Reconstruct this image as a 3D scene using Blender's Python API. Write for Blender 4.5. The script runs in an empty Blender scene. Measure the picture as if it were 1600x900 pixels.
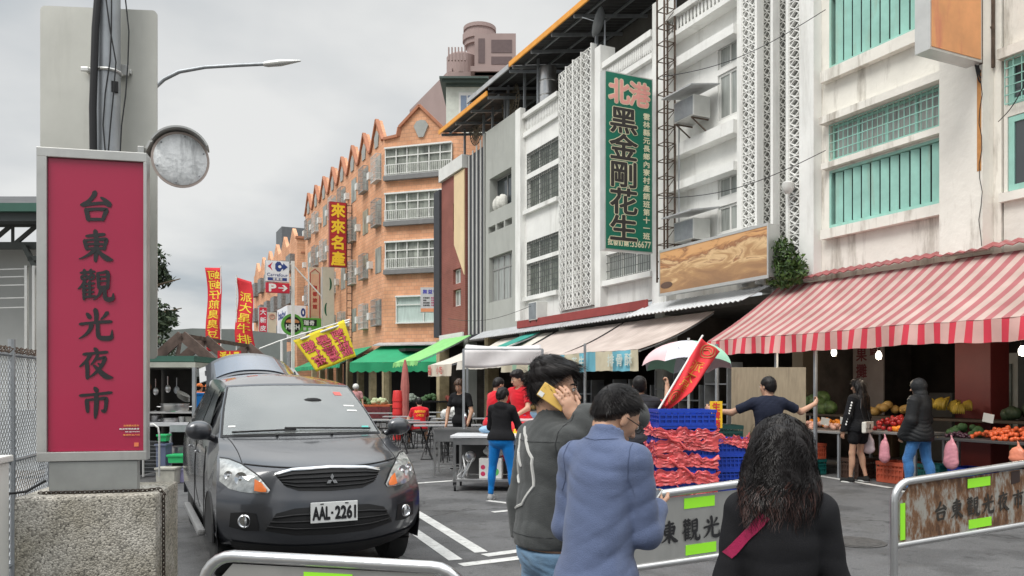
import bpy, bmesh, math, random
import numpy as np
from mathutils import Vector, Matrix, Euler
from mathutils.bvhtree import BVHTree
R = math.radians
random.seed(7); rng = np.random.default_rng(7)
scene = bpy.context.scene
COL = scene.collection

# ------------------------------------------------------------------ camera
F, TH, H, Y0 = 1255.0, R(25.55), 1.55, 606.0      # focal length in px of a 1600 px frame, yaw, eye height, horizon row
cd = bpy.data.cameras.new('camera'); cam = bpy.data.objects.new('camera', cd); COL.objects.link(cam)
cam.location = (0, 0, H); cam.rotation_euler = (R(90), 0, -TH)
cd.sensor_width = 36; cd.lens = 36 * F / 1600; cd.shift_y = (Y0 - 450) / 1600
cd.clip_start = .05; cd.clip_end = 2000
scene.camera = cam
# ------------------------------------------------------------------ overcast sky
SUN_EL, SUN_AZ = R(52), R(248)          # azimuth clockwise from +Y
w = bpy.data.worlds.new('World'); scene.world = w; w.use_nodes = True
nt = w.node_tree; nt.nodes.clear()
def N(t, **k):
    n = nt.nodes.new(t)
    for a, b in k.items(): setattr(n, a, b)
    return n
L = nt.links.new
sky = N('ShaderNodeTexSky', sky_type='NISHITA', sun_disc=False, sun_elevation=SUN_EL, sun_rotation=SUN_AZ)
tc = N('ShaderNodeTexCoord'); sep = N('ShaderNodeSeparateXYZ'); L(tc.outputs['Generated'], sep.inputs[0])
zz = N('ShaderNodeMath', operation='MAXIMUM'); L(sep.outputs['Z'], zz.inputs[0]); zz.inputs[1].default_value = 0
za = N('ShaderNodeMath', operation='ADD'); L(zz.outputs[0], za.inputs[0]); za.inputs[1].default_value = .22
dx = N('ShaderNodeMath', operation='DIVIDE'); L(sep.outputs['X'], dx.inputs[0]); L(za.outputs[0], dx.inputs[1])
dy = N('ShaderNodeMath', operation='DIVIDE'); L(sep.outputs['Y'], dy.inputs[0]); L(za.outputs[0], dy.inputs[1])
cmb = N('ShaderNodeCombineXYZ'); L(dx.outputs[0], cmb.inputs[0]); L(dy.outputs[0], cmb.inputs[1])
n1 = N('ShaderNodeTexNoise'); n1.inputs['Scale'].default_value = .75; n1.inputs['Detail'].default_value = 6; n1.inputs['Roughness'].default_value = .48
L(cmb.outputs[0], n1.inputs['Vector'])
cr = N('ShaderNodeValToRGB'); L(n1.outputs['Fac'], cr.inputs[0])
e = cr.color_ramp.elements
e[0].position = .40; e[0].color = (3.6, 4.0, 4.3, 1); e[1].position = .57; e[1].color = (6.8, 6.82, 6.7, 1)
m_ = e.new(.48); m_.color = (5.4, 5.55, 5.6, 1)
# brighter towards the zenith, as an overcast sky is
zr = N('ShaderNodeMapRange'); L(sep.outputs['Z'], zr.inputs[0]); zr.inputs[1].default_value = .45; zr.inputs[2].default_value = 1.0; zr.inputs[3].default_value = 1.0; zr.inputs[4].default_value = 4.2
vm = N('ShaderNodeVectorMath', operation='SCALE'); L(cr.outputs[0], vm.inputs[0]); L(zr.outputs[0], vm.inputs['Scale'])
mx = N('ShaderNodeMix', data_type='RGBA'); mx.inputs[0].default_value = .94
L(sky.outputs[0], mx.inputs[6]); L(vm.outputs[0], mx.inputs[7])
bg = N('ShaderNodeBackground'); bg.inputs[1].default_value = .1; L(mx.outputs[2], bg.inputs[0])
ow = N('ShaderNodeOutputWorld'); L(bg.outputs[0], ow.inputs[0])
sd = bpy.data.lights.new('sun', 'SUN'); sd.energy = 1.5; sd.angle = R(25); sd.color = (1, .96, .9)
so = bpy.data.objects.new('sun', sd); COL.objects.link(so)
sv = Vector((math.sin(SUN_AZ) * math.cos(SUN_EL), math.cos(SUN_AZ) * math.cos(SUN_EL), math.sin(SUN_EL)))
so.rotation_euler = sv.to_track_quat('Z', 'Y').to_euler(); so.location = (-10, -5, 20)
scene.view_settings.view_transform = 'Standard'; scene.view_settings.look = 'None'
scene.view_settings.exposure = .3; scene.view_settings.gamma = 1
try: scene.view_settings.use_curve_mapping = False
except Exception: pass
scene.cycles.max_bounces = 6; scene.cycles.diffuse_bounces = 3; scene.cycles.transparent_max_bounces = 8

# ------------------------------------------------------------------ where things stand (measured off the photograph, metres)
cT, sT = math.cos(TH), math.sin(TH)
def W(px, py, d):            # point seen at (px,py) at depth d
    r = (px - 800) / F * d
    return Vector((d * sT + r * cT, d * cT - r * sT, H + (Y0 - py) * d / F))
def G(px, py): 
    d = F * H / (py - Y0); v = W(px, py, d); v.z = 0; return v
def dX(px, X): return X / (sT + (px - 800) / F * cT)
def dY(px, Y): return Y / (cT - (px - 800) / F * sT)
def FX(px, py, X=12.5):      # point on a plane of the street front
    return W(px, py, dX(px, X))
def FYp(px, py, Y): return W(px, py, dY(px, Y))

# ------------------------------------------------------------------ materials
MATS = {}
def pm(name, col, rough=.7, metal=0, var=.12, vs=3.0, bump=0, bs=30.0, dirt=None, dscale=1.2, damt=.5, coat=0, trans=0, alpha=1, spec=.5, stretch=None, emit=0, sheen=0):
    if name in MATS: return MATS[name]
    m = bpy.data.materials.new(name); m.use_nodes = True; MATS[name] = m
    t = m.node_tree; b = t.nodes['Principled BSDF']; nn = t.nodes.new; l = t.links.new
    b.inputs['Roughness'].default_value = rough; b.inputs['Metallic'].default_value = metal
    b.inputs['Coat Weight'].default_value = coat; b.inputs['Coat Roughness'].default_value = .06
    b.inputs['Transmission Weight'].default_value = trans; b.inputs['Alpha'].default_value = alpha
    b.inputs['Specular IOR Level'].default_value = spec
    if sheen: b.inputs['Sheen Weight'].default_value = sheen
    co = nn('ShaderNodeTexCoord'); mp = nn('ShaderNodeMapping'); l(co.outputs['Object'], mp.inputs[0])
    if stretch: mp.inputs['Scale'].default_value = stretch
    c4 = (*col, 1)
    n = nn('ShaderNodeTexNoise'); n.inputs['Scale'].default_value = vs; n.inputs['Detail'].default_value = 5; n.inputs['Roughness'].default_value = .6
    l(mp.outputs[0], n.inputs['Vector'])
    r = nn('ShaderNodeValToRGB'); l(n.outputs['Fac'], r.inputs[0])
    r.color_ramp.elements[0].position = .3; r.color_ramp.elements[1].position = .7
    r.color_ramp.elements[0].color = tuple(max(0, c * (1 - var)) for c in col) + (1,)
    r.color_ramp.elements[1].color = tuple(min(1, c * (1 + var * .6)) for c in col) + (1,)
    out = r.outputs[0]
    if dirt:
        n2 = nn('ShaderNodeTexNoise'); n2.inputs['Scale'].default_value = dscale; n2.inputs['Detail'].default_value = 8; n2.inputs['Roughness'].default_value = .68
        mp2 = nn('ShaderNodeMapping'); mp2.inputs['Scale'].default_value = (1.7, 1.7, .26) if not stretch else stretch; l(co.outputs['Object'], mp2.inputs[0]); l(mp2.outputs[0], n2.inputs['Vector'])
        r2 = nn('ShaderNodeValToRGB'); l(n2.outputs['Fac'], r2.inputs[0])
        r2.color_ramp.elements[0].position = .52; r2.color_ramp.elements[0].color = (0, 0, 0, 1)
        r2.color_ramp.elements[1].position = .72; r2.color_ramp.elements[1].color = (damt, damt, damt, 1)
        x = nn('ShaderNodeMix'); x.data_type = 'RGBA'; l(r2.outputs[0], x.inputs[0]); l(out, x.inputs[6]); x.inputs[7].default_value = (*dirt, 1)
        out = x.outputs[2]
    l(out, b.inputs['Base Color'])
    if bump:
        n3 = nn('ShaderNodeTexNoise'); n3.inputs['Scale'].default_value = bs; n3.inputs['Detail'].default_value = 4; l(mp.outputs[0], n3.inputs['Vector'])
        bp = nn('ShaderNodeBump'); bp.inputs['Strength'].default_value = bump; bp.inputs['Distance'].default_value = .02
        l(n3.outputs['Fac'], bp.inputs['Height']); l(bp.outputs[0], b.inputs['Normal'])
    if emit:
        b.inputs['Emission Color'].default_value = c4; b.inputs['Emission Strength'].default_value = emit
    return m
def stripes(name, c1, c2, period, axis='Y', rough=.8, off=0, duty=.5, fade=None):
    if name in MATS: return MATS[name]
    m = pm(name, c1, rough, var=.1); t = m.node_tree; b = t.nodes['Principled BSDF']; nn = t.nodes.new; l = t.links.new
    co = nn('ShaderNodeTexCoord'); s = nn('ShaderNodeSeparateXYZ'); l(co.outputs['Object'], s.inputs[0])
    a = nn('ShaderNodeMath'); a.operation = 'MULTIPLY_ADD'; l(s.outputs[axis], a.inputs[0]); a.inputs[1].default_value = 1 / period; a.inputs[2].default_value = off + 50
    fr = nn('ShaderNodeMath'); fr.operation = 'FRACT'; l(a.outputs[0], fr.inputs[0])
    g = nn('ShaderNodeMath'); g.operation = 'GREATER_THAN'; l(fr.outputs[0], g.inputs[0]); g.inputs[1].default_value = duty
    n = nn('ShaderNodeTexNoise'); n.inputs['Scale'].default_value = 2; n.inputs['Detail'].default_value = 6; l(co.outputs['Object'], n.inputs['Vector'])
    x = nn('ShaderNodeMix'); x.data_type = 'RGBA'; l(g.outputs[0], x.inputs[0]); x.inputs[6].default_value = (*c1, 1); x.inputs[7].default_value = (*c2, 1)
    r = nn('ShaderNodeValToRGB'); l(n.outputs['Fac'], r.inputs[0]); r.color_ramp.elements[0].position = .3; r.color_ramp.elements[0].color = (.72, .7, .68, 1); r.color_ramp.elements[1].position = .7; r.color_ramp.elements[1].color = (1, 1, 1, 1)
    y = nn('ShaderNodeMix'); y.data_type = 'RGBA'; y.blend_type = 'MULTIPLY'; y.inputs[0].default_value = 1; l(x.outputs[2], y.inputs[6]); l(r.outputs[0], y.inputs[7])
    l(y.outputs[2], b.inputs['Base Color']); return m
def tiles(name, c1, c2, mortar, bw, bh, rough=.8, msize=.012, off=.5, vec='YZ'):
    if name in MATS: return MATS[name]
    m = pm(name, c1, rough, bump=.2); t = m.node_tree; b = t.nodes['Principled BSDF']; nn = t.nodes.new; l = t.links.new
    co = nn('ShaderNodeTexCoord'); s = nn('ShaderNodeSeparateXYZ'); l(co.outputs['Object'], s.inputs[0])
    c = nn('ShaderNodeCombineXYZ')
    if vec == 'S':    # any upright wall
        a = nn('ShaderNodeMath'); a.operation = 'SUBTRACT'; l(s.outputs['Y'], a.inputs[0]); l(s.outputs['X'], a.inputs[1]); l(a.outputs[0], c.inputs[0]); l(s.outputs['Z'], c.inputs[1])
    elif vec == 'XY': l(s.outputs['X'], c.inputs[0]); l(s.outputs['Y'], c.inputs[1])
    else: l(s.outputs['Y'], c.inputs[0]); l(s.outputs['Z'], c.inputs[1])
    k = nn('ShaderNodeTexBrick'); l(c.outputs[0], k.inputs[0]); k.offset = off
    k.inputs['Color1'].default_value = (*c1, 1); k.inputs['Color2'].default_value = (*c2, 1); k.inputs['Mortar'].default_value = (*mortar, 1)
    k.inputs['Scale'].default_value = 1; k.inputs['Mortar Size'].default_value = msize; k.inputs['Brick Width'].default_value = bw; k.inputs['Row Height'].default_value = bh
    n = nn('ShaderNodeTexNoise'); n.inputs['Scale'].default_value = .8; n.inputs['Detail'].default_value = 7; l(co.outputs['Object'], n.inputs['Vector'])
    r = nn('ShaderNodeValToRGB'); l(n.outputs['Fac'], r.inputs[0]); r.color_ramp.elements[0].position = .3; r.color_ramp.elements[0].color = (.7, .68, .66, 1); r.color_ramp.elements[1].position = .65; r.color_ramp.elements[1].color = (1, 1, 1, 1)
    y = nn('ShaderNodeMix'); y.data_type = 'RGBA'; y.blend_type = 'MULTIPLY'; y.inputs[0].default_value = 1; l(k.outputs[0], y.inputs[6]); l(r.outputs[0], y.inputs[7])
    l(y.outputs[2], b.inputs['Base Color']); return m

# ------------------------------------------------------------------ mesh builder
SPLIT = {'ledge','column','rafter','rafters','parapet','coping','eaves','louvre_frame','reflective_tape','bracket','frame_posts','standpipe','recess_panel','truss','rail','rivets','shop_interior_wall'}
class MB:
    def __init__(s): s.v = []; s.f = []; s.m = []; s.mi = 0
    def add(s, vs, fs, mi=None):
        o = len(s.v); s.v += [tuple(q) for q in vs]
        for f in fs: s.f.append(tuple(i + o for i in f)); s.m.append(s.mi if mi is None else mi)
        return s
    def box(s, x0, x1, y0, y1, z0, z1, mi=None):
        if x0 > x1: x0, x1 = x1, x0
        if y0 > y1: y0, y1 = y1, y0
        if z0 > z1: z0, z1 = z1, z0
        v = [(x0,y0,z0),(x1,y0,z0),(x1,y1,z0),(x0,y1,z0),(x0,y0,z1),(x1,y0,z1),(x1,y1,z1),(x0,y1,z1)]
        return s.add(v, [(3,2,1,0),(4,5,6,7),(0,1,5,4),(1,2,6,5),(2,3,7,6),(3,0,4,7)], mi)
    def bbox(s, x0, x1, y0, y1, z0, z1, b=.01, mi=None):     # box with chamfered edges
        bm = bmesh.new(); M = Matrix.Translation(((x0+x1)/2, (y0+y1)/2, (z0+z1)/2)) @ Matrix.Diagonal((abs(x1-x0), abs(y1-y0), abs(z1-z0), 1))
        bmesh.ops.create_cube(bm, size=1, matrix=M)
        b = min(b, abs(x1-x0)*.45, abs(y1-y0)*.45, abs(z1-z0)*.45)
        bmesh.ops.bevel(bm, geom=bm.edges[:], offset=b, segments=2, affect='EDGES', profile=.6)
        bm.verts.index_update(); s.add([v.co[:] for v in bm.verts], [[v.index for v in f.verts] for f in bm.faces], mi); bm.free(); return s
    def obox(s, p0, p1, w, h, mi=None, up=(0,0,1)):      # bar from p0 to p1, width w (sideways), height h (up)
        p0 = Vector(p0); p1 = Vector(p1); d = (p1 - p0).normalized(); u = Vector(up)
        if abs(d.dot(u)) > .95: u = Vector((0,1,0)) if abs(d.y) < .9 else Vector((1,0,0))
        sd_ = d.cross(u).normalized(); u = sd_.cross(d)
        v = []
        for p in (p0, p1):
            for a, b in ((-1,-1),(1,-1),(1,1),(-1,1)): v.append(p + sd_ * a * w / 2 + u * b * h / 2)
        return s.add(v, [(0,1,2,3),(7,6,5,4),(0,4,5,1),(1,5,6,2),(2,6,7,3),(3,7,4,0)], mi)
    def tube(s, pts, r, n=8, mi=None, closed=False, cap=True):
        P = [Vector(p) for p in pts]; m = len(P); rr = r if isinstance(r, (list, tuple)) else [r] * m
        o = len(s.v); prev = None
        for i in range(m):
            if closed: t = (P[(i+1) % m] - P[i-1])
            else: t = P[min(i+1, m-1)] - P[max(i-1, 0)]
            t = t.normalized() if t.length > 1e-9 else Vector((0,0,1))
            if prev is None:
                a = Vector((0,0,1)) if abs(t.z) < .9 else Vector((1,0,0)); u = t.cross(a).normalized()
            else:
                u = (prev - t * prev.dot(t)); u = u.normalized() if u.length > 1e-6 else t.orthogonal().normalized()
            prev = u; b = t.cross(u)
            for k in range(n):
                a = 2 * math.pi * k / n; s.v.append(tuple(P[i] + (u * math.cos(a) + b * math.sin(a)) * rr[i]))
        q = s.mi if mi is None else mi
        for i in range(m if closed else m - 1):
            for k in range(n):
                a = o + i*n + k; b = o + i*n + (k+1) % n; c = o + ((i+1) % m)*n + (k+1) % n; d = o + ((i+1) % m)*n + k
                s.f.append((a, b, c, d)); s.m.append(q)
        if cap and not closed:
            s.f.append(tuple(o + k for k in range(n))[::-1]); s.m.append(q); s.f.append(tuple(o + (m-1)*n + k for k in range(n))); s.m.append(q)
        return s
    def cyl(s, c, r, h, n=16, mi=None, r2=None, axis=(0,0,1)):
        c = Vector(c); return s.tube([c, c + Vector(axis) * h], [r, r if r2 is None else r2], n, mi)
    def lathe(s, prof, c=(0,0,0), n=16, mi=None, axis=None):   # prof: [(r,z)]
        o = len(s.v); c = Vector(c); M = Vector(axis).to_track_quat('Z','Y').to_matrix() if axis else Matrix.Identity(3)
        for r, z in prof:
            for k in range(n):
                a = 2*math.pi*k/n; s.v.append(tuple(c + M @ Vector((r*math.cos(a), r*math.sin(a), z))))
        q = s.mi if mi is None else mi
        for i in range(len(prof)-1):
            for k in range(n):
                s.f.append((o+i*n+k, o+i*n+(k+1)%n, o+(i+1)*n+(k+1)%n, o+(i+1)*n+k)); s.m.append(q)
        s.f.append(tuple(o+k for k in range(n))[::-1]); s.m.append(q); s.f.append(tuple(o+(len(prof)-1)*n+k for k in range(n))); s.m.append(q)
        return s
    def ell(s, c, r, n=12, m=8, mi=None, M=None):
        r = (r, r, r) if not isinstance(r, (tuple, list)) else r
        o = len(s.v); c = Vector(c); q = s.mi if mi is None else mi
        for i in range(1, m):
            t = math.pi*i/m
            for k in range(n):
                a = 2*math.pi*k/n; p = Vector((r[0]*math.sin(t)*math.cos(a), r[1]*math.sin(t)*math.sin(a), -r[2]*math.cos(t)))
                if M: p = M @ p
                s.v.append(tuple(c + p))
        e0 = Vector((0,0,-r[2])); e1 = Vector((0,0,r[2]))
        if M: e0 = M @ e0; e1 = M @ e1
        s.v.append(tuple(c+e0)); s.v.append(tuple(c+e1)); b0 = o+(m-1)*n
        for i in range(m-2):
            for k in range(n): s.f.append((o+i*n+k, o+i*n+(k+1)%n, o+(i+1)*n+(k+1)%n, o+(i+1)*n+k)); s.m.append(q)
        for k in range(n):
            s.f.append((b0, o+(k+1)%n, o+k)); s.m.append(q); s.f.append((b0+1, o+(m-2)*n+k, o+(m-2)*n+(k+1)%n)); s.m.append(q)
        return s
    def prism(s, poly, fn, t0, t1, mi=None):   # poly in (a,b); fn(a,b,t)->xyz ; extruded from t0 to t1
        n = len(poly); v = [fn(a, b, t0) for a, b in poly] + [fn(a, b, t1) for a, b in poly]
        return s.add(v, [tuple(range(n))[::-1], tuple(range(n, 2*n))] + [(i, (i+1)%n, n+(i+1)%n, n+i) for i in range(n)], mi)
    def sheet(s, fn, nu, nv, th=.004, mi=None):   # fn(u,v)->Vector, closed thin slab
        P = [[Vector(fn(i/nu, j/nv)) for j in range(nv+1)] for i in range(nu+1)]
        def nrm(i, j):
            a = P[min(i+1,nu)][j] - P[max(i-1,0)][j]; b = P[i][min(j+1,nv)] - P[i][max(j-1,0)]; c = a.cross(b); return c.normalized() if c.length > 1e-12 else Vector((0,0,1))
        o = len(s.v); q = s.mi if mi is None else mi; w_ = nv+1; K = (nu+1)*w_
        NN = [[nrm(i, j) for j in range(nv+1)] for i in range(nu+1)]
        for sg in (.5, -.5):
            for i in range(nu+1):
                for j in range(nv+1): s.v.append(tuple(P[i][j] + NN[i][j]*th*sg))
        for i in range(nu):
            for j in range(nv):
                a = o+i*w_+j; s.f.append((a, a+w_, a+w_+1, a+1)); s.m.append(q); b = a+K; s.f.append((b, b+1, b+w_+1, b+w_)); s.m.append(q)
        for i in range(nu):
            for j in (0, nv):
                a = o+i*w_+j; f = (a, a+K, a+K+w_, a+w_); s.f.append(f if j == 0 else f[::-1]); s.m.append(q)
        for j in range(nv):
            for i in (0, nu):
                a = o+i*w_+j; f = (a, a+1, a+1+K, a+K); s.f.append(f if i == 0 else f[::-1]); s.m.append(q)
        return s
    def build(s, name, mats, parent=None, smooth=False, world=False, subd=0):
        if name in SPLIT and parent is not None:
            p = list(range(len(s.v)))
            def fd(i):
                while p[i] != i: p[i] = p[p[i]]; i = p[i]
                return i
            for f in s.f:
                for q in f[1:]: p[fd(q)] = fd(f[0])
            gr = {}
            for f, mi in zip(s.f, s.m): gr.setdefault(fd(f[0]), []).append((f, mi))
            if len(gr) > 1:
                out = None
                for k in gr:
                    ids = sorted({i for f, _ in gr[k] for i in f}); mp = {a: b for b, a in enumerate(ids)}; n = MB(); n.v = [s.v[i] for i in ids]; n.f = [tuple(mp[i] for i in f) for f, _ in gr[k]]; n.m = [mi for _, mi in gr[k]]
                    o = n.build(name+' ', mats, parent, smooth, world, subd); out = out or o
                return out
        name = name.strip()
        me = bpy.data.meshes.new(name)
        vs = s.v
        if world and parent is not None:
            Mi = PW(parent).inverted(); vs = [tuple(Mi @ Vector(q)) for q in vs]
        me.from_pydata(vs, [], s.f)
        mats = mats if isinstance(mats, (list, tuple)) else [mats]
        for m in mats: me.materials.append(m)
        if len(mats) > 1: me.polygons.foreach_set('material_index', s.m)
        if smooth is not False:
            me.polygons.foreach_set('use_smooth', [True]*len(me.polygons))
            if smooth is not True: me.set_sharp_from_angle(angle=R(smooth))
        me.update()
        o = bpy.data.objects.new(name, me); COL.objects.link(o)
        if parent is not None: o.parent = parent
        if subd:
            md = o.modifiers.new('s', 'SUBSURF'); md.levels = md.render_levels = subd
        return o
def PW(o):
    M = o.matrix_basis.copy(); p = o.parent
    while p is not None: M = p.matrix_basis @ M; p = p.parent
    return M
def tag(o, label, cat, group=None, kind=None):
    if label: o['label'] = label
    if cat: o['category'] = cat
    if group: o['group'] = group
    if kind: o['kind'] = kind
    return o
def thing(name, label, cat, loc=(0,0,0), rz=0, group=None):
    o = bpy.data.objects.new(name, None); COL.objects.link(o); o.empty_display_size = .2
    o.location = loc; o.rotation_euler = (0, 0, rz); tag(o, label, cat, group); return o
KIDS = {}
def copy_tree(o, loc=None, rz=None, label=None, scale=None, group=None, par=None):
    c = o.copy(); COL.objects.link(c)
    if par is not None: c.parent = par
    if loc is not None: c.location = loc
    if rz is not None: c.rotation_euler = (0, 0, rz)
    if scale is not None: c.scale = (scale,)*3 if not isinstance(scale, tuple) else scale
    if label: c['label'] = label
    if group: c['group'] = group
    for ch in [q for q in bpy.data.objects if q.parent == o]: copy_tree(ch, par=c)
    return c
def struct(o, cat=None): o['kind'] = 'structure'; return o

# ------------------------------------------------------------------ writing
GC = {}
def glyph(ch, bold=0.0):
    k = (ch, bold)
    if k in GC: return GC[k]
    cu = bpy.data.curves.new('t', 'FONT'); cu.body = ch; cu.size = 1; cu.offset = bold; cu.resolution_u = 3; cu.fill_mode = 'FRONT'
    ob = bpy.data.objects.new('t', cu); COL.objects.link(ob)
    bpy.context.view_layer.update()
    me = bpy.data.meshes.new_from_object(ob.evaluated_get(bpy.context.evaluated_depsgraph_get()))
    vs = [v.co[:2] for v in me.vertices]; fs = [tuple(p.vertices) for p in me.polygons]
    bpy.data.objects.remove(ob); bpy.data.curves.remove(cu); bpy.data.meshes.remove(me)
    xs = [v[0] for v in vs]; ys = [v[1] for v in vs]
    bb = (min(xs), max(xs), min(ys), max(ys)) if vs else (0, 1, 0, 1)
    GC[k] = (vs, fs, bb); return GC[k]
def put(mb, ch, fr, cx, cy, w, h, bold=0, lift=.004, mi=0, flip=False, cjk=True, surf=None):
    """one character or word centred at (cx,cy) of frame fr=(origin,right,up); w,h of its box"""
    vs, fs, bb = glyph(ch, 0); o, r, u = fr; n = r.cross(u)
    if cjk: x0, y0, sx, sy = .5, .38, w, h
    else: x0, y0 = (bb[0]+bb[1])/2, (bb[2]+bb[3])/2; sx = w/max(1e-6, bb[1]-bb[0]); sy = h/max(1e-6, bb[3]-bb[2])
    s = -1 if flip else 1
    offs = [(0, 0)] if not bold else [(bold*math.cos(q*math.pi/4), bold*math.sin(q*math.pi/4)) for q in range(8)]
    if not cjk: offs = [(a*h/sx, b) for a, b in offs] if sx else offs
    for k, (ox, oy) in enumerate(offs):
        out = []; lf = lift + k*.00025
        for x, y in vs:
            a = cx + s*(x+ox-x0)*sx; b = cy + (y+oy-y0)*sy
            out.append(surf(a, b, lf) if surf else o + r*a + u*b + n*lf)
        mb.add(out, fs if not flip else [f[::-1] for f in fs], mi)
def column(mb, text, fr, cx, top, w, h, pitch, **k):
    for i, c in enumerate(text):
        if c != ' ': put(mb, c, fr, cx, top - pitch*(i+.5), w, h, **k)
def row(mb, text, fr, left, cy, w, h, pitch, **k):
    for i, c in enumerate(text):
        if c != ' ': put(mb, c, fr, left + pitch*(i+.5), cy, w, h, **k)
# brush characters, drawn stroke by stroke: x,y in 0..100, width
BR = {
'台': [[(48,98,9),(44,84,8),(30,66,7),(14,56,6),(6,52,3)],[(10,52,7),(40,58,6),(70,62,6),(84,58,5)],[(64,80,4),(76,72,7),(88,58,10),(92,52,5)],[(22,42,8),(26,24,8),(30,4,8)],[(24,38,7),(52,42,6),(76,42,7),(80,38,8),(74,20,7),(70,6,6)],[(30,8,6),(50,9,6),(72,10,5)]],
'東': [[(22,80,5),(48,84,6),(76,88,6)],[(48,100,8),(52,70,8),(51,30,8),(49,0,6)],[(18,68,7),(22,50,7),(26,36,6)],[(20,66,5),(50,70,5),(76,72,7),(80,68,7),(76,50,6),(74,38,6)],[(26,54,5),(50,56,5),(74,56,5)],[(28,40,5),(50,42,5),(74,42,5)],[(48,38,7),(34,24,6),(16,12,4),(2,6,2)],[(54,38,5),(68,22,8),(84,10,10),(100,6,3)]],
'觀': [[(6,88,5),(28,91,5),(48,93,5)],[(17,99,6),(19,82,5)],[(36,100,6),(36,83,5)],[(10,78,6),(12,66,5)],[(10,77,4),(24,79,5),(24,68,4)],[(12,67,4),(24,68,4)],[(31,78,6),(32,67,5)],[(31,78,4),(45,81,5),(44,69,4)],[(32,68,4),(44,69,4)],[(20,64,6),(12,48,5),(0,36,3)],[(16,52,6),(17,28,6),(17,2,5)],[(34,62,5),(32,54,5)],[(16,52,4),(34,54,5),(48,56,4)],[(18,39,4),(46,42,4)],[(18,26,4),(46,28,4)],[(18,11,4),(36,13,5),(50,15,4)],[(33,52,5),(34,32,5),(34,12,5)],[(56,90,6),(58,64,6),(60,38,6)],[(56,88,5),(70,90,5),(84,92,7),(86,64,6),(84,38,6)],[(60,76,4),(84,78,4)],[(60,62,4),(84,64,4)],[(60,44,5),(84,46,5)],[(66,42,7),(62,22,6),(50,8,4),(44,3,2)],[(76,42,7),(77,20,7),(80,7,8),(92,5,9),(100,10,7),(101,26,2)]],
'光': [[(48,100,8),(52,78,8),(50,54,6)],[(24,86,5),(32,74,8),(34,68,4)],[(84,90,8),(74,76,5),(64,66,3)],[(4,50,6),(30,54,5),(64,58,6),(96,60,6)],[(38,52,8),(34,34,7),(20,16,5),(2,4,2)],[(56,54,7),(56,26,7),(60,10,8),(76,6,9),(92,8,9),(96,14,6),(97,34,2)]],
'夜': [[(46,100,6),(54,90,8)],[(14,80,6),(48,84,5),(84,88,6)],[(36,82,7),(24,60,6),(4,40,3)],[(24,60,7),(26,34,7),(26,2,6)],[(56,78,6),(48,62,5),(36,46,3)],[(54,64,4),(72,70,6),(76,66,7),(66,42,6),(46,18,5),(30,6,2)],[(56,52,3),(66,44,6)],[(44,46,4),(60,28,8),(80,10,10),(100,6,3)]],
'市': [[(46,100,6),(54,88,9)],[(4,74,6),(46,78,5),(96,84,6)],[(24,62,7),(26,38,7),(27,20,5)],[(26,60,5),(54,63,5),(76,65,7),(80,60,7),(78,34,6),(74,24,7),(66,28,3)],[(51,82,7),(52,50,8),(50,18,7),(48,0,3)]],
}
def brush(mb, ch, fr, cx, cy, w, h, lift=.003, mi=0, fat=1.0):
    o, r, u = fr; n = r.cross(u)
    for si, st in enumerate(BR[ch]):
        # smooth the stroke
        P = []
        for i in range(len(st)-1):
            p0 = st[max(i-1,0)]; p1 = st[i]; p2 = st[i+1]; p3 = st[min(i+2, len(st)-1)]
            for t in (0, .25, .5, .75):
                P.append(tuple(.5*(2*a1 + (a2-a0)*t + (2*a0-5*a1+4*a2-a3)*t*t + (3*a1-a0-3*a2+a3)*t**3) for a0,a1,a2,a3 in zip(p0,p1,p2,p3)))
        P.append(st[-1]); Lp = []; Rp = []
        for i, p in enumerate(P):
            a = P[max(i-1,0)]; b = P[min(i+1,len(P)-1)]; tx, ty = b[0]-a[0], b[1]-a[1]; l = math.hypot(tx, ty) or 1
            k = p[2]*.62*fat * (.7 if i in (0, len(P)-1) else 1); Lp.append((p[0]-ty/l*k, p[1]+tx/l*k)); Rp.append((p[0]+ty/l*k, p[1]-tx/l*k))
        p = P[0]; q = P[1]; l = math.hypot(q[0]-p[0], q[1]-p[1]) or 1; s0 = (p[0]-(q[0]-p[0])/l*p[2]*.5, p[1]-(q[1]-p[1])/l*p[2]*.5)
        p = P[-1]; q = P[-2]; l = math.hypot(q[0]-p[0], q[1]-p[1]) or 1; s1 = (p[0]-(q[0]-p[0])/l*p[2]*.5, p[1]-(q[1]-p[1])/l*p[2]*.5)
        pts = [s0] + Rp + [s1] + Lp[::-1]; m = len(P)
        vs = [o + r*(cx+(x-50)/100*w) + u*(cy+(y-50)/100*h) + n*(lift+si*.0003) for x, y in pts]
        fs = [(0, 1, 2*m+1)] + [(1+i, 2+i, 2*m-i, 2*m+1-i) for i in range(m-1)] + [(m, m+1, m+2)]
        mb.add(vs, fs, mi)
# ------------------------------------------------------------------ common materials
WHITE = pm('white_paint_wall', (.85,.85,.82), .85, vs=1.1, var=.1, dirt=(.33,.31,.27), dscale=1.0, damt=.5, bump=.25, bs=14)
OLDWHITE = pm('weathered_white_wall', (.85,.82,.75), .88, vs=.9, var=.13, dirt=(.22,.18,.13), dscale=1.5, damt=.85, bump=.4, bs=9)
GREYW = pm('grey_render', (.42,.43,.4), .85, vs=1, var=.1, dirt=(.25,.25,.23), damt=.4, bump=.15)
ORANGE = tiles('orange_brick', (.80,.43,.25), (.72,.35,.19), (.55,.3,.19), .4, .2, vec='S', msize=.014)
REDTILE = tiles('red_brown_tile', (.32,.1,.075), (.28,.085,.065), (.3,.16,.13), .25, .08, vec='S', msize=.006)
CREAM = pm('cream_wall', (.8,.62,.38), .8, vs=1)
GLASS = pm('window_glass', (.05,.06,.065), .08, var=.3, vs=.6, spec=.8)
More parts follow.
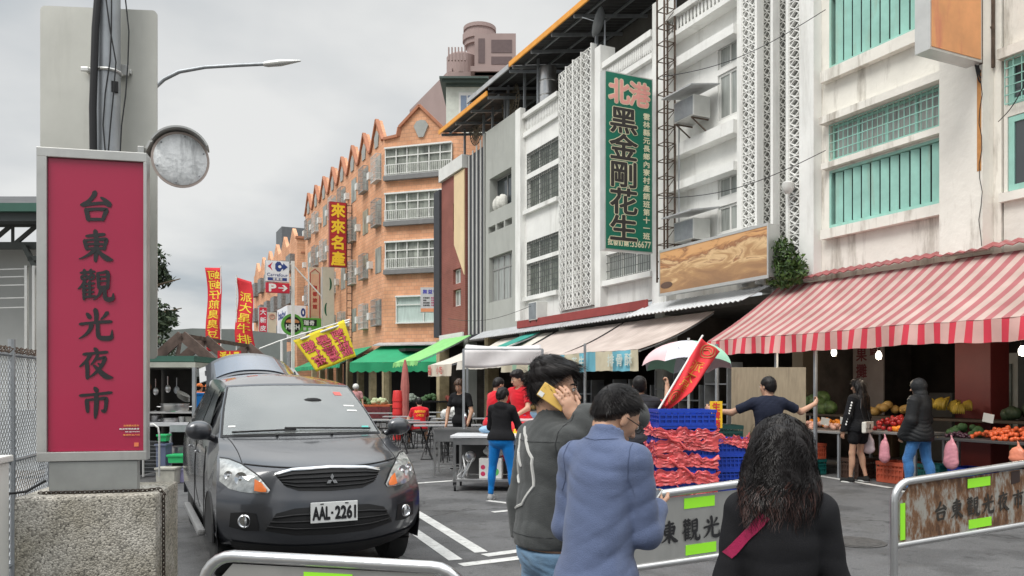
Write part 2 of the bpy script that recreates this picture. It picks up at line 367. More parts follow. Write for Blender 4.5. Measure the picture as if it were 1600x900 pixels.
GLASSL = pm('curtained_glass', (.36,.38,.36), .25, var=.35, vs=2.5, spec=.6, stretch=(1, 6, .4))
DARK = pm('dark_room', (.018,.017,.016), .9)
DARKG = pm('dark_grille', (.1,.11,.105), .5, var=.5, vs=9)
ALU = pm('aluminium_frame', (.62,.62,.6), .4, .6, var=.1)
WFRAME = pm('white_frame', (.75,.75,.72), .5, var=.08)
STEEL = pm('stainless_steel', (.6,.6,.6), .28, .95, var=.12, vs=6, bump=.05, bs=60)
GALV = pm('galvanised_metal', (.36,.38,.4), .45, .6, var=.2, vs=4)
RUSTY = pm('rusty_iron', (.12,.085,.065), .8, .3, var=.5, vs=8, bump=.2)
TEAL = pm('teal_paint', (.32,.6,.52), .6, var=.18, vs=2, dirt=(.3,.25,.16), damt=.5, dscale=2)
BLACKM = pm('black_metal', (.02,.02,.022), .45, .3, var=.3)
CONC = pm('concrete', (.32,.31,.29), .9, var=.2, vs=4, bump=.3)
DROOF = pm('dark_corrugated_metal', (.07,.07,.07), .6, .4, var=.35, vs=3)
CORR = pm('pale_corrugated_metal', (.5,.51,.52), .5, .3, var=.2, vs=2, dirt=(.25,.22,.2), damt=.6)
ORNG = pm('orange_fascia', (.85,.36,.04), .5, var=.15)
MAROON = pm('maroon_band', (.3,.05,.045), .6, var=.15)
RED = pm('red_cloth', (.7,.03,.04), .75, var=.12)
YEL = pm('yellow_ink', (.9,.62,.03), .6, var=.05)
BLK = pm('black_ink', (.012,.012,.014), .55, var=0)
WHT = pm('white_ink', (.82,.82,.8), .6, var=.03)
PLW = pm('white_plastic', (.7,.7,.67), .45, var=.07)
NAVY = pm('navy_ink', (.02,.05,.22), .6, var=.05)

# ------------------------------------------------------------------ ground, pavement, markings
asph = pm('asphalt', (.125,.125,.127), .82, var=.2, vs=.5, bump=.5, bs=90, dirt=(.085,.083,.08), dscale=.45, damt=.8, spec=.3)
t = asph.node_tree; b = t.nodes['Principled BSDF']; src = b.inputs['Base Color'].links[0].from_socket; co = t.nodes.new('ShaderNodeTexCoord')
def mulramp(sock, fac, p0, c0, p1, c1):
    r = t.nodes.new('ShaderNodeValToRGB'); r.color_ramp.elements[0].position = p0; r.color_ramp.elements[0].color = (c0,)*3+(1,); r.color_ramp.elements[1].position = p1; r.color_ramp.elements[1].color = (c1,)*3+(1,)
    t.links.new(fac, r.inputs[0]); y = t.nodes.new('ShaderNodeMix'); y.data_type = 'RGBA'; y.blend_type = 'MULTIPLY'; y.inputs[0].default_value = 1; t.links.new(sock, y.inputs[6]); t.links.new(r.outputs[0], y.inputs[7]); return y.outputs[2]
def nz_(sc, det, wv=None):
    n = t.nodes.new('ShaderNodeTexNoise'); n.inputs['Scale'].default_value = sc; n.inputs['Detail'].default_value = det; t.links.new(co.outputs['Object'], n.inputs[0]); return n
a_ = mulramp(src, nz_(160, 2).outputs[0], .35, .7, .65, 1.25); a_ = mulramp(a_, nz_(1.3, 7).outputs[0], .42, .72, .52, 1.0); a_ = mulramp(a_, nz_(7, 5).outputs[0], .33, .7, .4, 1.0)
wn = nz_(1.5, 4); vm2 = t.nodes.new('ShaderNodeVectorMath'); vm2.operation = 'ADD'; t.links.new(co.outputs['Object'], vm2.inputs[0]); t.links.new(wn.outputs['Color'], vm2.inputs[1]); vo = t.nodes.new('ShaderNodeTexVoronoi'); vo.feature = 'DISTANCE_TO_EDGE'; vo.inputs['Scale'].default_value = .28; t.links.new(vm2.outputs[0], vo.inputs['Vector'])
a_ = mulramp(a_, vo.outputs[0], .002, .45, .006, 1.0); t.links.new(a_, b.inputs['Base Color'])
g = MB(); g.add([(-300,-150,0),(400,-150,0),(400,700,0),(-300,700,0)], [(0,1,2,3)])
tag(g.build('ground', pm('ground_earth', (.2,.19,.17), .95, vs=.3)), None, None, kind='structure')
g = MB(); g.add([(-1.35,-30,.004),(15,-30,.004),(15,300,.004),(-1.35,300,.004)], [(0,1,2,3)])
tag(g.build('road', asph), None, None, kind='structure')
side = pm('worn_pavement', (.15,.135,.118), .9, var=.3, vs=1.2, bump=.5, bs=40, dirt=(.085,.075,.065), dscale=1.1, damt=.9)
g = MB(); g.box(-9, -1.35, -10, 200, -.1, .02)
tag(g.build('pavement', side), None, None, kind='structure')
g = MB(); g.box(11.6, 16.2, -10, 33.7, -.1, .09)
tag(g.build('arcade_floor', pm('arcade_floor_tile', (.17,.16,.15), .8, var=.25, vs=2)), None, None, kind='structure')
paint = pm('road_paint', (.6,.6,.58), .7, var=.2, vs=5, dirt=(.14,.14,.14), dscale=9, damt=.75)
def line(p, q, w=.12, n=1):
    a, b = G(*p), G(*q); d = (b-a).normalized(); s = Vector((-d.y, d.x, 0))*w/2
    m = MB(); m.add([(v.x, v.y, .008) for v in (a-s, b-s, b+s, a+s)], [(0,1,2,3)])
    tag(m.build('road_marking', paint), None, None, kind='structure')
line((648,800), (752,864), .13); line((757,869), (832,859), .13)
line((640,826), (712,876), .13); line((720,884), (850,868), .13)
line((646,756), (718,751), .12); line((770,801), (812,797), .1); line((762,783), (795,787), .1); line((818,768), (838,770), .1)
a0 = G(1278, 743); 
line((1262,741), (1392,763), .12); line((1398,764.5), (1640,801), .12)
mh = MB(); c = G(1335, 848); mh.cyl((c.x, c.y, .005), .3, .007, 24); mh.cyl((c.x, c.y, .012), .25, .003, 24)
tag(mh.build('manhole_cover', pm('cast_iron', (.09,.09,.09), .6, .5, var=.4, vs=20, bump=.5)), 'round iron manhole cover set in the asphalt behind the rusty barrier', 'manhole cover')

# ------------------------------------------------------------------ street front: helpers
XF = 12.5
def yy(px, X=XF): return FX(px, 606, X).y
def zz_(px, py, X=XF): return FX(px, py, X).z
def wall_with_holes(mb, y0, y1, z0, z1, holes, x0=XF, x1=XF+.3, mi=0):
    """solid wall slab with rectangular openings"""
    ys = sorted({y0, y1, *[h[0] for h in holes], *[h[1] for h in holes]}); zs = sorted({z0, z1, *[h[2] for h in holes], *[h[3] for h in holes]})
    ys = [a for a in ys if y0 <= a <= y1]; zs = [a for a in zs if z0 <= a <= z1]
    inh = lambda y, z: any(h[0] < y < h[1] and h[2] < z < h[3] for h in holes)
    for a, b in zip(zs[:-1], zs[1:]):
        run = None
        for c, d in zip(ys[:-1], ys[1:]):
            if inh((c+d)/2, (a+b)/2):
                if run: mb.box(x0, x1, run[0], run[1], a, b, mi); run = None
            else: run = (run[0], d) if run else (c, d)
        if run: mb.box(x0, x1, run[0], run[1], a, b, mi)
def win(parent, y0, y1, z0, z1, x=XF+.14, fm=WFRAME, gm=GLASS, nv=2, nh=1, ft=.05, name='window', grille=None, gn=(10,3), sill=None, trans=None):
    f = MB()
    f.box(x, x+.06, y0, y1, z0, z0+ft); f.box(x, x+.06, y0, y1, z1-ft, z1); f.box(x, x+.06, y0, y0+ft, z0+ft, z1-ft); f.box(x, x+.06, y1-ft, y1, z0+ft, z1-ft)
    zt = z1 - ft if trans is None else z0 + (z1-z0)*trans
    if trans is not None: f.box(x+.002, x+.058, y0+ft, y1-ft, zt-ft/2, zt+ft/2)
    for i in range(1, nv): 
        y = y0+(y1-y0)*i/nv; f.box(x+.003, x+.057, y-ft/2, y+ft/2, z0+ft, z1-ft)
    for i in range(1, nh):
        z = z0+(z1-z0)*i/nh; f.box(x+.004, x+.056, y0+ft, y1-ft, z-ft/3, z+ft/3)
    w_ = f.build(name, fm, parent, world=True)
    p = MB(); p.box(x+.025, x+.032, y0+.01, y1-.01, z0+.01, z1-.01); p.build('pane', gm, w_, world=True)
    if grille:
        q = MB(); xx = x-.09
        for i in range(gn[0]+1): y = y0+(y1-y0)*i/gn[0]; q.obox((xx, y, z0), (xx, y, z1), .012, .012)
        for i in range(gn[1]+1): z = z0+(z1-z0)*i/gn[1]; q.obox((xx-.002, y0, z), (xx-.002, y1, z), .016, .016)
        q.build('grille', grille, w_, world=True)
    if sill: s_ = MB(); s_.box(XF-.1, XF+.14, y0-.05, y1+.05, z0-.09, z0); s_.build('sill', sill, parent, world=True)
    return w_
def building(name, label, y0, y1, x=XF): return thing(name, label, 'building', (x, (y0+y1)/2, 0))
def part(name, mb, mats, parent, **k): return mb.build(name, mats, parent, world=True, **k)
def lattice(mb, y0, y1, z0, z1, x0=XF-.02, cell=.2, dep=.1, step=0):
    """breeze blocks: a rim and a diamond in each block"""
    ny = max(1, round((y1-y0)/cell)); nz = max(1, round((z1-z0)/cell)); cy = (y1-y0)/ny; cz = (z1-z0)/nz; t_ = .018
    for i in range(ny+1): y = y0+i*cy; mb.box(x0, x0+dep, y-t_/2, y+t_/2, z0, z1)
    for j in range(nz+1): z = z0+j*cz; mb.box(x0+.002, x0+dep-.002, y0, y1, z-t_/2, z+t_/2)
    for i in range(ny):
        for j in range(nz):
            y = y0+(i+.5)*cy; z = z0+(j+.5)*cz; a, b = cy*.5, cz*.5; k = .030
            for (p, q) in (((-a,0),(0,b)),((0,b),(a,0)),((a,0),(0,-b)),((0,-b),(-a,0))):
                mb.obox((x0+dep/2, y+p[0], z+p[1]), (x0+dep/2, y+q[0], z+q[1]), dep*.7, k, up=(1,0,0)) if False else mb.prism([(p[0]*1.0, p[1]*1.0), (q[0]*1.0, q[1]*1.0), (q[0]*.72, q[1]*.72), (p[0]*.72, p[1]*.72)], lambda a_, b_, t2, y=y, z=z: (t2, y+a_, z+b_), x0+.01, x0+dep-.01)
    return mb
def ac_unit(parent, y, z, x=XF-.5, w=.62, h=.42, label=None):
    b = MB(); b.bbox(x, x+.5, y-w/2, y+w/2, z, z+h, .015); o = b.build('air_conditioner_case', PLW if w < .6 else ALU, parent, world=True)
    g_ = MB()
    for i in range(9): zz2 = z+.05+i*(h-.1)/8; g_.box(x-.012, x-.002, y-w/2+.04, y+w/2-.04, zz2-.008, zz2+.008)
    g_.box(x-.006, x-.001, y-w/2+.03, y+w/2-.03, z+.03, z+h-.03); 
    g_.build('front_grille', GALV, o, world=True)
    s_ = MB()
    for q in (-1, 1): s_.obox((x, y+q*w*.4, z-.03), (XF, y+q*w*.4, z-.03), .03, .03); s_.obox((x, y+q*w*.4, z-.03), (XF, y+q*w*.4, z-.35), .025, .025)
    s_.build('bracket', RUSTY, o, world=True)
    return o

# ------------------------------------------------------------------ B2: white building with teal louvres
ya, yb = 8.15, 12.15
b2 = building('shop_building', 'stained white shop building with teal louvred shutters above the red striped awning', ya, yb)
m = MB()
L0, L1 = yy(1297), yy(1479)       # window bay, far .. near in Y
L1, L0 = L0, L1                    # L0 = near side, L1 = far side
zs1, zg0, zg1 = zz_(1297,357), zz_(1299,252), zz_(1299,196)
zl0, zl1 = zz_(1297,357), zz_(1297,268)
up0, up1 = zz_(1295,110), zz_(1295,110)+1.45
holes = [(L0, L1, zl0, zl1), (L0, L1, zg0, zg1), (L0, L1, up0, up1), (L0, L1, up1+.2, up1+.9)]
wall_with_holes(m, ya, yb, 3.6, 13, holes, XF, XF+.25)
part('wall', m, OLDWHITE, b2)
p = MB(); p.box(XF-.28, XF-.003, yy(1553), yy(1485), 3.75, 13); part('pilaster', p, OLDWHITE, b2)
p = MB(); p.box(XF-.22, XF-.003, yy(1284), yy(1262), 3.7, 13); part('pilaster', p, WHITE, b2)
p = MB()
p.box(XF-.16, XF-.004, L0-.05, L1+.1, zl0-.22, zl0-.03); p.box(XF-.2, XF-.004, L0-.02, L1+.1, zg1+.02, zg1+.16); p.box(XF-.14, XF-.004, L0, L1+.1, zl1+.04, zg0-.04); p.box(XF-.16, XF-.004, L0-.05, L1+.1, up0-.26, up0-.04)
part('ledge', p, OLDWHITE, b2)
for (z0, z1) in ((zl0, zl1), (up0, up1)):
    f = MB(); f.box(XF-.02, XF+.1, L0, L1, z0, z0+.06); f.box(XF-.02, XF+.1, L0, L1, z1-.05, z1); f.box(XF-.02, XF+.1, L0, L0+.05, z0+.06, z1-.05); f.box(XF-.02, XF+.1, L1-.05, L1, z0+.06, z1-.05)
    lo = part('louvre_shutter', f, TEAL, b2)
    n_ = 11; s_ = MB()
    for i in range(n_):
        y = L0+.1+(L1-L0-.2)*(i+.5)/n_; dy_ = .085
        s_.obox((XF+.03, y, z0+.07), (XF+.03, y, z1-.06), .012, .15, up=Vector((-.3,.95,0)))
    part('slats', s_, TEAL, lo)
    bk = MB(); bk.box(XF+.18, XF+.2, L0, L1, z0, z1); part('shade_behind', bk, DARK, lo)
win(b2, L0+.01, L1-.01, zg0+.01, zg1-.01, x=XF+.06, fm=TEAL, gm=GLASSL, nv=4, ft=.05, grille=TEAL, gn=(22,4))
win(b2, L0+.01, L1-.01, up1+.21, up1+.89, x=XF+.06, fm=TEAL, gm=GLASSL, nv=4, ft=.05, grille=TEAL, gn=(22,4))
cb = MB(); pts = [(XF-.3, yy(1553)+.0, 3.8)]
for i in range(14): pts.append((XF-.3, yy(1553)+.03*math.sin(i*1.7)+.02, 4.0+i*.22))
cb.tube(pts, .006, 6); part('cable', cb, BLACKM, b2)
st = MB(); st.box(XF-.285, XF-.281, yy(1553)+.02, yy(1553)+.09, 5.0, 6.6); part('rust_streak', st, pm('rust_stain', (.55,.26,.09), .9, var=.4, vs=3), b2)
# B1 next one, running out of the frame
b1 = building('shop_building', 'white building at the right edge with teal framed windows and a rusty ledge', 3, 8.1)
m = MB(); y0_, y1_ = 2.5, 8.0; wz = [(zz_(1572,300), zz_(1572,183)), (zz_(1572,166), zz_(1572,95)), (8.9, 10.6)]
wy0, wy1 = 4.6, yy(1573)
wall_with_holes(m, y0_, 8.12, 3.6, 13, [(wy0, wy1, *q) for q in wz], XF+.02, XF+.25); part('wall', m, OLDWHITE, b1)
for i, q in enumerate(wz):
    win(b1, wy0+.01, wy1-.01, q[0]+.01, q[1]-.01, x=XF+.03, fm=TEAL, gm=GLASS, nv=3, ft=.09, grille=TEAL if i == 1 else None, gn=(26,5))
p = MB(); p.box(XF-.12, XF+.017, wy0-.1, wy1+.08, wz[1][1]+.02, wz[1][1]+.18); p.box(XF-.08, XF+.017, wy0-.1, wy1+.08, wz[0][0]-.16, wz[0][0]-.02); part('ledge', p, OLDWHITE, b1)

# ------------------------------------------------------------------ B3: white building with breeze-block strips
b3 = building('shop_building', 'white building with tall breeze block strips and recessed window bays', 12.2, 17.3)
ya, yb = yy(1262), yy(1024)
s0, s1 = yy(1262), yy(1158)    # strips zone
bay0, bay1 = yy(1156), yy(1046)
m = MB()
m.box(XF+.9, XF+1.1, ya, s1+.3, 3.7, 13)                      # behind the lattice
m.box(XF-.02, XF+.9, s1-.0, s1+.12, 3.75, 13.0)
wzs = [(zz_(1114,365), zz_(1114,322)), (zz_(1114,310), zz_(1114,276)), (zz_(1112,188), zz_(1112,116)), (zz_(1112,108), zz_(1112,72))]
wy = (yy(1155)+.17, yy(1111))
wall_with_holes(m, s1+.12, yb, 3.7, 11.0, [(wy[0], wy[1], *q) for q in wzs], XF+.2, XF+.4)
m.box(XF-.1, XF+.2, bay1, yb, 3.7, 11.6)
part('wall', m, WHITE, b3)
for q in wzs: win(b3, wy[0]+.01, wy[1]-.01, q[0]+.01, q[1]-.01, x=XF+.24, fm=WFRAME, gm=GLASSL, nv=2, ft=.05)
p = MB()
for (pxl, top, th_) in ((1051, 98, .22), (1052, 231, .3), (1050, 290, .2), (1050, 400, .2)):
    z = zz_(pxl, top); p.box(XF-.12, XF+.198, s1+.123, bay1-.003, z-th_, z)
z = zz_(1052,26); p.box(XF-.2, XF+.198, s1+.123, bay1-.003, z-.14, z); p.box(XF-.15, XF+.198, s1+.123, bay1-.003, z-.62, z-.5)
part('ledge', p, WHITE, b3)
q = MB()
for i in range(18):
    y = s1+.32+(bay1-s1-.36)*i/17; q.ell((XF-.08, y, z-.32), (.02, .05, .17), 6, 5)
part('balustrade', q, WHITE, b3)
# four strips between fins
edges = [1262, 1241, 1217, 1192, 1168]
for i in range(5):
    f = MB(); y = yy(edges[i]); f.box(XF-.2, XF+.9, y-.035, y+.035, 3.8, 13); part('fin', f, WHITE, b3)
for i in range(4):
    y0_, y1_ = yy(edges[i])+.038, yy(edges[i+1])-.038; lm = MB(); lattice(lm, y0_, y1_, 3.9, 12.3, x0=XF-.18 if i in (0,3) else XF-.02, cell=.2, dep=.08)
    part('breeze_block_screen', lm, WHITE if i in (0,3) else pm('darker_white', (.5,.5,.47), .9, var=.3, vs=3, dirt=(.1,.1,.09), damt=.8), b3)  # inner two screens get a darker, blotchier white
for (px, py) in ((1068, 190), (1068, 380)):
    ac_unit(b3, yy(px, 12.0), zz_(px, py, 12.0)+.05, x=XF-.5, w=.75, h=.5)
    c_ = MB(); y = yy(px, 12.0); z = zz_(px, py, 12.0)+.72
    c_.add([(XF-.75, y-.6, z-.04), (XF-.75, y+.55, z-.04), (XF+.1, y+.55, z+.1), (XF+.1, y-.6, z+.1), (XF-.75, y-.6, z-.07), (XF-.75, y+.55, z-.07), (XF+.1, y+.55, z+.07), (XF+.1, y-.6, z+.07)], [(0,3,2,1),(4,5,6,7),(0,1,5,4),(1,2,6,5),(2,3,7,6),(3,0,4,7)]); part('rain_shield', c_, CORR, b3)
# ------------------------------------------------------------------ B4: white with stepped perforated screen
ya4, yb4 = yy(1022), yy(877)
b4 = building('shop_building', 'white building behind the green sign with narrow stepped perforated fins', ya4, yb4)
m = MB(); g0, g1 = zz_(942,438), zz_(942,400); h1 = (yy(1012), yy(944), g0, g1); h2 = (yy(1012), yy(944), g0+.0+1.2, g1+2.2); 
wall_with_holes(m, ya4+.01, yy(938), 3.9, 10.9, [h1, (h1[0], h1[1], 7.3, 8.8)], XF+.1, XF+.35)
m.box(XF-.15, XF+.35, yy(945), yy(936), 3.9, 11.5); m.box(XF-.0, XF+.35, yy(936), yb4, 3.9, 11.1)
part('wall', m, WHITE, b4)
win(b4, h1[0], h1[1], g0, g1, x=XF+.15, fm=WFRAME, gm=GLASSL, nv=3, grille=DARKG, gn=(20,3)); win(b4, h1[0], h1[1], 7.3, 8.8, x=XF+.15, fm=WFRAME, gm=GLASSL, nv=3)
p = MB(); z = zz_(941,104); p.box(XF-.1, XF+.09, ya4+.02, yy(945)-.003, z-.12, z+.05); p.box(XF-.06, XF+.09, ya4+.02, yy(945)-.003, z-.7, z-.55); p.box(XF-.12, XF+.096, ya4+.02, yy(945)-.003, g0-.2, g0-.05)
part('ledge', p, WHITE, b4)
q = MB()
for i in range(26): y = ya4+.1+(yy(945)-ya4-.2)*i/25; q.ell((XF-.02, y, z-.33), (.02, .04, .19), 6, 5)
part('balustrade', q, WHITE, b4)
eds = [878, 890, 902, 916, 933]
for i in range(4):
    y0_, y1_ = yy(eds[i+1]), yy(eds[i]); ztop = zz_(878, 118)+.03*i
    f = MB(); f.box(XF-.14-.02*i, XF-.003, y0_+.005, y0_+.05, 4.0, ztop+.1)
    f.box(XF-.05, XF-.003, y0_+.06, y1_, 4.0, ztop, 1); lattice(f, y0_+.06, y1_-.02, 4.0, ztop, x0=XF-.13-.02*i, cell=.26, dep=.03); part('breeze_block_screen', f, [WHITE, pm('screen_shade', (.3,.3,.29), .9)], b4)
# ------------------------------------------------------------------ B5 white with grilled windows
ya5, yb5 = yy(876), yy(813)
b5 = building('shop_building', 'white building with grilled dark windows in two storeys beside the grey one', ya5, yb5)
w0, w1 = yy(873.5), yy(823)
W5 = [(zz_(823,464), zz_(823,413)), (zz_(823,407), zz_(823,379)), (zz_(823,329), zz_(823,281)), (zz_(823,273), zz_(823,241))]
m = MB(); wall_with_holes(m, ya5+.01, yb5, 3.9, 11.0, [(w0, w1, *q) for q in W5], XF, XF+.3); m.box(XF-.2, XF-.003, yy(821), yb5, 3.9, 11.3); part('wall', m, WHITE, b5)
for q in W5: win(b5, w0+.01, w1-.01, q[0]+.01, q[1]-.01, x=XF+.1, fm=WFRAME, gm=pm('mossy_glass', (.2,.22,.19), .35, var=.5, vs=5), nv=3, ft=.04, grille=DARKG, gn=(16,6))
p = MB()
for q in (W5[0], W5[2]): p.box(XF-.14, XF-.003, w0-.05, w1+.05, q[0]-.16, q[0]-.02)
z = 11.0; p.box(XF-.14, XF-.003, ya5+.02, yy(821)-.003, z-.1, z+.05); p.box(XF-.1, XF-.003, ya5+.02, yy(821)-.003, z-.75, z-.6)
part('ledge', p, WHITE, b5); q = MB()
for i in range(22): y = ya5+.1+(yb5-ya5-.6)*i/21; q.ell((XF-.02, y, z-.33), (.02, .04, .2), 6, 5)
part('balustrade', q, WHITE, b5)
ac_unit(b5, yy(832, 12.1), zz_(832, 500, 12.1), x=XF-.4, w=.58, h=.6)
# maroon band over B4/B5
bd = MB(); z0, z1 = zz_(1030,482), zz_(1030,470); bd.bbox(XF-.36, XF-.3, yy(1028), yy(822), z0-.02, z1+.03, .01)
band = part('fascia_band', bd, MAROON, b4)
# ------------------------------------------------------------------ B6 grey
ya6, yb6 = yy(811), yy(761)
b6 = building('shop_building', 'plain grey rendered building with one deep window recess and slots', ya6, yb6)
wr = [(yy(802), yy(766), zz_(764,474), zz_(764,404)), (yy(801), yy(767), zz_(764,334), zz_(764,282))] + [(yy(765+i*13+11), yy(765+i*13), zz_(764,366), zz_(764,356)) for i in range(3)]
m = MB(); wall_with_holes(m, ya6+.01, yb6, 3.6, 11.4, wr, XF-.05, XF+.3); m.box(XF+.8, XF+.85, ya6+.05, yb6-.05, 7.0, 10.2); part('wall', m, GREYW, b6)
win(b6, wr[0][0]+.01, wr[0][1]-.01, wr[0][2]+.01, wr[0][3]-.01, x=XF+.1, fm=pm('old_grey_frame', (.3,.3,.29), .5), gm=GLASSL, nv=4, trans=.72)
win(b6, wr[1][0]+.01, wr[1][1]-.01, wr[1][2]+.01, wr[1][3]-.01, x=XF+.24, fm=pm('old_grey_frame', (.3,.3,.29), .5), gm=GLASS, nv=2)
q = MB(); 
for i in range(5): q.ell((XF+.08, wr[1][0]+.9+.18*i, wr[1][2]+.25+.05*(i % 2)), (.14, .16, .25), 10, 7)
part('wrapped_bundle', q, pm('white_sheet', (.7,.69,.64), .9, var=.2), b6)
# B7 black and white fins
ya7, yb7 = yy(759), yy(729)
b7 = building('shop_building', 'narrow building clad in black and white vertical fins', ya7, yb7)
m = MB(); m.box(XF+.05, XF+.3, ya7+.01, yb7, 3.6, 11.0); part('wall', m, pm('charcoal_panel', (.035,.037,.045), .6, var=.2), b7)
n_ = 5
for i in range(n_):
    y = ya7+.15+(yb7-ya7-.35)*i/(n_-1); f = MB(); f.box(XF-.0, XF+.047, y-.025, y+.025, 3.7, 11.4-.1*i); part('fin', f, WFRAME, b7)
p = MB(); p.box(XF-.06, XF+.046, ya7+.01, ya7+.09, 3.6, 11.4); part('edge_pier', p, GREYW, b7)
# B8 red tile and cream
ya8, yb8 = yy(727), yy(690)
b8 = building('shop_building', 'red brown tiled building with cream panel and white framed windows', ya8, yb8)
m = MB(); W8 = [(yy(720), yy(708), zz_(708, q1), zz_(708, q0)) for q0, q1 in ((318,342),(343,362),(422,445),(454,480))]
wall_with_holes(m, ya8+.01, yb8, 3.6, 10.6, W8, XF, XF+.3); part('wall', m, REDTILE, b8)
for q in W8: win(b8, q[0]+.01, q[1]-.01, q[2]+.01, q[3]-.01, x=XF+.12, fm=WFRAME, gm=GLASSL, nv=2)
p = MB(); p.prism([(ya8+.02, 10.55), (yy(711), 10.55), (yy(711), 7.6), (ya8+.02, 6.2)], lambda a, b, t_: (t_, a, b), XF-.05, XF-.003); part('cream_panel', p, CREAM, b8)
p = MB(); p.box(XF-.14, XF+.3, ya8+.02, yb8, 10.6, 11.15); p.box(XF-.12, XF-.053, ya8+.02, yb8, 3.6, 3.85); part('parapet', p, WFRAME, b8)
p = MB(); p.box(XF-.1, XF+.3, yb8+.01, yy(681), 3.8, 10.3); part('corner_pier', p, pm('charcoal_panel', (.035,.037,.045)), b8)

# ------------------------------------------------------------------ steel roof sheds on top of the row
def shed(name, label, ya, yb, ze, xe, zr, xr, fascia, posts=True, overhang=.0):
    o = thing(name, label, 'roof shed', (xr, (ya+yb)/2, 11))
    r_ = MB(); r_.sheet(lambda u, v: (xe+(xr-xe)*u, ya+(yb-ya)*v, ze+(zr-ze)*u+.02*math.sin(v*(yb-ya)*28)), 1, int((yb-ya)*9), .02); part('roof_sheet', r_, DROOF, o)
    f = MB(); f.obox((xe-.03, ya, ze), (xe-.03, yb, ze), .05, .17); part('fascia', f, fascia, o)
    k = MB(); n2 = max(2, int((yb-ya)/1.4))
    for i in range(n2+1):
        y = ya+.1+(yb-ya-.2)*i/n2; k.obox((xe+.05, y, ze-.12), (xr, y, zr-.12), .06, .1)
    for j in range(4): u = (j+.5)/4; k.obox((xe+(xr-xe)*u, ya, ze+(zr-ze)*u-.05), (xe+(xr-xe)*u, yb, ze+(zr-ze)*u-.05), .05, .06)
    part('rafter', k, GALV, o)
    if posts:
        for i in range(3):
            y = ya+.5+(yb-ya-1)*i/2; p_ = MB(); p_.box(XF+.3, XF+.38, y-.04, y+.04, 10.9, ze+(zr-ze)*.25); part('post', p_, GALV, o)
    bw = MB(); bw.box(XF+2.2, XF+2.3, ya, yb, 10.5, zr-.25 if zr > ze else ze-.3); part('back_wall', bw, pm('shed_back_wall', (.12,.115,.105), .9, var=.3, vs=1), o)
    return o
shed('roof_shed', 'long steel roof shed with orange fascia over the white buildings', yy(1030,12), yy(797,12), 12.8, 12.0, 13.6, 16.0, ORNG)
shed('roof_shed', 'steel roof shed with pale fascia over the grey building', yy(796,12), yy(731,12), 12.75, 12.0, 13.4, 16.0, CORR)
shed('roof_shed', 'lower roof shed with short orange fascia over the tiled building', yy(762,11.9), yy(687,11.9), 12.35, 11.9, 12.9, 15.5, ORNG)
for (px, py, r_, Xp) in ((798,160,.75,13.1), (745,200,.7,13.1)):
    c = FX(px, py, Xp); q = MB()
    for k_ in range(28):
        a = 2*math.pi*k_/28; q.obox(c, c+Vector((0, math.cos(a)*r_, math.sin(a)*r_)), .02, .03, up=(1,0,0))
    for rr in (.35, .7, 1.0): q.tube([c+Vector((-.01, math.cos(a)*r_*rr, math.sin(a)*r_*rr)) for a in [2*math.pi*k_/28 for k_ in range(28)]], .018, 5, closed=True)
    tag(q.build('sunburst_grille', pm('bronze_grille', (.28,.24,.18), .6, .4, var=.2)), 'round bronze sunburst grille %s' % ('under the pale roof edge' if Xp == 13.1 and px > 770 else 'under the lower orange roof edge'), 'grille')
tk = MB(); c = FX(856,160,13.1); tk.lathe([(.0,0),(.3,0),(.3,.5),(.33,.52),(.3,.55),(.3,1.0),(.33,1.02),(.3,1.05),(.3,1.5),(.2,1.56),(0,1.57)], (c.x, c.y, 11.1), 16)
tag(tk.build('water_tank', STEEL, smooth=40), 'small shiny ribbed steel water tank on the white roof', 'water tank')
ant = MB(); c = FX(945,80,12.6); ant.tube([c, c+Vector((0,0,.9))], .03, 6); ant.lathe([(0,0),(.3,.05),(.42,.14),(.43,.14),(.3,.03),(0,-.02)], c+Vector((-.1,0,.8)), 16, axis=(-.6,.5,.3)); ant.tube([c+Vector((-.1,0,.8)), c+Vector((-.6,.3,1.0))], .015, 5)
tag(ant.build('satellite_dish', GALV, smooth=40), 'small satellite dish on the parapet above the green sign', 'satellite dish')

# ------------------------------------------------------------------ orange brick apartment block with gables
ob = thing('apartment_building', 'orange brick apartment block with a row of pointed gables and barred balconies', 'building', (14, 43, 0))
yc = yy(600); Xc = XF; ye = yy(477)
m = MB(); top = 15.0
# street side wall with gable row
gx = [yy(q) for q in (591, 575, 556, 535, 520, 505, 492, 479)]
n_g = 8; step = (ye-yc)/n_g
prof = [(yc, 3.6)]
prof2 = [(yc, top)]
for i in range(n_g):
    y = yc+step*i; prof2 += [(y+step*.06, top), (y+step*.16, top+.28), (y+step*.5, top+1.45), (y+step*.84, top+.28), (y+step*.94, top)]
prof2 += [(ye, top), (ye, 3.6), (yc, 3.6)]
m.prism(prof2, lambda a, b, t_: (t_, a, b), XF, XF+.3)
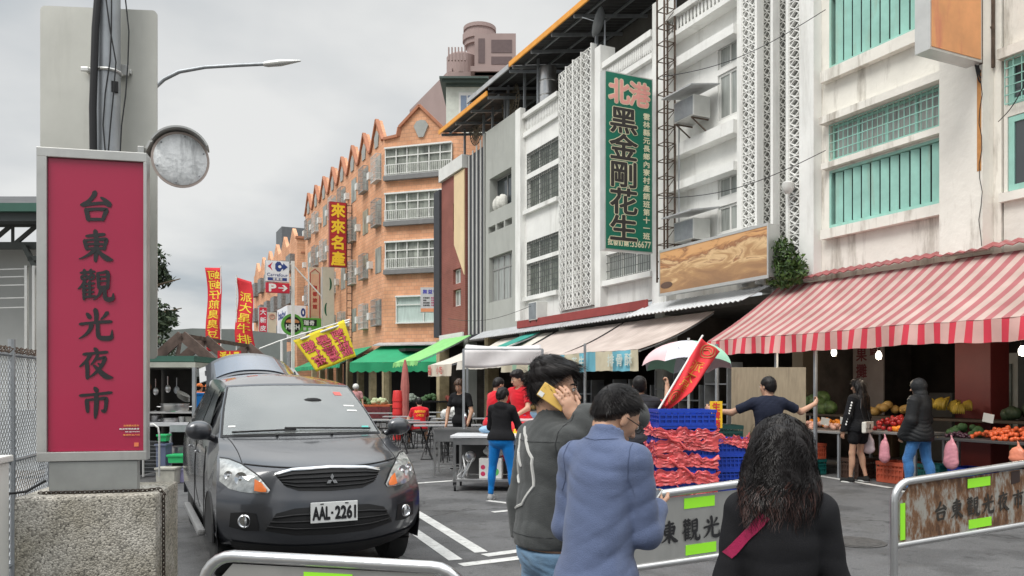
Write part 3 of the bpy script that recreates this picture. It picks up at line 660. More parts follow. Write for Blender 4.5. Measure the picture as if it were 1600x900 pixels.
# chamfer wall facing the crossing
cA = Vector((XF, yc, 0)); cB = Vector((XF+3.1, yc-2.9, 0)); cd_ = (cB-cA).normalized(); cl = (cB-cA).length; cn = Vector((-cd_.y, cd_.x, 0)); 
if cn.y > 0: cn = -cn
pr = [(0,3.6),(cl,3.6),(cl,top),(cl*.88,top),(cl*.5,top+1.6),(cl*.22,top+.55),(cl*.2,top+.1),(0,top)]
m.prism(pr, lambda a, b, t_: tuple(cA+cd_*a+cn*t_+Vector((0,0,b))), -.3, 0)
m.box(XF+3.1, XF+9, yc-2.9, yc-2.6, 3.6, top)
part('wall', m, ORANGE, ob)
r_ = MB(); r_.box(XF+.3, XF+12, yc, ye, top-.6, top-.3); part('roof', r_, CONC, ob)
cp = MB()
def onC(a, t_, z): return cA+cd_*a+cn*t_+Vector((0,0,z))
for (p, q) in zip(pr[2:], pr[3:]): cp.obox(onC(p[0], .03, p[1]), onC(q[0], .03, q[1]), .22, .14)
for (p, q) in zip(prof2[1:-3], prof2[2:-2]): cp.obox((XF-.02, p[0], p[1]), (XF-.02, q[0], q[1]), .2, .14)
part('coping', cp, pm('brown_coping', (.42,.17,.09), .7), ob)
fan = MB(); c = (cl*.52, top+.35)
fan.prism([(c[0]-.14,c[1]-.45),(c[0]+.14,c[1]-.45),(c[0]+.42,c[1]+.15),(c[0]+.25,c[1]+.4),(c[0],c[1]+.46),(c[0]-.25,c[1]+.4),(c[0]-.42,c[1]+.15)], lambda a, b, t_: tuple(onC(a, t_, b)), .004, .1)
part('shell_ornament', fan, pm('grey_stone', (.36,.37,.35), .8), ob)
zb = [13.0, 10.55, 7.95, 5.05]
for k, z in enumerate(zb):
    hgt = 1.4 if k < 3 else 1.35
    a0_, a1_ = .12, cl-.25
    if k == 3: a0_ = cl*.18
    f = MB(); nW = 3 if k < 3 else 1
    def seg(a, b, z0, z1, t0, t1): f.add([tuple(onC(*q)) for q in ((a,t0,z0),(b,t0,z0),(b,t1,z0),(a,t1,z0),(a,t0,z1),(b,t0,z1),(b,t1,z1),(a,t1,z1))], [(0,1,2,3),(7,6,5,4),(0,4,5,1),(1,5,6,2),(2,6,7,3),(3,7,4,0)])
    seg(a0_, a1_, z-.06, z, .003, .2); seg(a0_, a1_, z+hgt, z+hgt+.08, .003, .24)
    for i in range(nW*2+1):
        a = a0_+(a1_-a0_-.05)*i/(nW*2) ; seg(a, a+.05, z, z+hgt, .09, .14)
    seg(a0_, a1_, z+hgt*.68, z+hgt*.72, .1, .13)
    wq = f.build('window', WFRAME, ob, world=True)
    f = MB(); seg(a0_, a1_, z, z+hgt, .02, .05); f.build('pane', pm('curtain_pane', (.3,.32,.28), .3, var=.7, vs=3, stretch=(1,1,.3)) if k < 3 else pm('sheer_curtain', (.52,.62,.58), .4, var=.2, vs=6, stretch=(3,3,.2)), wq, world=True)
    if k < 3:
        f = MB()
        for i in range(34): a = a0_+.02+(a1_-a0_-.06)*i/33; seg(a, a+.02, z, z+.52, .22, .24)
        seg(a0_, a1_, z+.5, z+.54, .215, .245); seg(a0_, a1_, z+.02, z+.05, .215, .245)
        f.build('balcony_rail', WFRAME, wq, world=True)
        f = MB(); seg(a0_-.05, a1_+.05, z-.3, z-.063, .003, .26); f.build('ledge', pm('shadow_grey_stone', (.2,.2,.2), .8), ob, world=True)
# side windows: cages per unit
cage = pm('cage_bars', (.68,.68,.66), .5, .4, var=.2)
for k, z in enumerate(zb):
    for i in range(n_g):
        y = yc+step*(i+.18); w_ = step*.42; zz0 = z-.05
        f = MB(); x0 = XF-.3
        f.box(XF-.03, XF-.002, y, y+w_, zz0, zz0+1.4); wq = f.build('window', pm('curtain_pane', (.42,.43,.38)), ob, world=True)
        f = MB()
        if (i+k) % 3 != 2:
            for j in range(8): yy_ = y+w_*j/7; f.box(x0, x0+.02, yy_-.012, yy_+.012, zz0, zz0+1.4)
            for j in range(5): z2 = zz0+1.4*j/4; f.box(x0-.003, x0+.017, y, y+w_, z2-.015, z2+.015); f.box(x0, XF, y-.012, y+.012, z2-.015, z2+.015); f.box(x0, XF, y+w_-.012, y+w_+.012, z2-.015, z2+.015)
            for j in range(4): x2 = x0+.28*j/3; f.box(x2, x2+.02, y-.015, y+.01, zz0, zz0+1.4)
            f.box(x0, XF, y-.02, y+w_+.02, zz0-.04, zz0)
            f.build('window_cage', [cage, pm('grey_cage', (.33,.33,.32), .6)][(i+k) % 2], ob, world=True)
        f = MB(); f.box(XF-.25, XF-.001, y+w_*1.5, y+w_*1.9, zz0+.4, zz0+.8); f.build('air_conditioner_case', PLW, ob, world=True)
for i in range(n_g):
    f = MB(); y = yc+step*(i+.5); f.prism([(y-.3,top-.1),(y+.3,top-.1),(y+.42,top+.5),(y,top+.85),(y-.42,top+.5)], lambda a, b, t_: (t_, a, b), XF-.06, XF-.003); f.build('shell_ornament', pm('grey_stone', (.36,.37,.35)), ob, world=True)
# lower terrace of the same kind further away
o2 = thing('apartment_building', 'far orange brick terrace beyond the block, with a plain brick end wall', 'building', (12, 70, 0))
m = MB(); ya, yb = 67, 92; tp = 13.8; pf = [(ya, tp)]
for i in range(6):
    y = ya+(yb-ya)*i/6; s_ = (yb-ya)/6; pf += [(y+s_*.15, tp), (y+s_*.5, tp+1.2), (y+s_*.85, tp)]
pf += [(yb, tp), (yb, 0), (ya, 0)]
m.prism(pf, lambda a, b, t_: (t_, a, b), XF, XF+.3); m.box(XF+.3, XF+8, ya, ya+.3, 0, tp); part('wall', m, ORANGE, o2)
cp = MB(); cp.box(XF-.1, XF+8, ya-.1, ya+.3, tp, tp+.2); cp.box(XF+.31, XF+8, ya-.04, ya-.003, tp-1.2, tp-1.05); part('coping', cp, pm('brown_coping', (.42,.17,.09)), o2)
for k in range(4):
    for i in range(6):
        y = ya+1+4.1*i; f = MB(); f.box(XF-.4, XF-.002, y, y+2, 3.2+2.7*k, 4.6+2.7*k); part('window_cage', f, pm('cage_grey', (.22,.23,.23), .6, var=.5, vs=6), o2)
# mauve tower
tw = thing('tower_block', 'mauve high-rise tower with a round stepped crown far behind the roofs', 'building', tuple(W(770,606,95).xy)+(0,))
MAU = pm('mauve_cladding', (.34,.255,.24), .8, var=.1, vs=.3); MAUD = pm('mauve_dark_cladding', (.14,.1,.1), .8)
def wl(px, py, d): return W(px, py, d)
d0 = 95; s = d0/F
fr_r = Vector((cT, -sT, 0)); fr_f = Vector((sT, cT, 0)); c0 = W(770,606,d0); c0.z = 0
def tb(x0, x1, y0, y1, z0, z1, mb): # px-like units about 770, depth metres
    v = []
    for zq in (z0, z1):
        for a, b in ((x0,y0),(x1,y0),(x1,y1),(x0,y1)): v.append(c0+fr_r*((a-770)*s)+fr_f*b+Vector((0,0,H+(606-zq)*s if zq is not None else 0)))
    mb.add(v, [(3,2,1,0),(4,5,6,7),(0,1,5,4),(1,2,6,5),(2,3,7,6),(3,0,4,7)])
m = MB(); tb(700, 835, 0, 12, 606, 112, m); tb(742, 806, -1, 8, 118, 58, m); tb(736, 812, -1.3, 8, 118, 110, m); tb(702, 762, 1, 12, 112, 95, m); part('tower_wall', m, MAU, tw)
m = MB(); n_ = 24
cc = c0+fr_r*((748-770)*s)+fr_f*3.0
for k_ in range(6): tb(702+5*k_, 704+5*k_, -1.9, -1.5, 104, 84, m)
m.lathe([(1.85, H+(606-112)*s), (1.85, H+(606-82)*s), (1.6, H+(606-79)*s)], (cc.x-fr_r.x*2.1-fr_f.x*1.2, cc.y-fr_r.y*2.1-fr_f.y*1.2, 0), 24)
for (r_, za, zb_) in ((1.6, 92, 58), (1.9, 58, 50), (2.1, 50, 39), (1.85, 39, 33), (2.0, 33, 27), (1.5, 27, 24)): m.lathe([(r_, H+(606-za)*s), (r_, H+(606-zb_)*s)], (cc.x, cc.y, 0), 24)
part('crown', m, MAU, tw)
m = MB(); tb(768, 800, -1.05, -1.004, 88, 68, m); tb(768, 800, -1.05, -1.004, 106, 94, m); tb(748, 758, -1.05, -1.004, 104, 66, m); tb(704, 832, -.05, -.004, 135, 120, m); part('recess_panel', m, MAUD, tw)
m = MB()   # long lower wing running to the left
pw = [W(640,606,105), W(706,606,95)]
a = pw[0]; b = pw[1]; z_a = H+(606-172)*105/F; z_b = H+(606-105)*95/F
m.add([(a.x,a.y,0),(b.x,b.y,0),(b.x,b.y,z_b),(a.x,a.y,z_a),(a.x+4,a.y+8,0),(b.x+4,b.y+8,0),(b.x+4,b.y+8,z_b),(a.x+4,a.y+8,z_a)], [(0,1,2,3),(7,6,5,4),(3,2,6,7),(0,3,7,4),(1,5,6,2)])
part('lower_wing', m, MAU, tw)
# grey-green roofed house
hs = thing('roof_house', 'pale rooftop house with dark green eaves above the orange block', 'building', tuple(W(720,606,47).xy)+(10,))
d1 = 47; s1_ = d1/F; c1 = W(720,606,d1); c1.z = 0
def hb(x0, x1, y0, y1, z0, z1, mb):
    v = []
    for zq in (z0, z1):
        for a, b in ((x0,y0),(x1,y0),(x1,y1),(x0,y1)): v.append(c1+fr_r*((a-720)*s1_)+fr_f*b+Vector((0,0,H+(606-zq)*s1_)))
    mb.add(v, [(3,2,1,0),(4,5,6,7),(0,1,5,4),(1,2,6,5),(2,3,7,6),(3,0,4,7)])
m = MB(); hb(697, 755, 0, 9, 215, 133, m); part('wall', m, pm('pale_green_wall', (.62,.66,.6), .8), hs)
m = MB(); hb(692, 762, -.5, 9.5, 133, 129, m); hb(697, 757, -.2, 9.2, 136, 133.2, m); hb(688, 764, -.7, 9.7, 129, 126, m); part('eaves', m, pm('dark_green_eaves', (.06,.09,.08), .6), hs)
m = MB(); hb(717, 742, -.06, -.003, 184, 145, m); f_ = part('window', m, WFRAME, hs); m = MB(); hb(720, 729, -.09, -.063, 181, 150, m); hb(731, 740, -.09, -.063, 181, 150, m); part('pane', m, pm('blue_glass', (.2,.26,.36), .15), f_)
# dark far tower block between
m = MB(); c = W(467,606,120); m.box(c.x-2.5, c.x+2.5, c.y, c.y+5, 0, H+(606-356)*120/F); 
tag(m.build('office_block', pm('far_grey', (.14,.15,.16), .8)), 'narrow dark grey block peeping over the far brick terrace', 'building')
# ------------------------------------------------------------------ ground floor under the row: columns, ceiling, dark shops
af = thing('arcade', 'dark covered arcade with shop fronts running under the white buildings', 'arcade', (14, 18, 0))  # ceiling, walls and near ochre column carry the arcade gloom in their colour
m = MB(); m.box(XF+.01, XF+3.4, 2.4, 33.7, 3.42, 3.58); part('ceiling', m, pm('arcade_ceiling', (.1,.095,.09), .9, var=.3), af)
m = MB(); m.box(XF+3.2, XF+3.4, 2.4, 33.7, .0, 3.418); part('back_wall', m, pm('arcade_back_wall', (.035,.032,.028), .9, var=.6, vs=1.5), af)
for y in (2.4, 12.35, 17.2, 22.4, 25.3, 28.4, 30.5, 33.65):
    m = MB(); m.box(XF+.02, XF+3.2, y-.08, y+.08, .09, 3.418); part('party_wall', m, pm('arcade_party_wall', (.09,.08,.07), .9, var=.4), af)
for y, mt, wd in ((8.6, MAROON, .62), (12.4, pm('dark_ochre', (.12,.1,.07), .8), .3), (17.2, GREYW, .35), (22.4, GREYW, .35), (25.3, GREYW, .35), (28.35, pm('ochre_column', (.45,.37,.22), .8, var=.3, vs=4), .35), (30.5, GREYW, .3), (33.7, pm('ochre_column', (.45,.37,.22)), .4)):
    m = MB(); m.bbox(XF-.05, XF+.42, y-wd/2, y+wd/2, .09, 3.7, .012); part('column', m, mt if y != 8.6 else pm('dark_red_column', (.16,.025,.022), .5), af)
sh = MB()
for i in range(34): sh.bbox(XF+.7, XF+.74, 28.6, 30.3, .12+.09*i, .2+.09*i, .01)
part('roller_shutter', sh, GALV, af)
m = MB(); m.box(XF+2.4, XF+3.0, 9.4, 10.6, .1, 2.2); fr_ = part('display_fridge', m, pm('fridge_white', (.4,.42,.38), .4), af)
m = MB(); m.box(XF+2.36, XF+2.395, 9.5, 10.0, .4, 2.0); m.box(XF+2.36, XF+2.395, 10.05, 10.5, .4, 2.0); part('fridge_glass', m, pm('fridge_glass', (.11,.13,.1), .1, var=.5, vs=5), fr_)
m = MB(); m.box(XF+1.2, XF+1.24, 11.35, 12.1, .6, 3.0); pb = part('paper_notice_board', m, pm('old_paper', (.32,.29,.27), .9, var=.15), af)
m = MB(); fr = (Vector((XF+1.2, 12.1, 0)), Vector((0,-1,0)), Vector((0,0,1))); column(m, '水果攤', fr, .22, 2.75, .28, .3, .34, bold=.02); column(m, '新鮮', fr, .52, 2.75, .2, .2, .3, bold=.02); part('notice_writing', m, pm('dark_red_ink', (.16,.03,.04), .8), pb)
# blocks beyond the crossing: ground floor of the brick block
m = MB()
for i in range(8):
    y = yc+step*i; m.box(XF, XF+.35, y, y+.4, 0, 3.598)
for a in (0, cl-.3): m.add([tuple(onC(*q)) for q in ((a,-.02,0),(a+.3,-.02,0),(a+.3,-.3,0),(a,-.3,0),(a,-.02,3.6),(a+.3,-.02,3.6),(a+.3,-.3,3.6),(a,-.3,3.6))], [(0,1,2,3),(7,6,5,4),(0,4,5,1),(1,5,6,2),(2,6,7,3),(3,7,4,0)])
part('column', m, pm('ochre_column', (.45,.37,.22)), ob)
m = MB(); m.box(XF+3, XF+3.2, yc+1, ye, 0, 3.59); m.box(XF+3.3, XF+9, yc-.4, yc-.2, 0, 3.59); m.add([(XF+3, yc+1, 0), (XF+6, yc-.4, 0), (XF+6, yc-.4, 3.59), (XF+3, yc+1, 3.59), (XF+3.1, yc+1.2, 0), (XF+6.1, yc-.2, 0), (XF+6.1, yc-.2, 3.59), (XF+3.1, yc+1.2, 3.59)], [(0,1,2,3),(7,6,5,4),(3,2,6,7),(0,3,7,4),(1,5,6,2)])
m.box(XF+.4, XF+9, yc-2.5, ye, 3.45, 3.595)
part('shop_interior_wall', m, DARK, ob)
m = MB()
for i in range(26): a = (cl+.6)*i/26-.3; m.add([tuple(onC(*q)) for q in ((a,0.01,3.95),(a+.2,.01,3.95),(a+.2,.75,3.78),(a,.75,3.78),(a,0.01,4.0),(a+.2,.01,4.0),(a+.2,.75,3.83),(a,.75,3.83))], [(0,1,2,3),(7,6,5,4),(0,4,5,1),(1,5,6,2),(2,6,7,3),(3,7,4,0)])
part('corrugated_canopy', m, CORR, ob)

# ------------------------------------------------------------------ awnings
def awning(label, y0, y1, xw, zw, xf, zf, val, m_top, m_val, stripe=None, sag=.05, text=None, scall=0, group=None, frame=True, seed=0):
    o = thing('awning', label, 'awning', (xw, (y0+y1)/2, zf), group=group)
    ny = max(8, int((y1-y0)*4))
    def f(u, v):
        y = y0+(y1-y0)*v; x = xw+(xf-xw)*u; z = zw+(zf-zw)*u - sag*math.sin(math.pi*u) - .025*abs(math.sin(v*(y1-y0)*1.05+seed))*u + .006*math.sin(y*14+u*5)
        return Vector((x, y, z))
    m = MB(); m.sheet(f, 12, ny, .012); c_ = part('canopy', m, m_top, o, smooth=60)
    m = MB(); ny2 = max(24, int((y1-y0)*14))
    def g_(u, v):
        p = f(1, v); y = p.y; zd = val*(1 + (scall*(abs(math.sin(y*math.pi/.22))-.5) if scall else 0)) + .01*math.sin(y*3+seed)
        return Vector((p.x-.012-.035*u*math.sin(y*7+seed*2)-.02*u, y, p.z-.006-zd*u))
    m.sheet(g_, 3, ny2, .01); v_ = part('valance', m, m_val, o, smooth=60)
    if frame:
        k = MB(); k.tube([f(.98, v/6)+Vector((0,0,-.05)) for v in range(7)], .022, 6)
        for v in (0.01, .5, .99): k.tube([f(u/4, v)+Vector((0,0,-.05)) for u in range(5)], .018, 6)
        part('frame_tube', k, GALV, o)
    return o, f, g_
RS = stripes('red_stripe_dusty', (.44,.14,.15), (.57,.43,.385), .25, duty=.48)
RV = stripes('red_stripe_valance', (.72,.045,.08), (.72,.43,.39), .25, duty=.42)
for mm in (RS, RV): mm.node_tree.nodes['Principled BSDF'].inputs['Roughness'].default_value = .7
awning('large red and white striped awning over the fruit stalls', 2.6, 12.85, 12.35, 3.66, 10.5, 2.5, .3, RS, RV, sag=.06)
CR = pm('dusty_cream_canvas', (.6,.53,.46), .85, var=.14, vs=2, dirt=(.38,.3,.25), dscale=2, damt=.5)
CRP = stripes('faded_pink_stripe', (.60,.46,.43), (.6,.56,.5), .16)
BV = stripes('blue_cream_valance', (.18,.5,.62), (.66,.6,.44), 1.5, duty=.5, off=.05)
o_, f_, gg = awning('cream canvas awning with faded pink stripes and a blue and cream printed valance', 14.7, 18.4, 12.2, 3.32, 10.1, 2.42, .46, CRP, BV, sag=.1, seed=1)
m = MB(); fr = (Vector((10.03, 18.4, 2.18)), Vector((0,-1,0)), Vector((0,0,1)))
row(m, '排骨酥', fr, 2.55, 0, .3, .3, .36, bold=.02, lift=.03); row(m, '花生', fr, .9, 0, .28, .3, .34, bold=.02, lift=.03); part('valance_writing', m, pm('pale_ink', (.62,.68,.62), .8), o_)
awning('dusty cream and pink awning next in the row, with a cream valance', 18.55, 22.2, 12.2, 3.32, 10.3, 2.45, .42, pm('dusty_pink_canvas', (.54,.47,.43), .85, var=.15, vs=1.5), stripes('cream_green_valance', (.6,.55,.42), (.3,.5,.36), 1.1, duty=.7), seed=2)
awning('pale canvas awning beyond the pink one with pink edge', 22.5, 26.4, 12.2, 3.32, 10.5, 2.5, .3, pm('pale_canvas', (.66,.62,.55), .85, var=.1), pm('pale_canvas', (.66,.62,.55)), seed=3)
o_, f_, gg = awning('short cream awning with a red printed cloth valance by the shutter', 26.7, 29.2, 12.2, 3.1, 10.4, 2.42, .42, pm('pale_canvas', (.66,.62,.55)), pm('cream_cloth', (.62,.55,.45), .85, var=.1), seed=4)
m = MB(); fr = (Vector((10.33, 29.2, 2.2)), Vector((0,-1,0)), Vector((0,0,1))); row(m, '福', fr, .2, 0, .36, .36, .4, bold=.015, lift=.03); row(m, '小吃', fr, 1.1, 0, .3, .3, .34, bold=.02, lift=.03); part('valance_writing', m, pm('red_ink', (.55,.05,.04), .8), o_)
awning('light green awning reaching out from the tiled building', 29.5, 32.7, 12.3, 3.65, 10.1, 2.62, .16, pm('light_green_canvas', (.25,.6,.2), .75, var=.1), pm('light_green_canvas', (.25,.6,.2)), scall=.5, seed=5)
awning('dark teal awning hanging between the cream ones', 23.2, 24.2, 12.1, 3.37, 10.45, 2.72, .1, pm('teal_canvas', (.03,.3,.24), .75), pm('teal_canvas', (.03,.3,.24)), seed=6, sag=.02)
GRN = pm('green_canvas', (.015,.3,.13), .7, var=.15, vs=1.5)
awning('green scalloped awning along the side of the brick block', 44.2, 50, 12.4, 3.9, 10.6, 2.95, .22, GRN, GRN, scall=.5, seed=7)
awning('green awning further along the side of the brick block', 50.5, 58, 12.4, 3.8, 10.6, 2.95, .22, GRN, GRN, scall=.5, seed=8)
# chamfer awning
o_ = thing('awning', 'wide green scalloped awning on the angled corner of the brick block', 'awning', tuple(onC(cl/2, 1, 3.3)))
m = MB(); m.sheet(lambda u, v: onC(-.1+(cl+.9)*v-.7*u*(1-v), .2+2.1*u, 3.8-.95*u-.05*math.sin(math.pi*u)), 8, 16, .012); part('canopy', m, GRN, o_, smooth=60)
m = MB(); m.sheet(lambda u, v: onC(-.8+(cl+1.6)*v, 2.31+.03*math.sin(v*30)*u, 2.84-u*(.42+.08*abs(math.sin(v*26*math.pi/2)))), 3, 90, .01); part('valance', m, GRN, o_, smooth=60)
# thin corrugated canopies above the awnings
def ccan(label, y0, y1, xw, zw, xf, zf, mt, per=.16):
    m = MB(); n_ = int((y1-y0)/per*4); m.sheet(lambda u, v: Vector((xw+(xf-xw)*u, y0+(y1-y0)*v, zw+(zf-zw)*u+.018*math.sin(v*(y1-y0)/per*2*math.pi))), 1, n_, .012)
    return tag(m.build('corrugated_canopy', mt, smooth=60), label, 'canopy')
ccan('long grey corrugated canopy edge under the maroon band', 17.5, 28.6, 12.45, 3.72, 11.85, 3.4, CORR)
ccan('white corrugated canopy below the landscape billboard', 13.1, 17.5, 12.42, 3.75, 11.6, 3.38, pm('white_sheet_metal', (.68,.69,.7), .5, .2, var=.1))
ccan('red tiled canopy edge above the striped awning', 2.6, 12.3, 12.46, 3.86, 12.15, 3.74, pm('red_roof_edge', (.35,.1,.1), .6, .1, var=.3, dirt=(.5,.5,.48), dscale=3), per=.2)
# posts carrying the awnings
for i, (px, X, zt, lb) in enumerate(((1213, 10.62, 2.48, 'thin steel post under the striped awning behind the plywood board'), (1274, 10.62, 2.48, 'thin steel post under the striped awning beside the watermelons'), (914, 9.95, 2.62, 'perforated steel post in front of the blue printed valance'), (1120, 10.3, 2.4, 'steel post behind the pastel umbrella'))):
    p = FX(px, 606, X); m = MB(); m.bbox(p.x-.025, p.x+.025, p.y-.025, p.y+.025, .004, zt, .006)
    o = m.build('post', GALV); tag(o, lb, 'post')

# ------------------------------------------------------------------ signs on the buildings
def perp(name, label, pl, pr_, yt, yb_, XR, th=.2, mat=WHT, side=ALU, parent=None, bez=.03):
    """board at right angles to the front; its outer edge at pl, inner at pr_"""
    d = dX(pr_, XR); a = W(pr_, yt, d); b = W(pr_, yb_, d); Y = a.y
    dl = dY(pl, Y); XL = W(pl, 0, dl).x; o = thing(name, label, 'sign', (XR, Y, b.z))
    m = MB(); m.box(XL, XR, Y, Y+th, b.z, a.z, 0); m.build('sign_box', side, o, world=True)
    m = MB(); m.box(XL+bez, XR-bez, Y-.008, Y-.002, b.z+bez, a.z-bez); m.build('sign_face', mat, o, world=True)
    fr = (Vector((XL, Y-.01, b.z)), Vector((1,0,0)), Vector((0,0,1)))
    return o, fr, XR-XL, a.z-b.z
def writing(o, mb, mats, name='writing'): return part(name, mb, mats, o)
GRB = pm('green_sign_board', (.008,.16,.1), .4, var=.08)
o, fr, w_, h_ = perp('sign_board', 'tall green sign with peanut shop characters standing out from the white wall', 945, 1020, 124, 396, 12.2, .22, GRB)
m = MB(); PK = pm('pink_ink', (.8,.36,.31), .6); CRM = pm('cream_ink', (.75,.72,.5), .6); BRN = pm('dark_brown_ink', (.035,.03,.028), .6)
for i, c in enumerate('北港'):
    put(m, c, fr, w_*(.29+.42*i), h_*.895, w_*.44, w_*.44, bold=.065, mi=1, lift=.004); put(m, c, fr, w_*(.29+.42*i), h_*.895, w_*.44, w_*.44, bold=.035, mi=0, lift=.008)
for i, c in enumerate('黑金剛花生'):
    cy = h_*(.735-.152*i); put(m, c, fr, w_*.38, cy, w_*.60, w_*.48, bold=.05, mi=1, lift=.004); put(m, c, fr, w_*.38, cy, w_*.60, w_*.48, bold=.025, mi=2, lift=.008)
column(m, '雲林縣元長鄉內寮村產銷班第十一班', fr, w_*.86, h_*.80, w_*.15, h_*.04, h_*.0455, bold=.03, mi=1)
row(m, '批發訂購', fr, w_*.05, h_*.045, w_*.105, h_*.04, w_*.11, bold=.03, mi=1)
put(m, ':336677', fr, w_*.73, h_*.045, w_*.44, h_*.037, bold=.02, mi=1, cjk=False)
writing(o, m, [PK, CRM, BRN])
# ladder truss beside it
tr = MB(); p = FX(1022, 606, 12.0); yT = p.y-.1; 
for dx_ in (0, .32):
    for dy_ in (0, .3): tr.box(12.02+dx_-.018, 12.02+dx_+.018, yT-dy_-.018, yT-dy_+.018, 4.2, 11.9)
k = 4.3
while k < 11.9:
    for a, b in (((0,0),(.32,0)), ((.32,0),(.32,.3)), ((.32,.3),(0,.3)), ((0,.3),(0,0))): tr.obox((12.02+a[0], yT-a[1], k), (12.02+b[0], yT-b[1], k), .02, .02)
    tr.obox((12.02, yT-.3, k), (12.34, yT-.3, k+.4), .014, .014); k += .42
tag(tr.build('sign_truss', RUSTY), 'rusty steel lattice mast beside the green peanut sign', 'truss')
cnd = MB(); cnd.tube([(12.38, yT-.42, 3.9), (12.38, yT-.42, 8.2), (12.42, yT-.45, 8.6)], .02, 6); tag(cnd.build('conduit', GALV, smooth=40), 'thin grey conduit pipe running up beside the rusty mast', 'pipe')
# faded orange sign at the top right
FO = pm('faded_orange_board', (.82,.38,.16), .5, var=.22, vs=1.2, dirt=(.6,.14,.12), dscale=1.4, damt=.8)
d = dX(1553, 12.4); Yo = 8.2; o = thing('sign_board', 'faded orange box sign jutting from the stained pillar at the top right', 'sign', (12.1, Yo, 6.66))
m = MB(); m.box(10.9, 12.1, Yo, Yo+.26, 6.66, 11.5); m.build('sign_box', ALU, o, world=True)
m = MB(); m.box(10.93, 12.07, Yo-.01, Yo-.002, 6.7, 11.4); m.build('sign_face', FO, o, world=True)
m = MB(); fr = (Vector((10.9, Yo-.012, 6.66)), Vector((1,0,0)), Vector((0,0,1))); put(m, '店', fr, .72, 1.35, .9, .8, bold=.03); put(m, '鮮', fr, .62, 2.3, .9, .8, bold=.03); writing(o, m, pm('blue_violet_ink', (.15,.15,.45), .6))
m = MB()
for i in range(12): m.obox((12.1, Yo+.05+.18*(i % 2), 6.9+.4*i), (12.48, Yo+.05+.18*((i+1) % 2), 6.9+.4*i), .03, .03)
for q in (12.15, 12.45): m.box(q-.02, q+.02, Yo+.03, Yo+.07, 6.66, 11.5)
m.build('bracket', RUSTY, o, world=True)
m = MB()
for i in range(3): m.tube([Vector((12.15+.25*t-.03*i, Yo+.1, 6.66-.13*math.sin(math.pi*t)*(1+.5*i))) for t in [j/8 for j in range(9)]], .012, 5)
m.build('cable', BLACKM, o, world=True)
# landscape billboard
Xb = 11.75; yA, yB = yy(1201, Xb), yy(1030, Xb); zA = [zz_(1201,432,Xb), zz_(1201,349,Xb)]
bm_ = bpy.data.materials.new('landscape_print'); bm_.use_nodes = True; t = bm_.node_tree; b = t.nodes['Principled BSDF']; co = t.nodes.new('ShaderNodeTexCoord'); mp = t.nodes.new('ShaderNodeMapping'); mp.inputs['Scale'].default_value = (1, .7, 2.6); mp.inputs['Rotation'].default_value = (R(8), 0, 0)
nz = t.nodes.new('ShaderNodeTexNoise'); nz.inputs['Scale'].default_value = 1.5; nz.inputs['Detail'].default_value = 9; nz.inputs['Roughness'].default_value = .6; nz.inputs['Distortion'].default_value = .9
rp = t.nodes.new('ShaderNodeValToRGB'); es = rp.color_ramp.elements; es[0].position = .3; es[0].color = (.3,.17,.09,1); es[1].position = .92; es[1].color = (.72,.42,.2,1); q = es.new(.45); q.color = (.36,.2,.1,1); q = es.new(.56); q.color = (.48,.28,.13,1); q = es.new(.64); q.color = (.75,.52,.28,1); q = es.new(.70); q.color = (.3,.13,.06,1); q = es.new(.78); q.color = (.7,.38,.16,1)
t.links.new(co.outputs['Object'], mp.inputs[0]); t.links.new(mp.outputs[0], nz.inputs[0]); sz = t.nodes.new('ShaderNodeSeparateXYZ'); t.links.new(co.outputs['Object'], sz.inputs[0]); ma = t.nodes.new('ShaderNodeMath'); ma.operation = 'MULTIPLY_ADD'; ma.inputs[1].default_value = .42; t.links.new(sz.outputs['Z'], ma.inputs[0]); mb_ = t.nodes.new('ShaderNodeMath'); mb_.operation = 'MULTIPLY'; mb_.inputs[1].default_value = .75; t.links.new(nz.outputs[0], mb_.inputs[0]); t.links.new(mb_.outputs[0], ma.inputs[2]); t.links.new(ma.outputs[0], rp.inputs[0]); t.links.new(rp.outputs[0], b.inputs['Base Color']); b.inputs['Roughness'].default_value = .4
o = thing('billboard', 'wide billboard with a faded golden landscape print under the air conditioners', 'billboard', (Xb, (yA+yB)/2, zA[0]))
m = MB(); m.box(Xb+.012, Xb+.28, yA, yB, zA[0], zA[1]); m.build('board_box', ALU, o, world=True); m = MB(); m.box(Xb, Xb+.01, yA+.04, yB-.04, zA[0]+.04, zA[1]-.04); m.build('print_face', bm_, o, world=True)
m = MB(); m.box(Xb-.01, Xb+.011, yA, yB, zA[0]-.03, zA[0]+.04); m.box(Xb-.01, Xb+.011, yA, yB, zA[1]-.04, zA[1]+.02); m.box(Xb-.009, Xb+.0115, yA, yA+.04, zA[0]+.04, zA[1]-.04); m.box(Xb-.009, Xb+.0115, yB-.04, yB, zA[0]+.04, zA[1]-.04); m.build('frame', ALU, o, world=True)
m = MB(); m.ell((Xb-.004, yB-.3, zA[0]+.22), (.003, .24, .08), 16, 8); m.build('printed_figure', pm('dark_brown_print', (.12,.07,.05), .5), o, world=True)
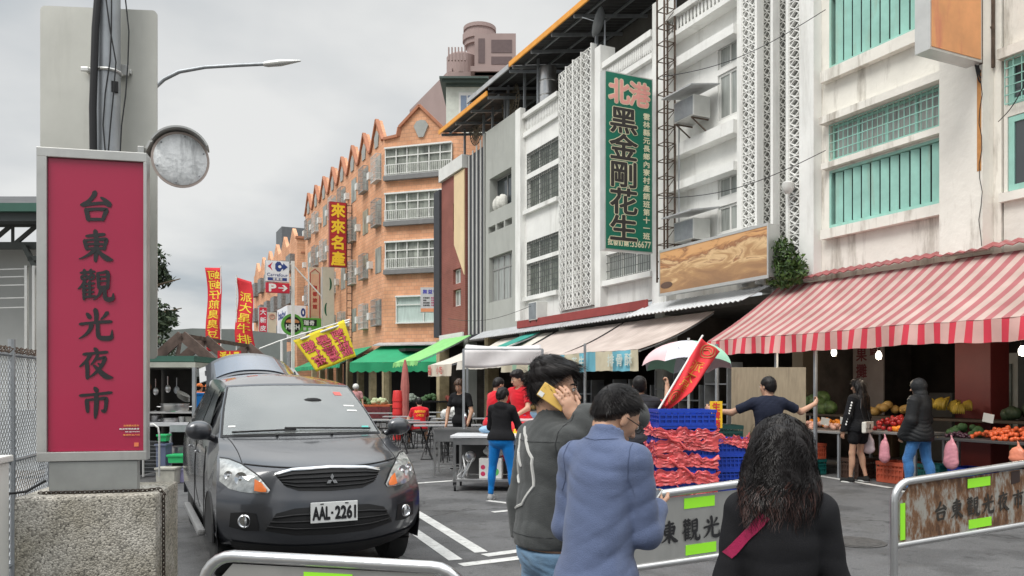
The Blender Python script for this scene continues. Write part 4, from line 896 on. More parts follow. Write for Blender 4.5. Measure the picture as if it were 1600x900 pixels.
# yellow on red sign of the brick block
RB = stripes('red_ribbed_board', (.5,.025,.03), (.36,.015,.02), .18, axis='Z', duty=.8, rough=.5)
o, fr, w_, h_ = perp('sign_board', 'tall red sign with four yellow characters on the brick block', 515, 541.5, 317, 418, 12.1, .3, RB, side=MAROON)
m = MB()
for i, c in enumerate('來來名產'): put(m, c, fr, w_*.5, h_*(.87-.247*i), w_*.84, w_*.84, bold=.04)
writing(o, m, YEL)
m = MB()
for y in (418, 440, 460, 480, 500, 520): pass
for q in (12.15, 12.45):
    m.box(q-.02, q+.02, fr[0].y+.1, fr[0].y+.14, 4.0, fr[0].z+h_)
for i in range(20): m.box(12.17, 12.43, fr[0].y+.105, fr[0].y+.135, 4.2+.45*i, 4.24+.45*i)
m.build('ladder_bracket', RUSTY, o, world=True)
BEI = pm('beige_board', (.6,.5,.36), .5, var=.08); CRB = pm('cream_board', (.6,.58,.48), .5, var=.08)
o, fr, w_, h_ = perp('sign_board', 'beige vertical sign with a red ornamental outline and red characters', 482.5, 501.5, 418, 508, 12.0, .3, BEI)
m = MB(); q = [(w_*.12,h_*.12),(w_*.3,h_*.08),(w_*.5,h_*.04),(w_*.7,h_*.08),(w_*.88,h_*.12),(w_*.88,h_*.9),(w_*.7,h_*.93),(w_*.5,h_*.97),(w_*.3,h_*.93),(w_*.12,h_*.9)]
m.tube([fr[0]+fr[1]*a+fr[2]*b for a, b in q], .03, 5, closed=True); m.prism([(w_*.2,h_*.15),(w_*.8,h_*.15),(w_*.8,h_*.88),(w_*.2,h_*.88)], lambda a, b, t_: tuple(fr[0]+fr[1]*a+fr[2]*b+Vector((0,-t_,0))), 0, .004, mi=1); column(m, '海都旅館', fr, w_*.5, h_*.7, w_*.38, w_*.38, h_*.11, bold=.05, lift=.008)
writing(o, m, [pm('brick_red_ink', (.4,.04,.03), .6), pm('peach_board', (.68,.42,.28), .5)])
o, fr, w_, h_ = perp('sign_board', 'cream vertical sign with dark green arcs beside the red one', 503.5, 522.5, 418, 512, 12.0, .25, CRB)
m = MB()
for (cx, cy, s_) in ((w_*.5, h_*.72, 1), (w_*.45, h_*.3, -1)):
    P = [(cx+s_*w_*.28*math.cos(a), cy+w_*.6*math.sin(a)) for a in [R(-60+12*i) for i in range(11)]] + [(cx+s_*w_*.13*math.cos(a), cy+w_*.6*math.sin(a)) for a in [R(60-12*i) for i in range(11)]]
    m.prism(P, lambda a, b, t_: tuple(fr[0]+fr[1]*a+fr[2]*b+Vector((0,-t_,0))), 0, .006)
writing(o, m, pm('dark_green_ink', (.01,.1,.05), .6))
# far small signs
o, fr, w_, h_ = perp('sign_board', 'white and blue supermarket sign with arrow logo on a white mast', 414.5, 452, 408.5, 441.5, 9.6, .25, pm('sign_white', (.8,.82,.86), .5))
m = MB()
def pg(P, mi): m.prism([(a*w_, b*h_) for a, b in P], lambda a, b, t_: tuple(fr[0]+fr[1]*a+fr[2]*b+Vector((0,-t_,0))), 0, .006, mi=mi)
pg([(.1,.72),(.3,.92),(.22,.72),(.3,.52)], 1)
pg([(.93,.72),(.74,.9),(.74,.8),(.68,.84),(.62,.95),(.5,.95),(.41,.84),(.41,.6),(.5,.49),(.62,.49),(.68,.6),(.74,.64),(.74,.54)], 0)
m.prism([(w_*(.6+.07*math.cos(a)), h_*(.72+.07*math.sin(a))) for a in [R(36*i) for i in range(10)]], lambda a, b, t_: tuple(fr[0]+fr[1]*a+fr[2]*b+Vector((0,-t_,0))), .007, .012, mi=2)
put(m, 'Carrefour', fr, w_*.5, h_*.33, w_*.86, h_*.15, bold=.01, mi=0, cjk=False)
pg([(.1,.06),(.9,.06),(.9,.2),(.1,.2)], 0); row(m, '家樂福', fr, w_*.3, h_*.13, w_*.12, w_*.12, w_*.14, mi=2, lift=.012, bold=.02)
writing(o, m, [NAVY, pm('red_sign', (.6,.02,.05), .5), WHT])
o2_, fr2, w2, h2 = perp('sign_board', 'red parking sign with white P and arrow below the supermarket sign', 415.5, 452.5, 443, 458.5, 9.6, .2, pm('red_sign', (.6,.02,.05), .5), side=pm('red_sign', (.6,.02,.05)))
m = MB(); put(m, 'P', fr2, w2*.28, h2*.5, w2*.28, h2*.68, bold=.06, cjk=False, mi=0)
m.prism([(w2*.52,h2*.45),(w2*.78,h2*.45),(w2*.68,h2*.22),(w2*.76,h2*.18),(w2*.92,h2*.5),(w2*.76,h2*.82),(w2*.68,h2*.78),(w2*.78,h2*.55),(w2*.52,h2*.55)], lambda a, b, t_: tuple(fr2[0]+fr2[1]*a+fr2[2]*b+Vector((0,-t_,0))), 0, .01)
writing(o2_, m, WHT)
Ym = fr[0].y; m = MB(); m.box(9.75, 9.95, Ym+.02, Ym+.2, 0, fr[0].z+h_+.05)
for zq in (fr[0].z+.3, fr[0].z+1.2, fr2[0].z+.2): m.box(9.55, 9.77, Ym+.05, Ym+.12, zq, zq+.07)
m.obox((9.95, Ym+.1, fr[0].z+1.1), (12.5, Ym+.1, fr[0].z-1.6), .08, .08)
tag(m.build('sign_mast', WFRAME), 'white steel mast with a stay holding the supermarket sign', 'mast')
o, fr, w_, h_ = perp('sign_board', 'narrow red vertical sign with white characters at far left of the far shops', 404.5, 417.5, 480, 545, 9.9, .2, pm('red_sign', (.6,.02,.05)))
m = MB(); column(m, '大新皮鞋店', fr, w_*.5, h_*.98, w_*.75, w_*.75, h_*.195, bold=.02); writing(o, m, WHT)
o, fr, w_, h_ = perp('sign_board', 'beige vertical sign with a round red seal next to the red leather sign', 418.5, 432, 488, 548, 10.3, .2, BEI)
m = MB(); m.tube([fr[0]+fr[1]*(w_*.5+w_*.3*math.cos(a))+fr[2]*(h_*.88+w_*.3*math.sin(a)) for a in [R(30*i) for i in range(12)]], .04, 5, closed=True); put(m, '茶', fr, w_*.5, h_*.88, w_*.4, w_*.4); writing(o, m, pm('faded_red_ink', (.5,.2,.15), .6))
o, fr, w_, h_ = perp('sign_board', 'large white box sign with blue lettering behind the green round sign', 449, 478, 478, 530, 12.0, 4.5, pm('sign_white', (.8,.82,.86)), side=pm('sign_white', (.8,.82,.86)))
m = MB(); put(m, 'O', fr, w_*.85, h_*.8, w_*.2, h_*.22, bold=.07, cjk=False)
fs = (Vector((fr[0].x-.004, fr[0].y+4.5, fr[0].z)), Vector((0,-1,0)), Vector((0,0,1))); put(m, 'baby', fs, 2.2, h_*.75, 3.2, h_*.3, bold=.05, cjk=False); writing(o, m, NAVY)
o, fr, w_, h_ = perp('sign_board', 'green round and bar shaped sign reading HIGH with a black label', 462, 502, 497.5, 519, 11.9, .2, pm('green_sign', (.12,.42,.06), .5), side=pm('green_sign', (.12,.42,.06)))
m = MB(); c = (-w_*.12, h_*.48); rr = h_*.78
m.prism([(c[0]+rr*math.cos(R(15*i)), c[1]+rr*math.sin(R(15*i))) for i in range(24)], lambda a, b, t_: tuple(fr[0]+fr[1]*a+fr[2]*b+Vector((0,.2-t_,0))), 0, .22, mi=1)
m.prism([(c[0]+rr*.76*math.cos(R(15*i)), c[1]+rr*.76*math.sin(R(15*i))) for i in range(24)], lambda a, b, t_: tuple(fr[0]+fr[1]*a+fr[2]*b+Vector((0,-.02-t_,0))), 0, .01, mi=0)
m.prism([(c[0]+rr*.6*math.cos(R(-20+10*i)), c[1]+rr*.25+rr*.25*math.sin(R(-20+10*i))) for i in range(23)], lambda a, b, t_: tuple(fr[0]+fr[1]*a+fr[2]*b+Vector((0,-.035-t_,0))), 0, .01, mi=3)
put(m, 'HIGH', fr, c[0], c[1]-rr*.22, rr*1.2, rr*.42, bold=.04, mi=2, cjk=False, lift=.05)
m.prism([(w_*.2,h_*.42),(w_*.82,h_*.42),(w_*.82,h_*.88),(w_*.2,h_*.88)], lambda a, b, t_: tuple(fr[0]+fr[1]*a+fr[2]*b+Vector((0,-t_,0))), 0, .01, mi=0); row(m, '瑞奇', fr, w_*.3, h_*.65, w_*.2, h_*.38, w_*.22, bold=.04, mi=2, lift=.015); row(m, '服飾', fr, w_*.25, h_*.2, w_*.13, h_*.25, w_*.2, bold=.03, mi=2)
writing(o, m, [BLK, pm('green_sign', (.12,.42,.06)), WHT, pm('orange_swirl', (.7,.3,.12), .6)])
# small white price board on the brick corner
p = W(673, 0, 41); a = W(657, 449, 40.2); b = W(687, 488, 40.2); r_v = Vector((cT, -sT, 0)); w_ = (687-657)*40.2/F; h_ = 39*40.2/F
o = thing('sign_board', 'small white shop sign with blue heading and an orange foot on the brick corner', 'sign', (a.x, a.y, b.z)); fr = (Vector((a.x, a.y, b.z)), r_v, Vector((0,0,1))); nn_ = r_v.cross(Vector((0,0,1)))
m = MB(); m.prism([(0,0),(w_,0),(w_,h_),(0,h_)], lambda a_, b_, t_: tuple(fr[0]+fr[1]*a_+fr[2]*b_-nn_*t_), .0, .2); m.build('sign_box', pm('sign_grey_white', (.55,.55,.55), .5), o, world=True)
m = MB(); row(m, '無益行', fr, w_*.1, h_*.83, w_*.24, w_*.24, w_*.27, bold=.03, mi=0); 
for i, s_ in enumerate(('紅豆綠豆','香菇','南北乾貨','批發零售')): row(m, s_, fr, w_*.14, h_*(.58-.1*i), w_*.08, h_*.07, w_*.085, bold=.04, mi=1)
for i, s_ in enumerate(('黑豆芝麻','花生薏仁','米糧雜糧','中藥材')): row(m, s_, fr, w_*.55, h_*(.58-.1*i), w_*.08, h_*.07, w_*.085, bold=.04, mi=2)
m.prism([(w_*.02,h_*.02),(w_*.98,h_*.02),(w_*.98,h_*.16),(w_*.02,h_*.16)], lambda a_, b_, t_: tuple(fr[0]+fr[1]*a_+fr[2]*b_+nn_*t_), .001, .006, mi=3)
m.build('writing', [pm('royal_blue_ink', (.05,.05,.4), .6), BLK, pm('magenta_ink', (.45,.02,.12), .6), pm('orange_ink', (.75,.3,.14), .6)], o, world=True)
m = MB(); m.obox(fr[0]+fr[1]*w_+fr[2]*h_*.3, fr[0]+fr[1]*(w_+.5)+fr[2]*h_*.3, .04, .04); m.obox(fr[0]+fr[1]*w_+fr[2]*h_*.8, fr[0]+fr[1]*(w_+.5)+fr[2]*h_*.8, .04, .04); m.build('bracket', RUSTY, o, world=True)
# camera on the wall, plant on the ledge
m = MB(); c = FX(1231, 291, 12.15); m.lathe([(0,-.16),(.05,-.15),(.1,-.1),(.12,-.02),(.12,.06),(.07,.09),(0,.09)], (c.x, c.y, c.z), 14); m.obox(c+Vector((0,0,.05)), c+Vector((.35,0,.1)), .04, .04)
tag(m.build('dome_camera', PLW, smooth=50), 'white dome security camera on the breeze block wall', 'security camera')
def leaves(mb, c, rad, n, size, seed, squash=1.0, flat=.5, mis=(0,1)):
    r_ = np.random.default_rng(seed)
    for i in range(n):
        v = r_.normal(size=3); v /= np.linalg.norm(v); v *= r_.uniform(.35, 1)**.6
        p = Vector(c) + Vector((v[0]*rad[0], v[1]*rad[1], v[2]*rad[2])); s_ = size*r_.uniform(.6, 1.3)
        a = Vector(r_.normal(size=3)).normalized(); b = a.cross(Vector(r_.normal(size=3))).normalized()
        mb.add([p-a*s_, p+b*s_*.42, p+a*s_, p-b*s_*.42], [(0,1,2,3)], int(r_.integers(len(mis))) if len(mis) > 1 else 0)
LG = [pm('leaf_bright', (.07,.13,.025), .6, var=.3), pm('leaf_dark', (.03,.065,.015), .6, var=.3)]
pl = thing('bush', 'green bush growing out of the wall beside the billboard', 'plant', tuple(FX(1222, 440, 12.0)))
m = MB(); c = FX(1214, 405, 11.9)
for (a, b, s_) in ((1210,400,.34),(1222,392,.3),(1236,415,.36),(1215,425,.34),(1243,425,.28),(1228,432,.26)): c = FX(a, b, 12.0); leaves(m, c, (s_*.7, s_, s_), 240, .06, a)
part('foliage', m, LG, pl)
m = MB()
for i in range(7): a = FX(1222, 448, 12.3); b = FX(1206+6*i, 400+8*(i % 3), 12.0); m.tube([a, (a+b)/2+Vector((0,0,-.1)), b], [.03,.02,.008], 5)
part('stem', m, pm('bark', (.16,.12,.08), .9), pl)
# ------------------------------------------------------------------ left foreground: red sign on its concrete block
RZ = R(-13)
pc = W(144, 606, 4.72); sg = thing('market_sign', 'tall crimson night market sign in a steel frame standing on a concrete block', 'sign', (pc.x, pc.y, .93), RZ)
cr_, sr_ = math.cos(RZ), math.sin(RZ)
BR_ST = pm('brushed_steel', (.5,.5,.48), .38, .75, var=.15, vs=3, dirt=(.3,.3,.3), dscale=3, damt=.4)
zb0, zt0 = 1.12-.93, 2.95-.93; hw = .298
m = MB(); t_ = .055
m.bbox(-hw, hw, 0, .09, zb0, zb0+t_, .004); m.bbox(-hw, hw, 0, .09, zt0-t_, zt0, .004); m.bbox(-hw, -hw+t_, .001, .089, zb0+t_-.004, zt0-t_+.004, .004); m.bbox(hw-t_*.35, hw, .001, .089, zb0+t_-.004, zt0-t_+.004, .004); m.box(-hw+.01, hw-.01, .07, .085, zb0+.01, zt0-.01)
m.build('frame', BR_ST, sg)
CRI = pm('crimson_panel', (.36,.012,.055), .3, var=.06, vs=1, coat=.3)
m = MB(); m.box(-hw+t_+.002, hw-t_*.35-.002, .02, .03, zb0+t_+.002, zt0-t_-.002); m.build('panel', CRI, sg)
m = MB(); m.bbox(-.235, .245, .01, .08, 0, zb0-.003, .004); m.build('plinth', pm('grey_metal_plinth', (.33,.34,.33), .45, .5, var=.2, vs=3, dirt=(.2,.2,.19), damt=.5), sg)
m = MB(); fr = (Vector((-.02, .0195, 0)), Vector((1,0,0)), Vector((0,0,1)))
for i, c in enumerate('台東觀光夜市'): brush(m, c, fr, .035, zt0-t_-.275-.232*i, .19, .185, fat=1.4)
m.build('characters', BLK, sg)
m = MB(); fr = (Vector((.17, .0195, zb0+.12)), Vector((1,0,0)), Vector((0,0,1)))
put(m, '台東觀光夜市', fr, .04, .085, .085, .011, cjk=False, bold=.03); put(m, '自治管理委員會', fr, .03, .066, .11, .009, cjk=False, bold=.03, mi=1); put(m, '營業時間', fr, .045, .049, .08, .007, cjk=False, mi=1); put(m, '星期四五六日', fr, .04, .03, .09, .009, cjk=False, bold=.03); 
m.build('small_print', [pm('orange_print', (.85,.35,.1), .6), WHT], sg)
m = MB(); fr = (Vector((.17, .0195, zb0+.1)), Vector((1,0,0)), Vector((0,0,1))); m.prism([(.055,-.02),(.08,-.02),(.08,.004),(.055,.004)], lambda a, b, t_: (fr[0].x+a, fr[0].y-t_, fr[0].z+b), .001, .003); m.build('seal', pm('orange_seal', (.75,.2,.08), .6), sg)
# pebble-dash block
pd = bpy.data.materials.new('pebble_concrete'); pd.use_nodes = True; t = pd.node_tree; b = t.nodes['Principled BSDF']; b.inputs['Roughness'].default_value = .85
co = t.nodes.new('ShaderNodeTexCoord'); vo = t.nodes.new('ShaderNodeTexVoronoi'); vo.inputs['Scale'].default_value = 95; rp = t.nodes.new('ShaderNodeValToRGB'); es = rp.color_ramp.elements
es[0].position = 0; es[0].color = (.07,.065,.055,1); es[1].position = 1; es[1].color = (.62,.59,.53,1); q = es.new(.38); q.color = (.36,.34,.3,1); q = es.new(.2); q.color = (.2,.19,.17,1)
t.links.new(co.outputs['Object'], vo.inputs['Vector']); t.links.new(vo.outputs['Color'], rp.inputs[0])
n_ = t.nodes.new('ShaderNodeTexNoise'); n_.inputs['Scale'].default_value = 3.5; n_.inputs['Detail'].default_value = 5; t.links.new(co.outputs['Object'], n_.inputs[0]); r2 = t.nodes.new('ShaderNodeValToRGB'); r2.color_ramp.elements[0].color = (.6,.58,.52,1); r2.color_ramp.elements[0].position = .35; r2.color_ramp.elements[1].position = .65; t.links.new(n_.outputs[0], r2.inputs[0])
mxx = t.nodes.new('ShaderNodeMix'); mxx.data_type = 'RGBA'; mxx.blend_type = 'MULTIPLY'; mxx.inputs[0].default_value = 1; t.links.new(rp.outputs[0], mxx.inputs[6]); t.links.new(r2.outputs[0], mxx.inputs[7]); t.links.new(mxx.outputs[2], b.inputs['Base Color'])
bp = t.nodes.new('ShaderNodeBump'); bp.inputs['Strength'].default_value = .8; bp.inputs['Distance'].default_value = .006; t.links.new(vo.outputs['Distance'], bp.inputs['Height']); bp.invert = True; t.links.new(bp.outputs[0], b.inputs['Normal'])
m = MB(); m.bbox(-.375, .375, -.12, .56, 0, .92, .02); o = m.build('concrete_block', pd); o.location = (pc.x+.0, pc.y, .01); o.rotation_euler = (0,0,RZ); tag(o, 'pebble dashed concrete block carrying the crimson sign', 'concrete block')
def L2W(x, y, z): return Vector((pc.x + x*cr_ - y*sr_, pc.y + x*sr_ + y*cr_, z))
# chain over the block
ch = MB(); path = [L2W(-.28,-.0,.94), L2W(0,-.015,.94), L2W(.3,.0,.94), L2W(.36,.03,.945), L2W(.388,.02,.92), L2W(.392,.0,.7), L2W(.395,-.01,.4), L2W(.397,0,.12)]
cum = [0]; 
for a, b in zip(path[:-1], path[1:]): cum.append(cum[-1]+(b-a).length)
def atl(s):
    for i in range(len(cum)-1):
        if s <= cum[i+1]: u = (s-cum[i])/(cum[i+1]-cum[i]); return path[i].lerp(path[i+1], u), (path[i+1]-path[i]).normalized()
    return path[-1], (path[-1]-path[-2]).normalized()
n_l = int(cum[-1]/.026)
for i in range(n_l):
    p, tt = atl(i*.026+.01); s_ = tt.orthogonal().normalized(); s_ = s_ if i % 2 else tt.cross(s_)
    ch.tube([p+tt*.019*math.cos(a)+s_*.010*math.sin(a) for a in [R(45*k) for k in range(8)]], .0035, 5, closed=True)
tag(ch.build('chain', pm('rusty_chain', (.06,.045,.035), .7, .6, var=.4), smooth=True), 'rusty chain lying over the edge of the concrete block', 'chain')
# pole and big grey plate seen from behind
pp = thing('steel_pole', 'galvanised pole with a thick black cable rising behind the crimson sign', 'pole', tuple(L2W(-.02,.42,0)))
P0 = L2W(-.02,.42,0)
m = MB(); m.tube([(P0.x, P0.y, .0), (P0.x, P0.y, 6)], .073, 20); part('pole_tube', m, GALV, pp, smooth=50)
m = MB(); m.tube([L2W(-.075,.33,2.4), L2W(-.085,.33,3.3), L2W(-.07,.33,3.8), L2W(-.03,.34,4.4), L2W(-.03,.34,5.5)], .022, 8); part('cable', m, BLACKM, pp, smooth=50)
for sd_ in (1, 2, 3):
    m = MB(); r_ = random.Random(sd_); x0 = r_.uniform(-.02,.09); pts = [L2W(x0+.03*math.sin(i*.9+sd_)+.02*r_.random(), .33, 2.4+i*.2) for i in range(13)]; m.tube(pts, .0045, 5); part('wire', m, BLACKM, pp)
for z in (3.56, 2.98, 2.6):
    m = MB(); m.tube([P0+Vector((math.cos(a)*.078, math.sin(a)*.078, z)) for a in [R(30*i) for i in range(12)]], .01, 6, closed=True); part('strap', m, ALU if z > 2.7 else BLACKM, pp)
m = MB(); m.box(-.0,.0,0,0,0,0) if False else None
m.bbox(.02, .06, -.005, .02, 0, .07, .003); o = m.build('junction_box', BLACKM, pp); o.location = (0.0, -.07, 3.42)
bpz0, bpz1 = 1.74, 4.03
bp_ = thing('road_sign', 'big grey metal road sign seen from the back behind the pole', 'sign', tuple(L2W(-.10,.56,bpz0)), R(-20))
def rrect(x0, x1, z0, z1, r, n=6):
    P = []
    for cx, cz, a0 in ((x1-r, z1-r, 0), (x0+r, z1-r, 90), (x0+r, z0+r, 180), (x1-r, z0+r, 270)):
        for i in range(n+1): a = R(a0+90*i/n); P.append((cx+r*math.cos(a), cz+r*math.sin(a)))
    return P
m = MB(); m.prism(rrect(-.375,.355,0,bpz1-bpz0,.03), lambda a, b, t_: (a, t_, b), 0, .012); o = m.build('plate', pm('sign_back', (.5,.5,.46), .5, .4, var=.12, vs=2, dirt=(.35,.34,.31), dscale=2.4, damt=.5), bp_, smooth=30)
for z in (1.28, 1.86):
    m = MB(); m.bbox(-.08,.2,-.025,-.002,z,z+.03,.003); m.bbox(.12,.19,-.05,-.026,z-.02,z+.05,.004); m.bbox(-.11,-.06,-.04,-.026,z-.0,z+.03,.008)
    m.build('clamp_bracket', ALU, bp_)
# convex mirror with its hood
mc = W(282, 250, 5.0); mir = thing('convex_mirror', 'round traffic mirror with peeling silver face and a curved hood', 'mirror', tuple(mc), R(-8)); mir.scale = (.92,)*3
nrm_ = Vector((.12, -1, -.1)).normalized(); q_ = nrm_.to_track_quat('Z','Y').to_matrix()
m = MB(); m.lathe([(0,.045),(.08,.042),(.14,.032),(.168,.016),(.168,.0)][::-1], (0,0,0), 40, axis=nrm_); m.build('mirror_face', pm('peeling_mirror', (.85,.87,.88), .6, .0, var=.12, vs=30, dirt=(.3,.31,.32), dscale=9, damt=.8, bump=.5, bs=25, stretch=None), mir, smooth=50)
m = MB(); m.lathe([(.14,-.05),(.18,-.045),(.184,.0),(.184,.012),(.173,.012)], (0,0,0), 40, axis=nrm_); m.build('rim', pm('rusty_rim', (.5,.42,.38), .6, .1, var=.3), mir, smooth=50)
def hood(u, v):
    a = R(150-125*u); return q_ @ Vector((0,0,0)) + Vector((math.cos(a)*.195, 0, math.sin(a)*.195)) + Vector((0, .06-.17*v, 0))
m = MB(); m.sheet(hood, 24, 2, .012); m.build('hood', BR_ST, mir, smooth=50)
a_ = hood(0,.5); m = MB(); m.obox(a_, Vector((-.25,.03,-.06)), .06, .02); m.bbox(-.26,-.22,-.05,.06,-.14,.06,.006); m.build('mount_arm', BR_ST, mir)
m = MB()
for i in range(6): a = R(60*i+20); c = q_ @ Vector((math.cos(a)*.155, math.sin(a)*.155, .028)); m.ell(c, .006, 6, 4)
m.build('rivets', GALV, mir)
# street lamp far behind
lp = W(231.5, 606, 20); sl = thing('street_lamp', 'tall street lamp with a long curved arm against the clouds', 'street lamp', (lp.x, lp.y, 0))
m = MB(); top = W(231.5,180,20).z; m.tube([(lp.x,lp.y,0),(lp.x,lp.y,3),(lp.x,lp.y,top)], [.075,.06,.05], 12); part('pole', m, pm('blue_grey_pole', (.3,.35,.4), .5, .4), sl, smooth=50)
m = MB(); AP = [W(x, y, 20) for x, y in ((231.5,180),(233,160),(241,138),(256,124),(280,112),(320,105),(370,102),(415,100))]; m.tube(AP, [.05]*5+[.045]*3, 10); part('arm', m, GALV, sl, smooth=50)
m = MB(); a, b = W(412,100.5,20), W(470,95,20); m.tube([a, a.lerp(b,.1), a.lerp(b,.45), a.lerp(b,.75), b], [.05,.075,.085,.05,.02], 12); part('lamp_head', m, ALU, sl, smooth=50)
# chain link fence and cabinet
fn = thing('chain_link_fence', 'old chain link fence on galvanised posts at the left edge', 'fence', (-2.5, 6, 0))
fa, fb = W(-60, 606, 5.6), W(120, 606, 8.6); fa.z = fb.z = 0; dv = (fb-fa); ln = dv.length; dv.normalize()
m = MB(); s_ = .065; zt, z0_ = 1.8, .05
i = -int(zt/s_)*1
while i*s_ < ln:
    for sg_ in (1, -1):
        a0 = i*s_ if sg_ == 1 else i*s_+0; 
        p0, p1 = (i*s_, z0_), (i*s_+(zt-z0_), zt)
        if sg_ < 0: p0, p1 = (i*s_, zt), (i*s_+(zt-z0_), z0_)
        # clip
        (x0, y0_), (x1, y1_) = p0, p1; 
        if x1 <= 0 or x0 >= ln: continue
        sl_ = (y1_-y0_)/(x1-x0)
        if x0 < 0: y0_ += -x0*sl_; x0 = 0
        if x1 > ln: y1_ += (ln-x1)*sl_; x1 = ln
        m.obox(fa+dv*x0+Vector((0,0,y0_)), fa+dv*x1+Vector((0,0,y1_)), .0035, .0035)
    i += 1
part('wire_mesh', m, GALV, fn)
for k in range(4):
    p = fa+dv*(ln*k/3); m = MB(); m.tube([p, p+Vector((0,0,1.95))], .028, 8); part('fence_post', m, GALV, fn, smooth=40)
m = MB()
for z in (1.82, .95, .1): m.tube([fa+Vector((0,.01,z)), fb+Vector((0,.01,z))], .018, 6)
part('rail', m, GALV, fn)
m = MB(); m.tube([fa+dv*(ln*i/200)+Vector((0,0,1.86+.03*math.sin(i*1.9)))+Vector((.03*math.cos(i*1.9),0,0)) for i in range(201)], .006, 4); part('barbed_wire', m, RUSTY, fn)
cb_ = thing('cabinet', 'white painted metal cabinet corner at the bottom left edge', 'cabinet', tuple(W(-115,606,4.1).xy)+(0,), RZ)
m = MB(); m.bbox(-.25,.24,0,.4,0,1.13,.01); m.build('body', PLW, cb_); m = MB(); m.bbox(-.27,.255,-.02,.42,1.133,1.17,.008); m.build('lid', PLW, cb_)
m = MB(); m.bbox(.19,.2,-.006,-.001,.2,.9,.001); m.build('rust_mark', pm('rust_stain', (.55,.26,.09)), cb_)
# drooping flex next to the block
m = MB(); m.tube([L2W(-.46,.0,.78), L2W(-.47,-.02,.6), L2W(-.45,-.03,.4), L2W(-.5,-.05,.28), L2W(-.49,-.05,.1)], .012, 6); m.tube([L2W(-.43,-.1,.95), L2W(-.35,-.0,.95), L2W(-.28,.1,1.0)], .008, 6)
tag(m.build('cable', BLACKM, smooth=True), 'black cable hanging down the left side of the concrete block', 'cable')

# ------------------------------------------------------------------ left background
wh = thing('warehouse', 'pale market hall wall with exposed steel trusses and a green roof edge', 'building', tuple(W(20,606,15).xy)+(0,))
def S(px, py, d): return W(px, py, d)
CB = pm('pale_block_wall', (.42,.43,.42), .85, var=.12, vs=.6)
def fbox(mb, pl_, pr__, yt, yb_, d, th, mi=None):
    a = W(pl_, yb_, d); b = W(pr__, yb_, d); zt = W(pl_, yt, d).z; f_ = Vector((sT, cT, 0))*th
    mb.add([a, b, b+f_, a+f_, Vector((a.x,a.y,zt)), Vector((b.x,b.y,zt)), Vector((b.x,b.y,zt))+f_, Vector((a.x,a.y,zt))+f_], [(3,2,1,0),(4,5,6,7),(0,1,5,4),(1,2,6,5),(2,3,7,6),(3,0,4,7)], mi)
m = MB(); fbox(m, -200, 95, 384, 735, 15, .3); part('wall', m, CB, wh)
m = MB(); fbox(m, -220, 130, 317, 330, 13.6, .5); part('roof_edge', m, pm('green_roof_edge', (.03,.1,.075), .6), wh)
m = MB(); fbox(m, -220, 130, 331, 345, 13.7, .3); a = W(-220,331,13.6); part('gutter', m, pm('dark_gutter', (.05,.06,.06), .6), wh)
m = MB(); p0 = W(-220,335,13.8); p1 = W(130,335,13.8); q0 = W(-220,310,20); q1 = W(130,310,20); m.add([p0,p1,q1,q0,p0+Vector((0,0,.05)),p1+Vector((0,0,.05)),q1+Vector((0,0,.05)),q0+Vector((0,0,.05))], [(3,2,1,0),(4,5,6,7),(0,1,5,4),(1,2,6,5),(2,3,7,6),(3,0,4,7)]); part('roof_sheet', m, DROOF, wh)
m = MB()
for k in range(6):
    x = -100+40*k
    m.obox(W(x,384,14.4), W(x+40,350,14.4), .06, .06); m.obox(W(x+40,350,14.4), W(x+40,384,14.4), .05, .05)
m.obox(W(-120,384,14.4), W(120,384,14.4), .1, .12); m.obox(W(-120,350,14.4), W(120,350,14.4), .1, .1); m.obox(W(38,384,14.3), W(62,430,14.3), .08, .08); m.obox(W(45,405,14.3), W(95,400,14.3), .08, .08)
part('truss', m, pm('grey_green_steel', (.09,.1,.095), .6, .3), wh)
m = MB(); 
for x in (38, 50): fbox(m, x, x+4, 415, 735, 14.2, .06)
for y in (420,432,445,465,480): m.obox(W(-40,y+2,14.3), W(40,y,14.3), .02, .02)
part('standpipe', m, ALU, wh)
m = MB(); fbox(m, 0, 60, 640, 735, 13.5, .2); part('lower_wall', m, pm('grey_low_wall', (.26,.27,.27), .9, var=.2), wh)
# curved-roof hall
hl = thing('market_hall', 'low market hall with a curved grey roof behind the stalls', 'building', tuple(W(330,606,36).xy)+(0,))
m = MB(); P = [(-6.5,0),(-6.5,2.7),(-5.6,3.25),(-4.2,3.85),(-2.6,4.2),(-.8,4.35),(1.2,4.3),(3.2,4.1),(3.2,0)]
c = W(330,606,34); fv = Vector((sT,cT,0)); rv = Vector((cT,-sT,0))
m.prism(P, lambda a, b, t_: tuple(Vector((c.x,c.y,0))+rv*a+Vector((-.35,.93,0))*t_+Vector((0,0,b-.28))), 0, 14); part('hall_body', m, pm('grey_green_roof', (.17,.19,.18), .7, var=.2, vs=.8), hl)
m = MB(); m.prism([(-6.6,2.3),(3.3,2.3),(3.3,2.75),(-6.6,2.75)], lambda a, b, t_: tuple(Vector((c.x,c.y,0))+rv*a+fv*t_+Vector((0,0,b-.28))), -.5, -.01); m.prism([(-6.6,0.3),(3.3,0.3),(3.3,2.2),(-6.6,2.2)], lambda a, b, t_: tuple(Vector((c.x,c.y,0))+rv*a+fv*t_+Vector((0,0,b-.28))), -.1, -.01, mi=1); part('eaves_panel', m, [pm('eaves_panel', (.12,.13,.13), .7), DARK], hl)
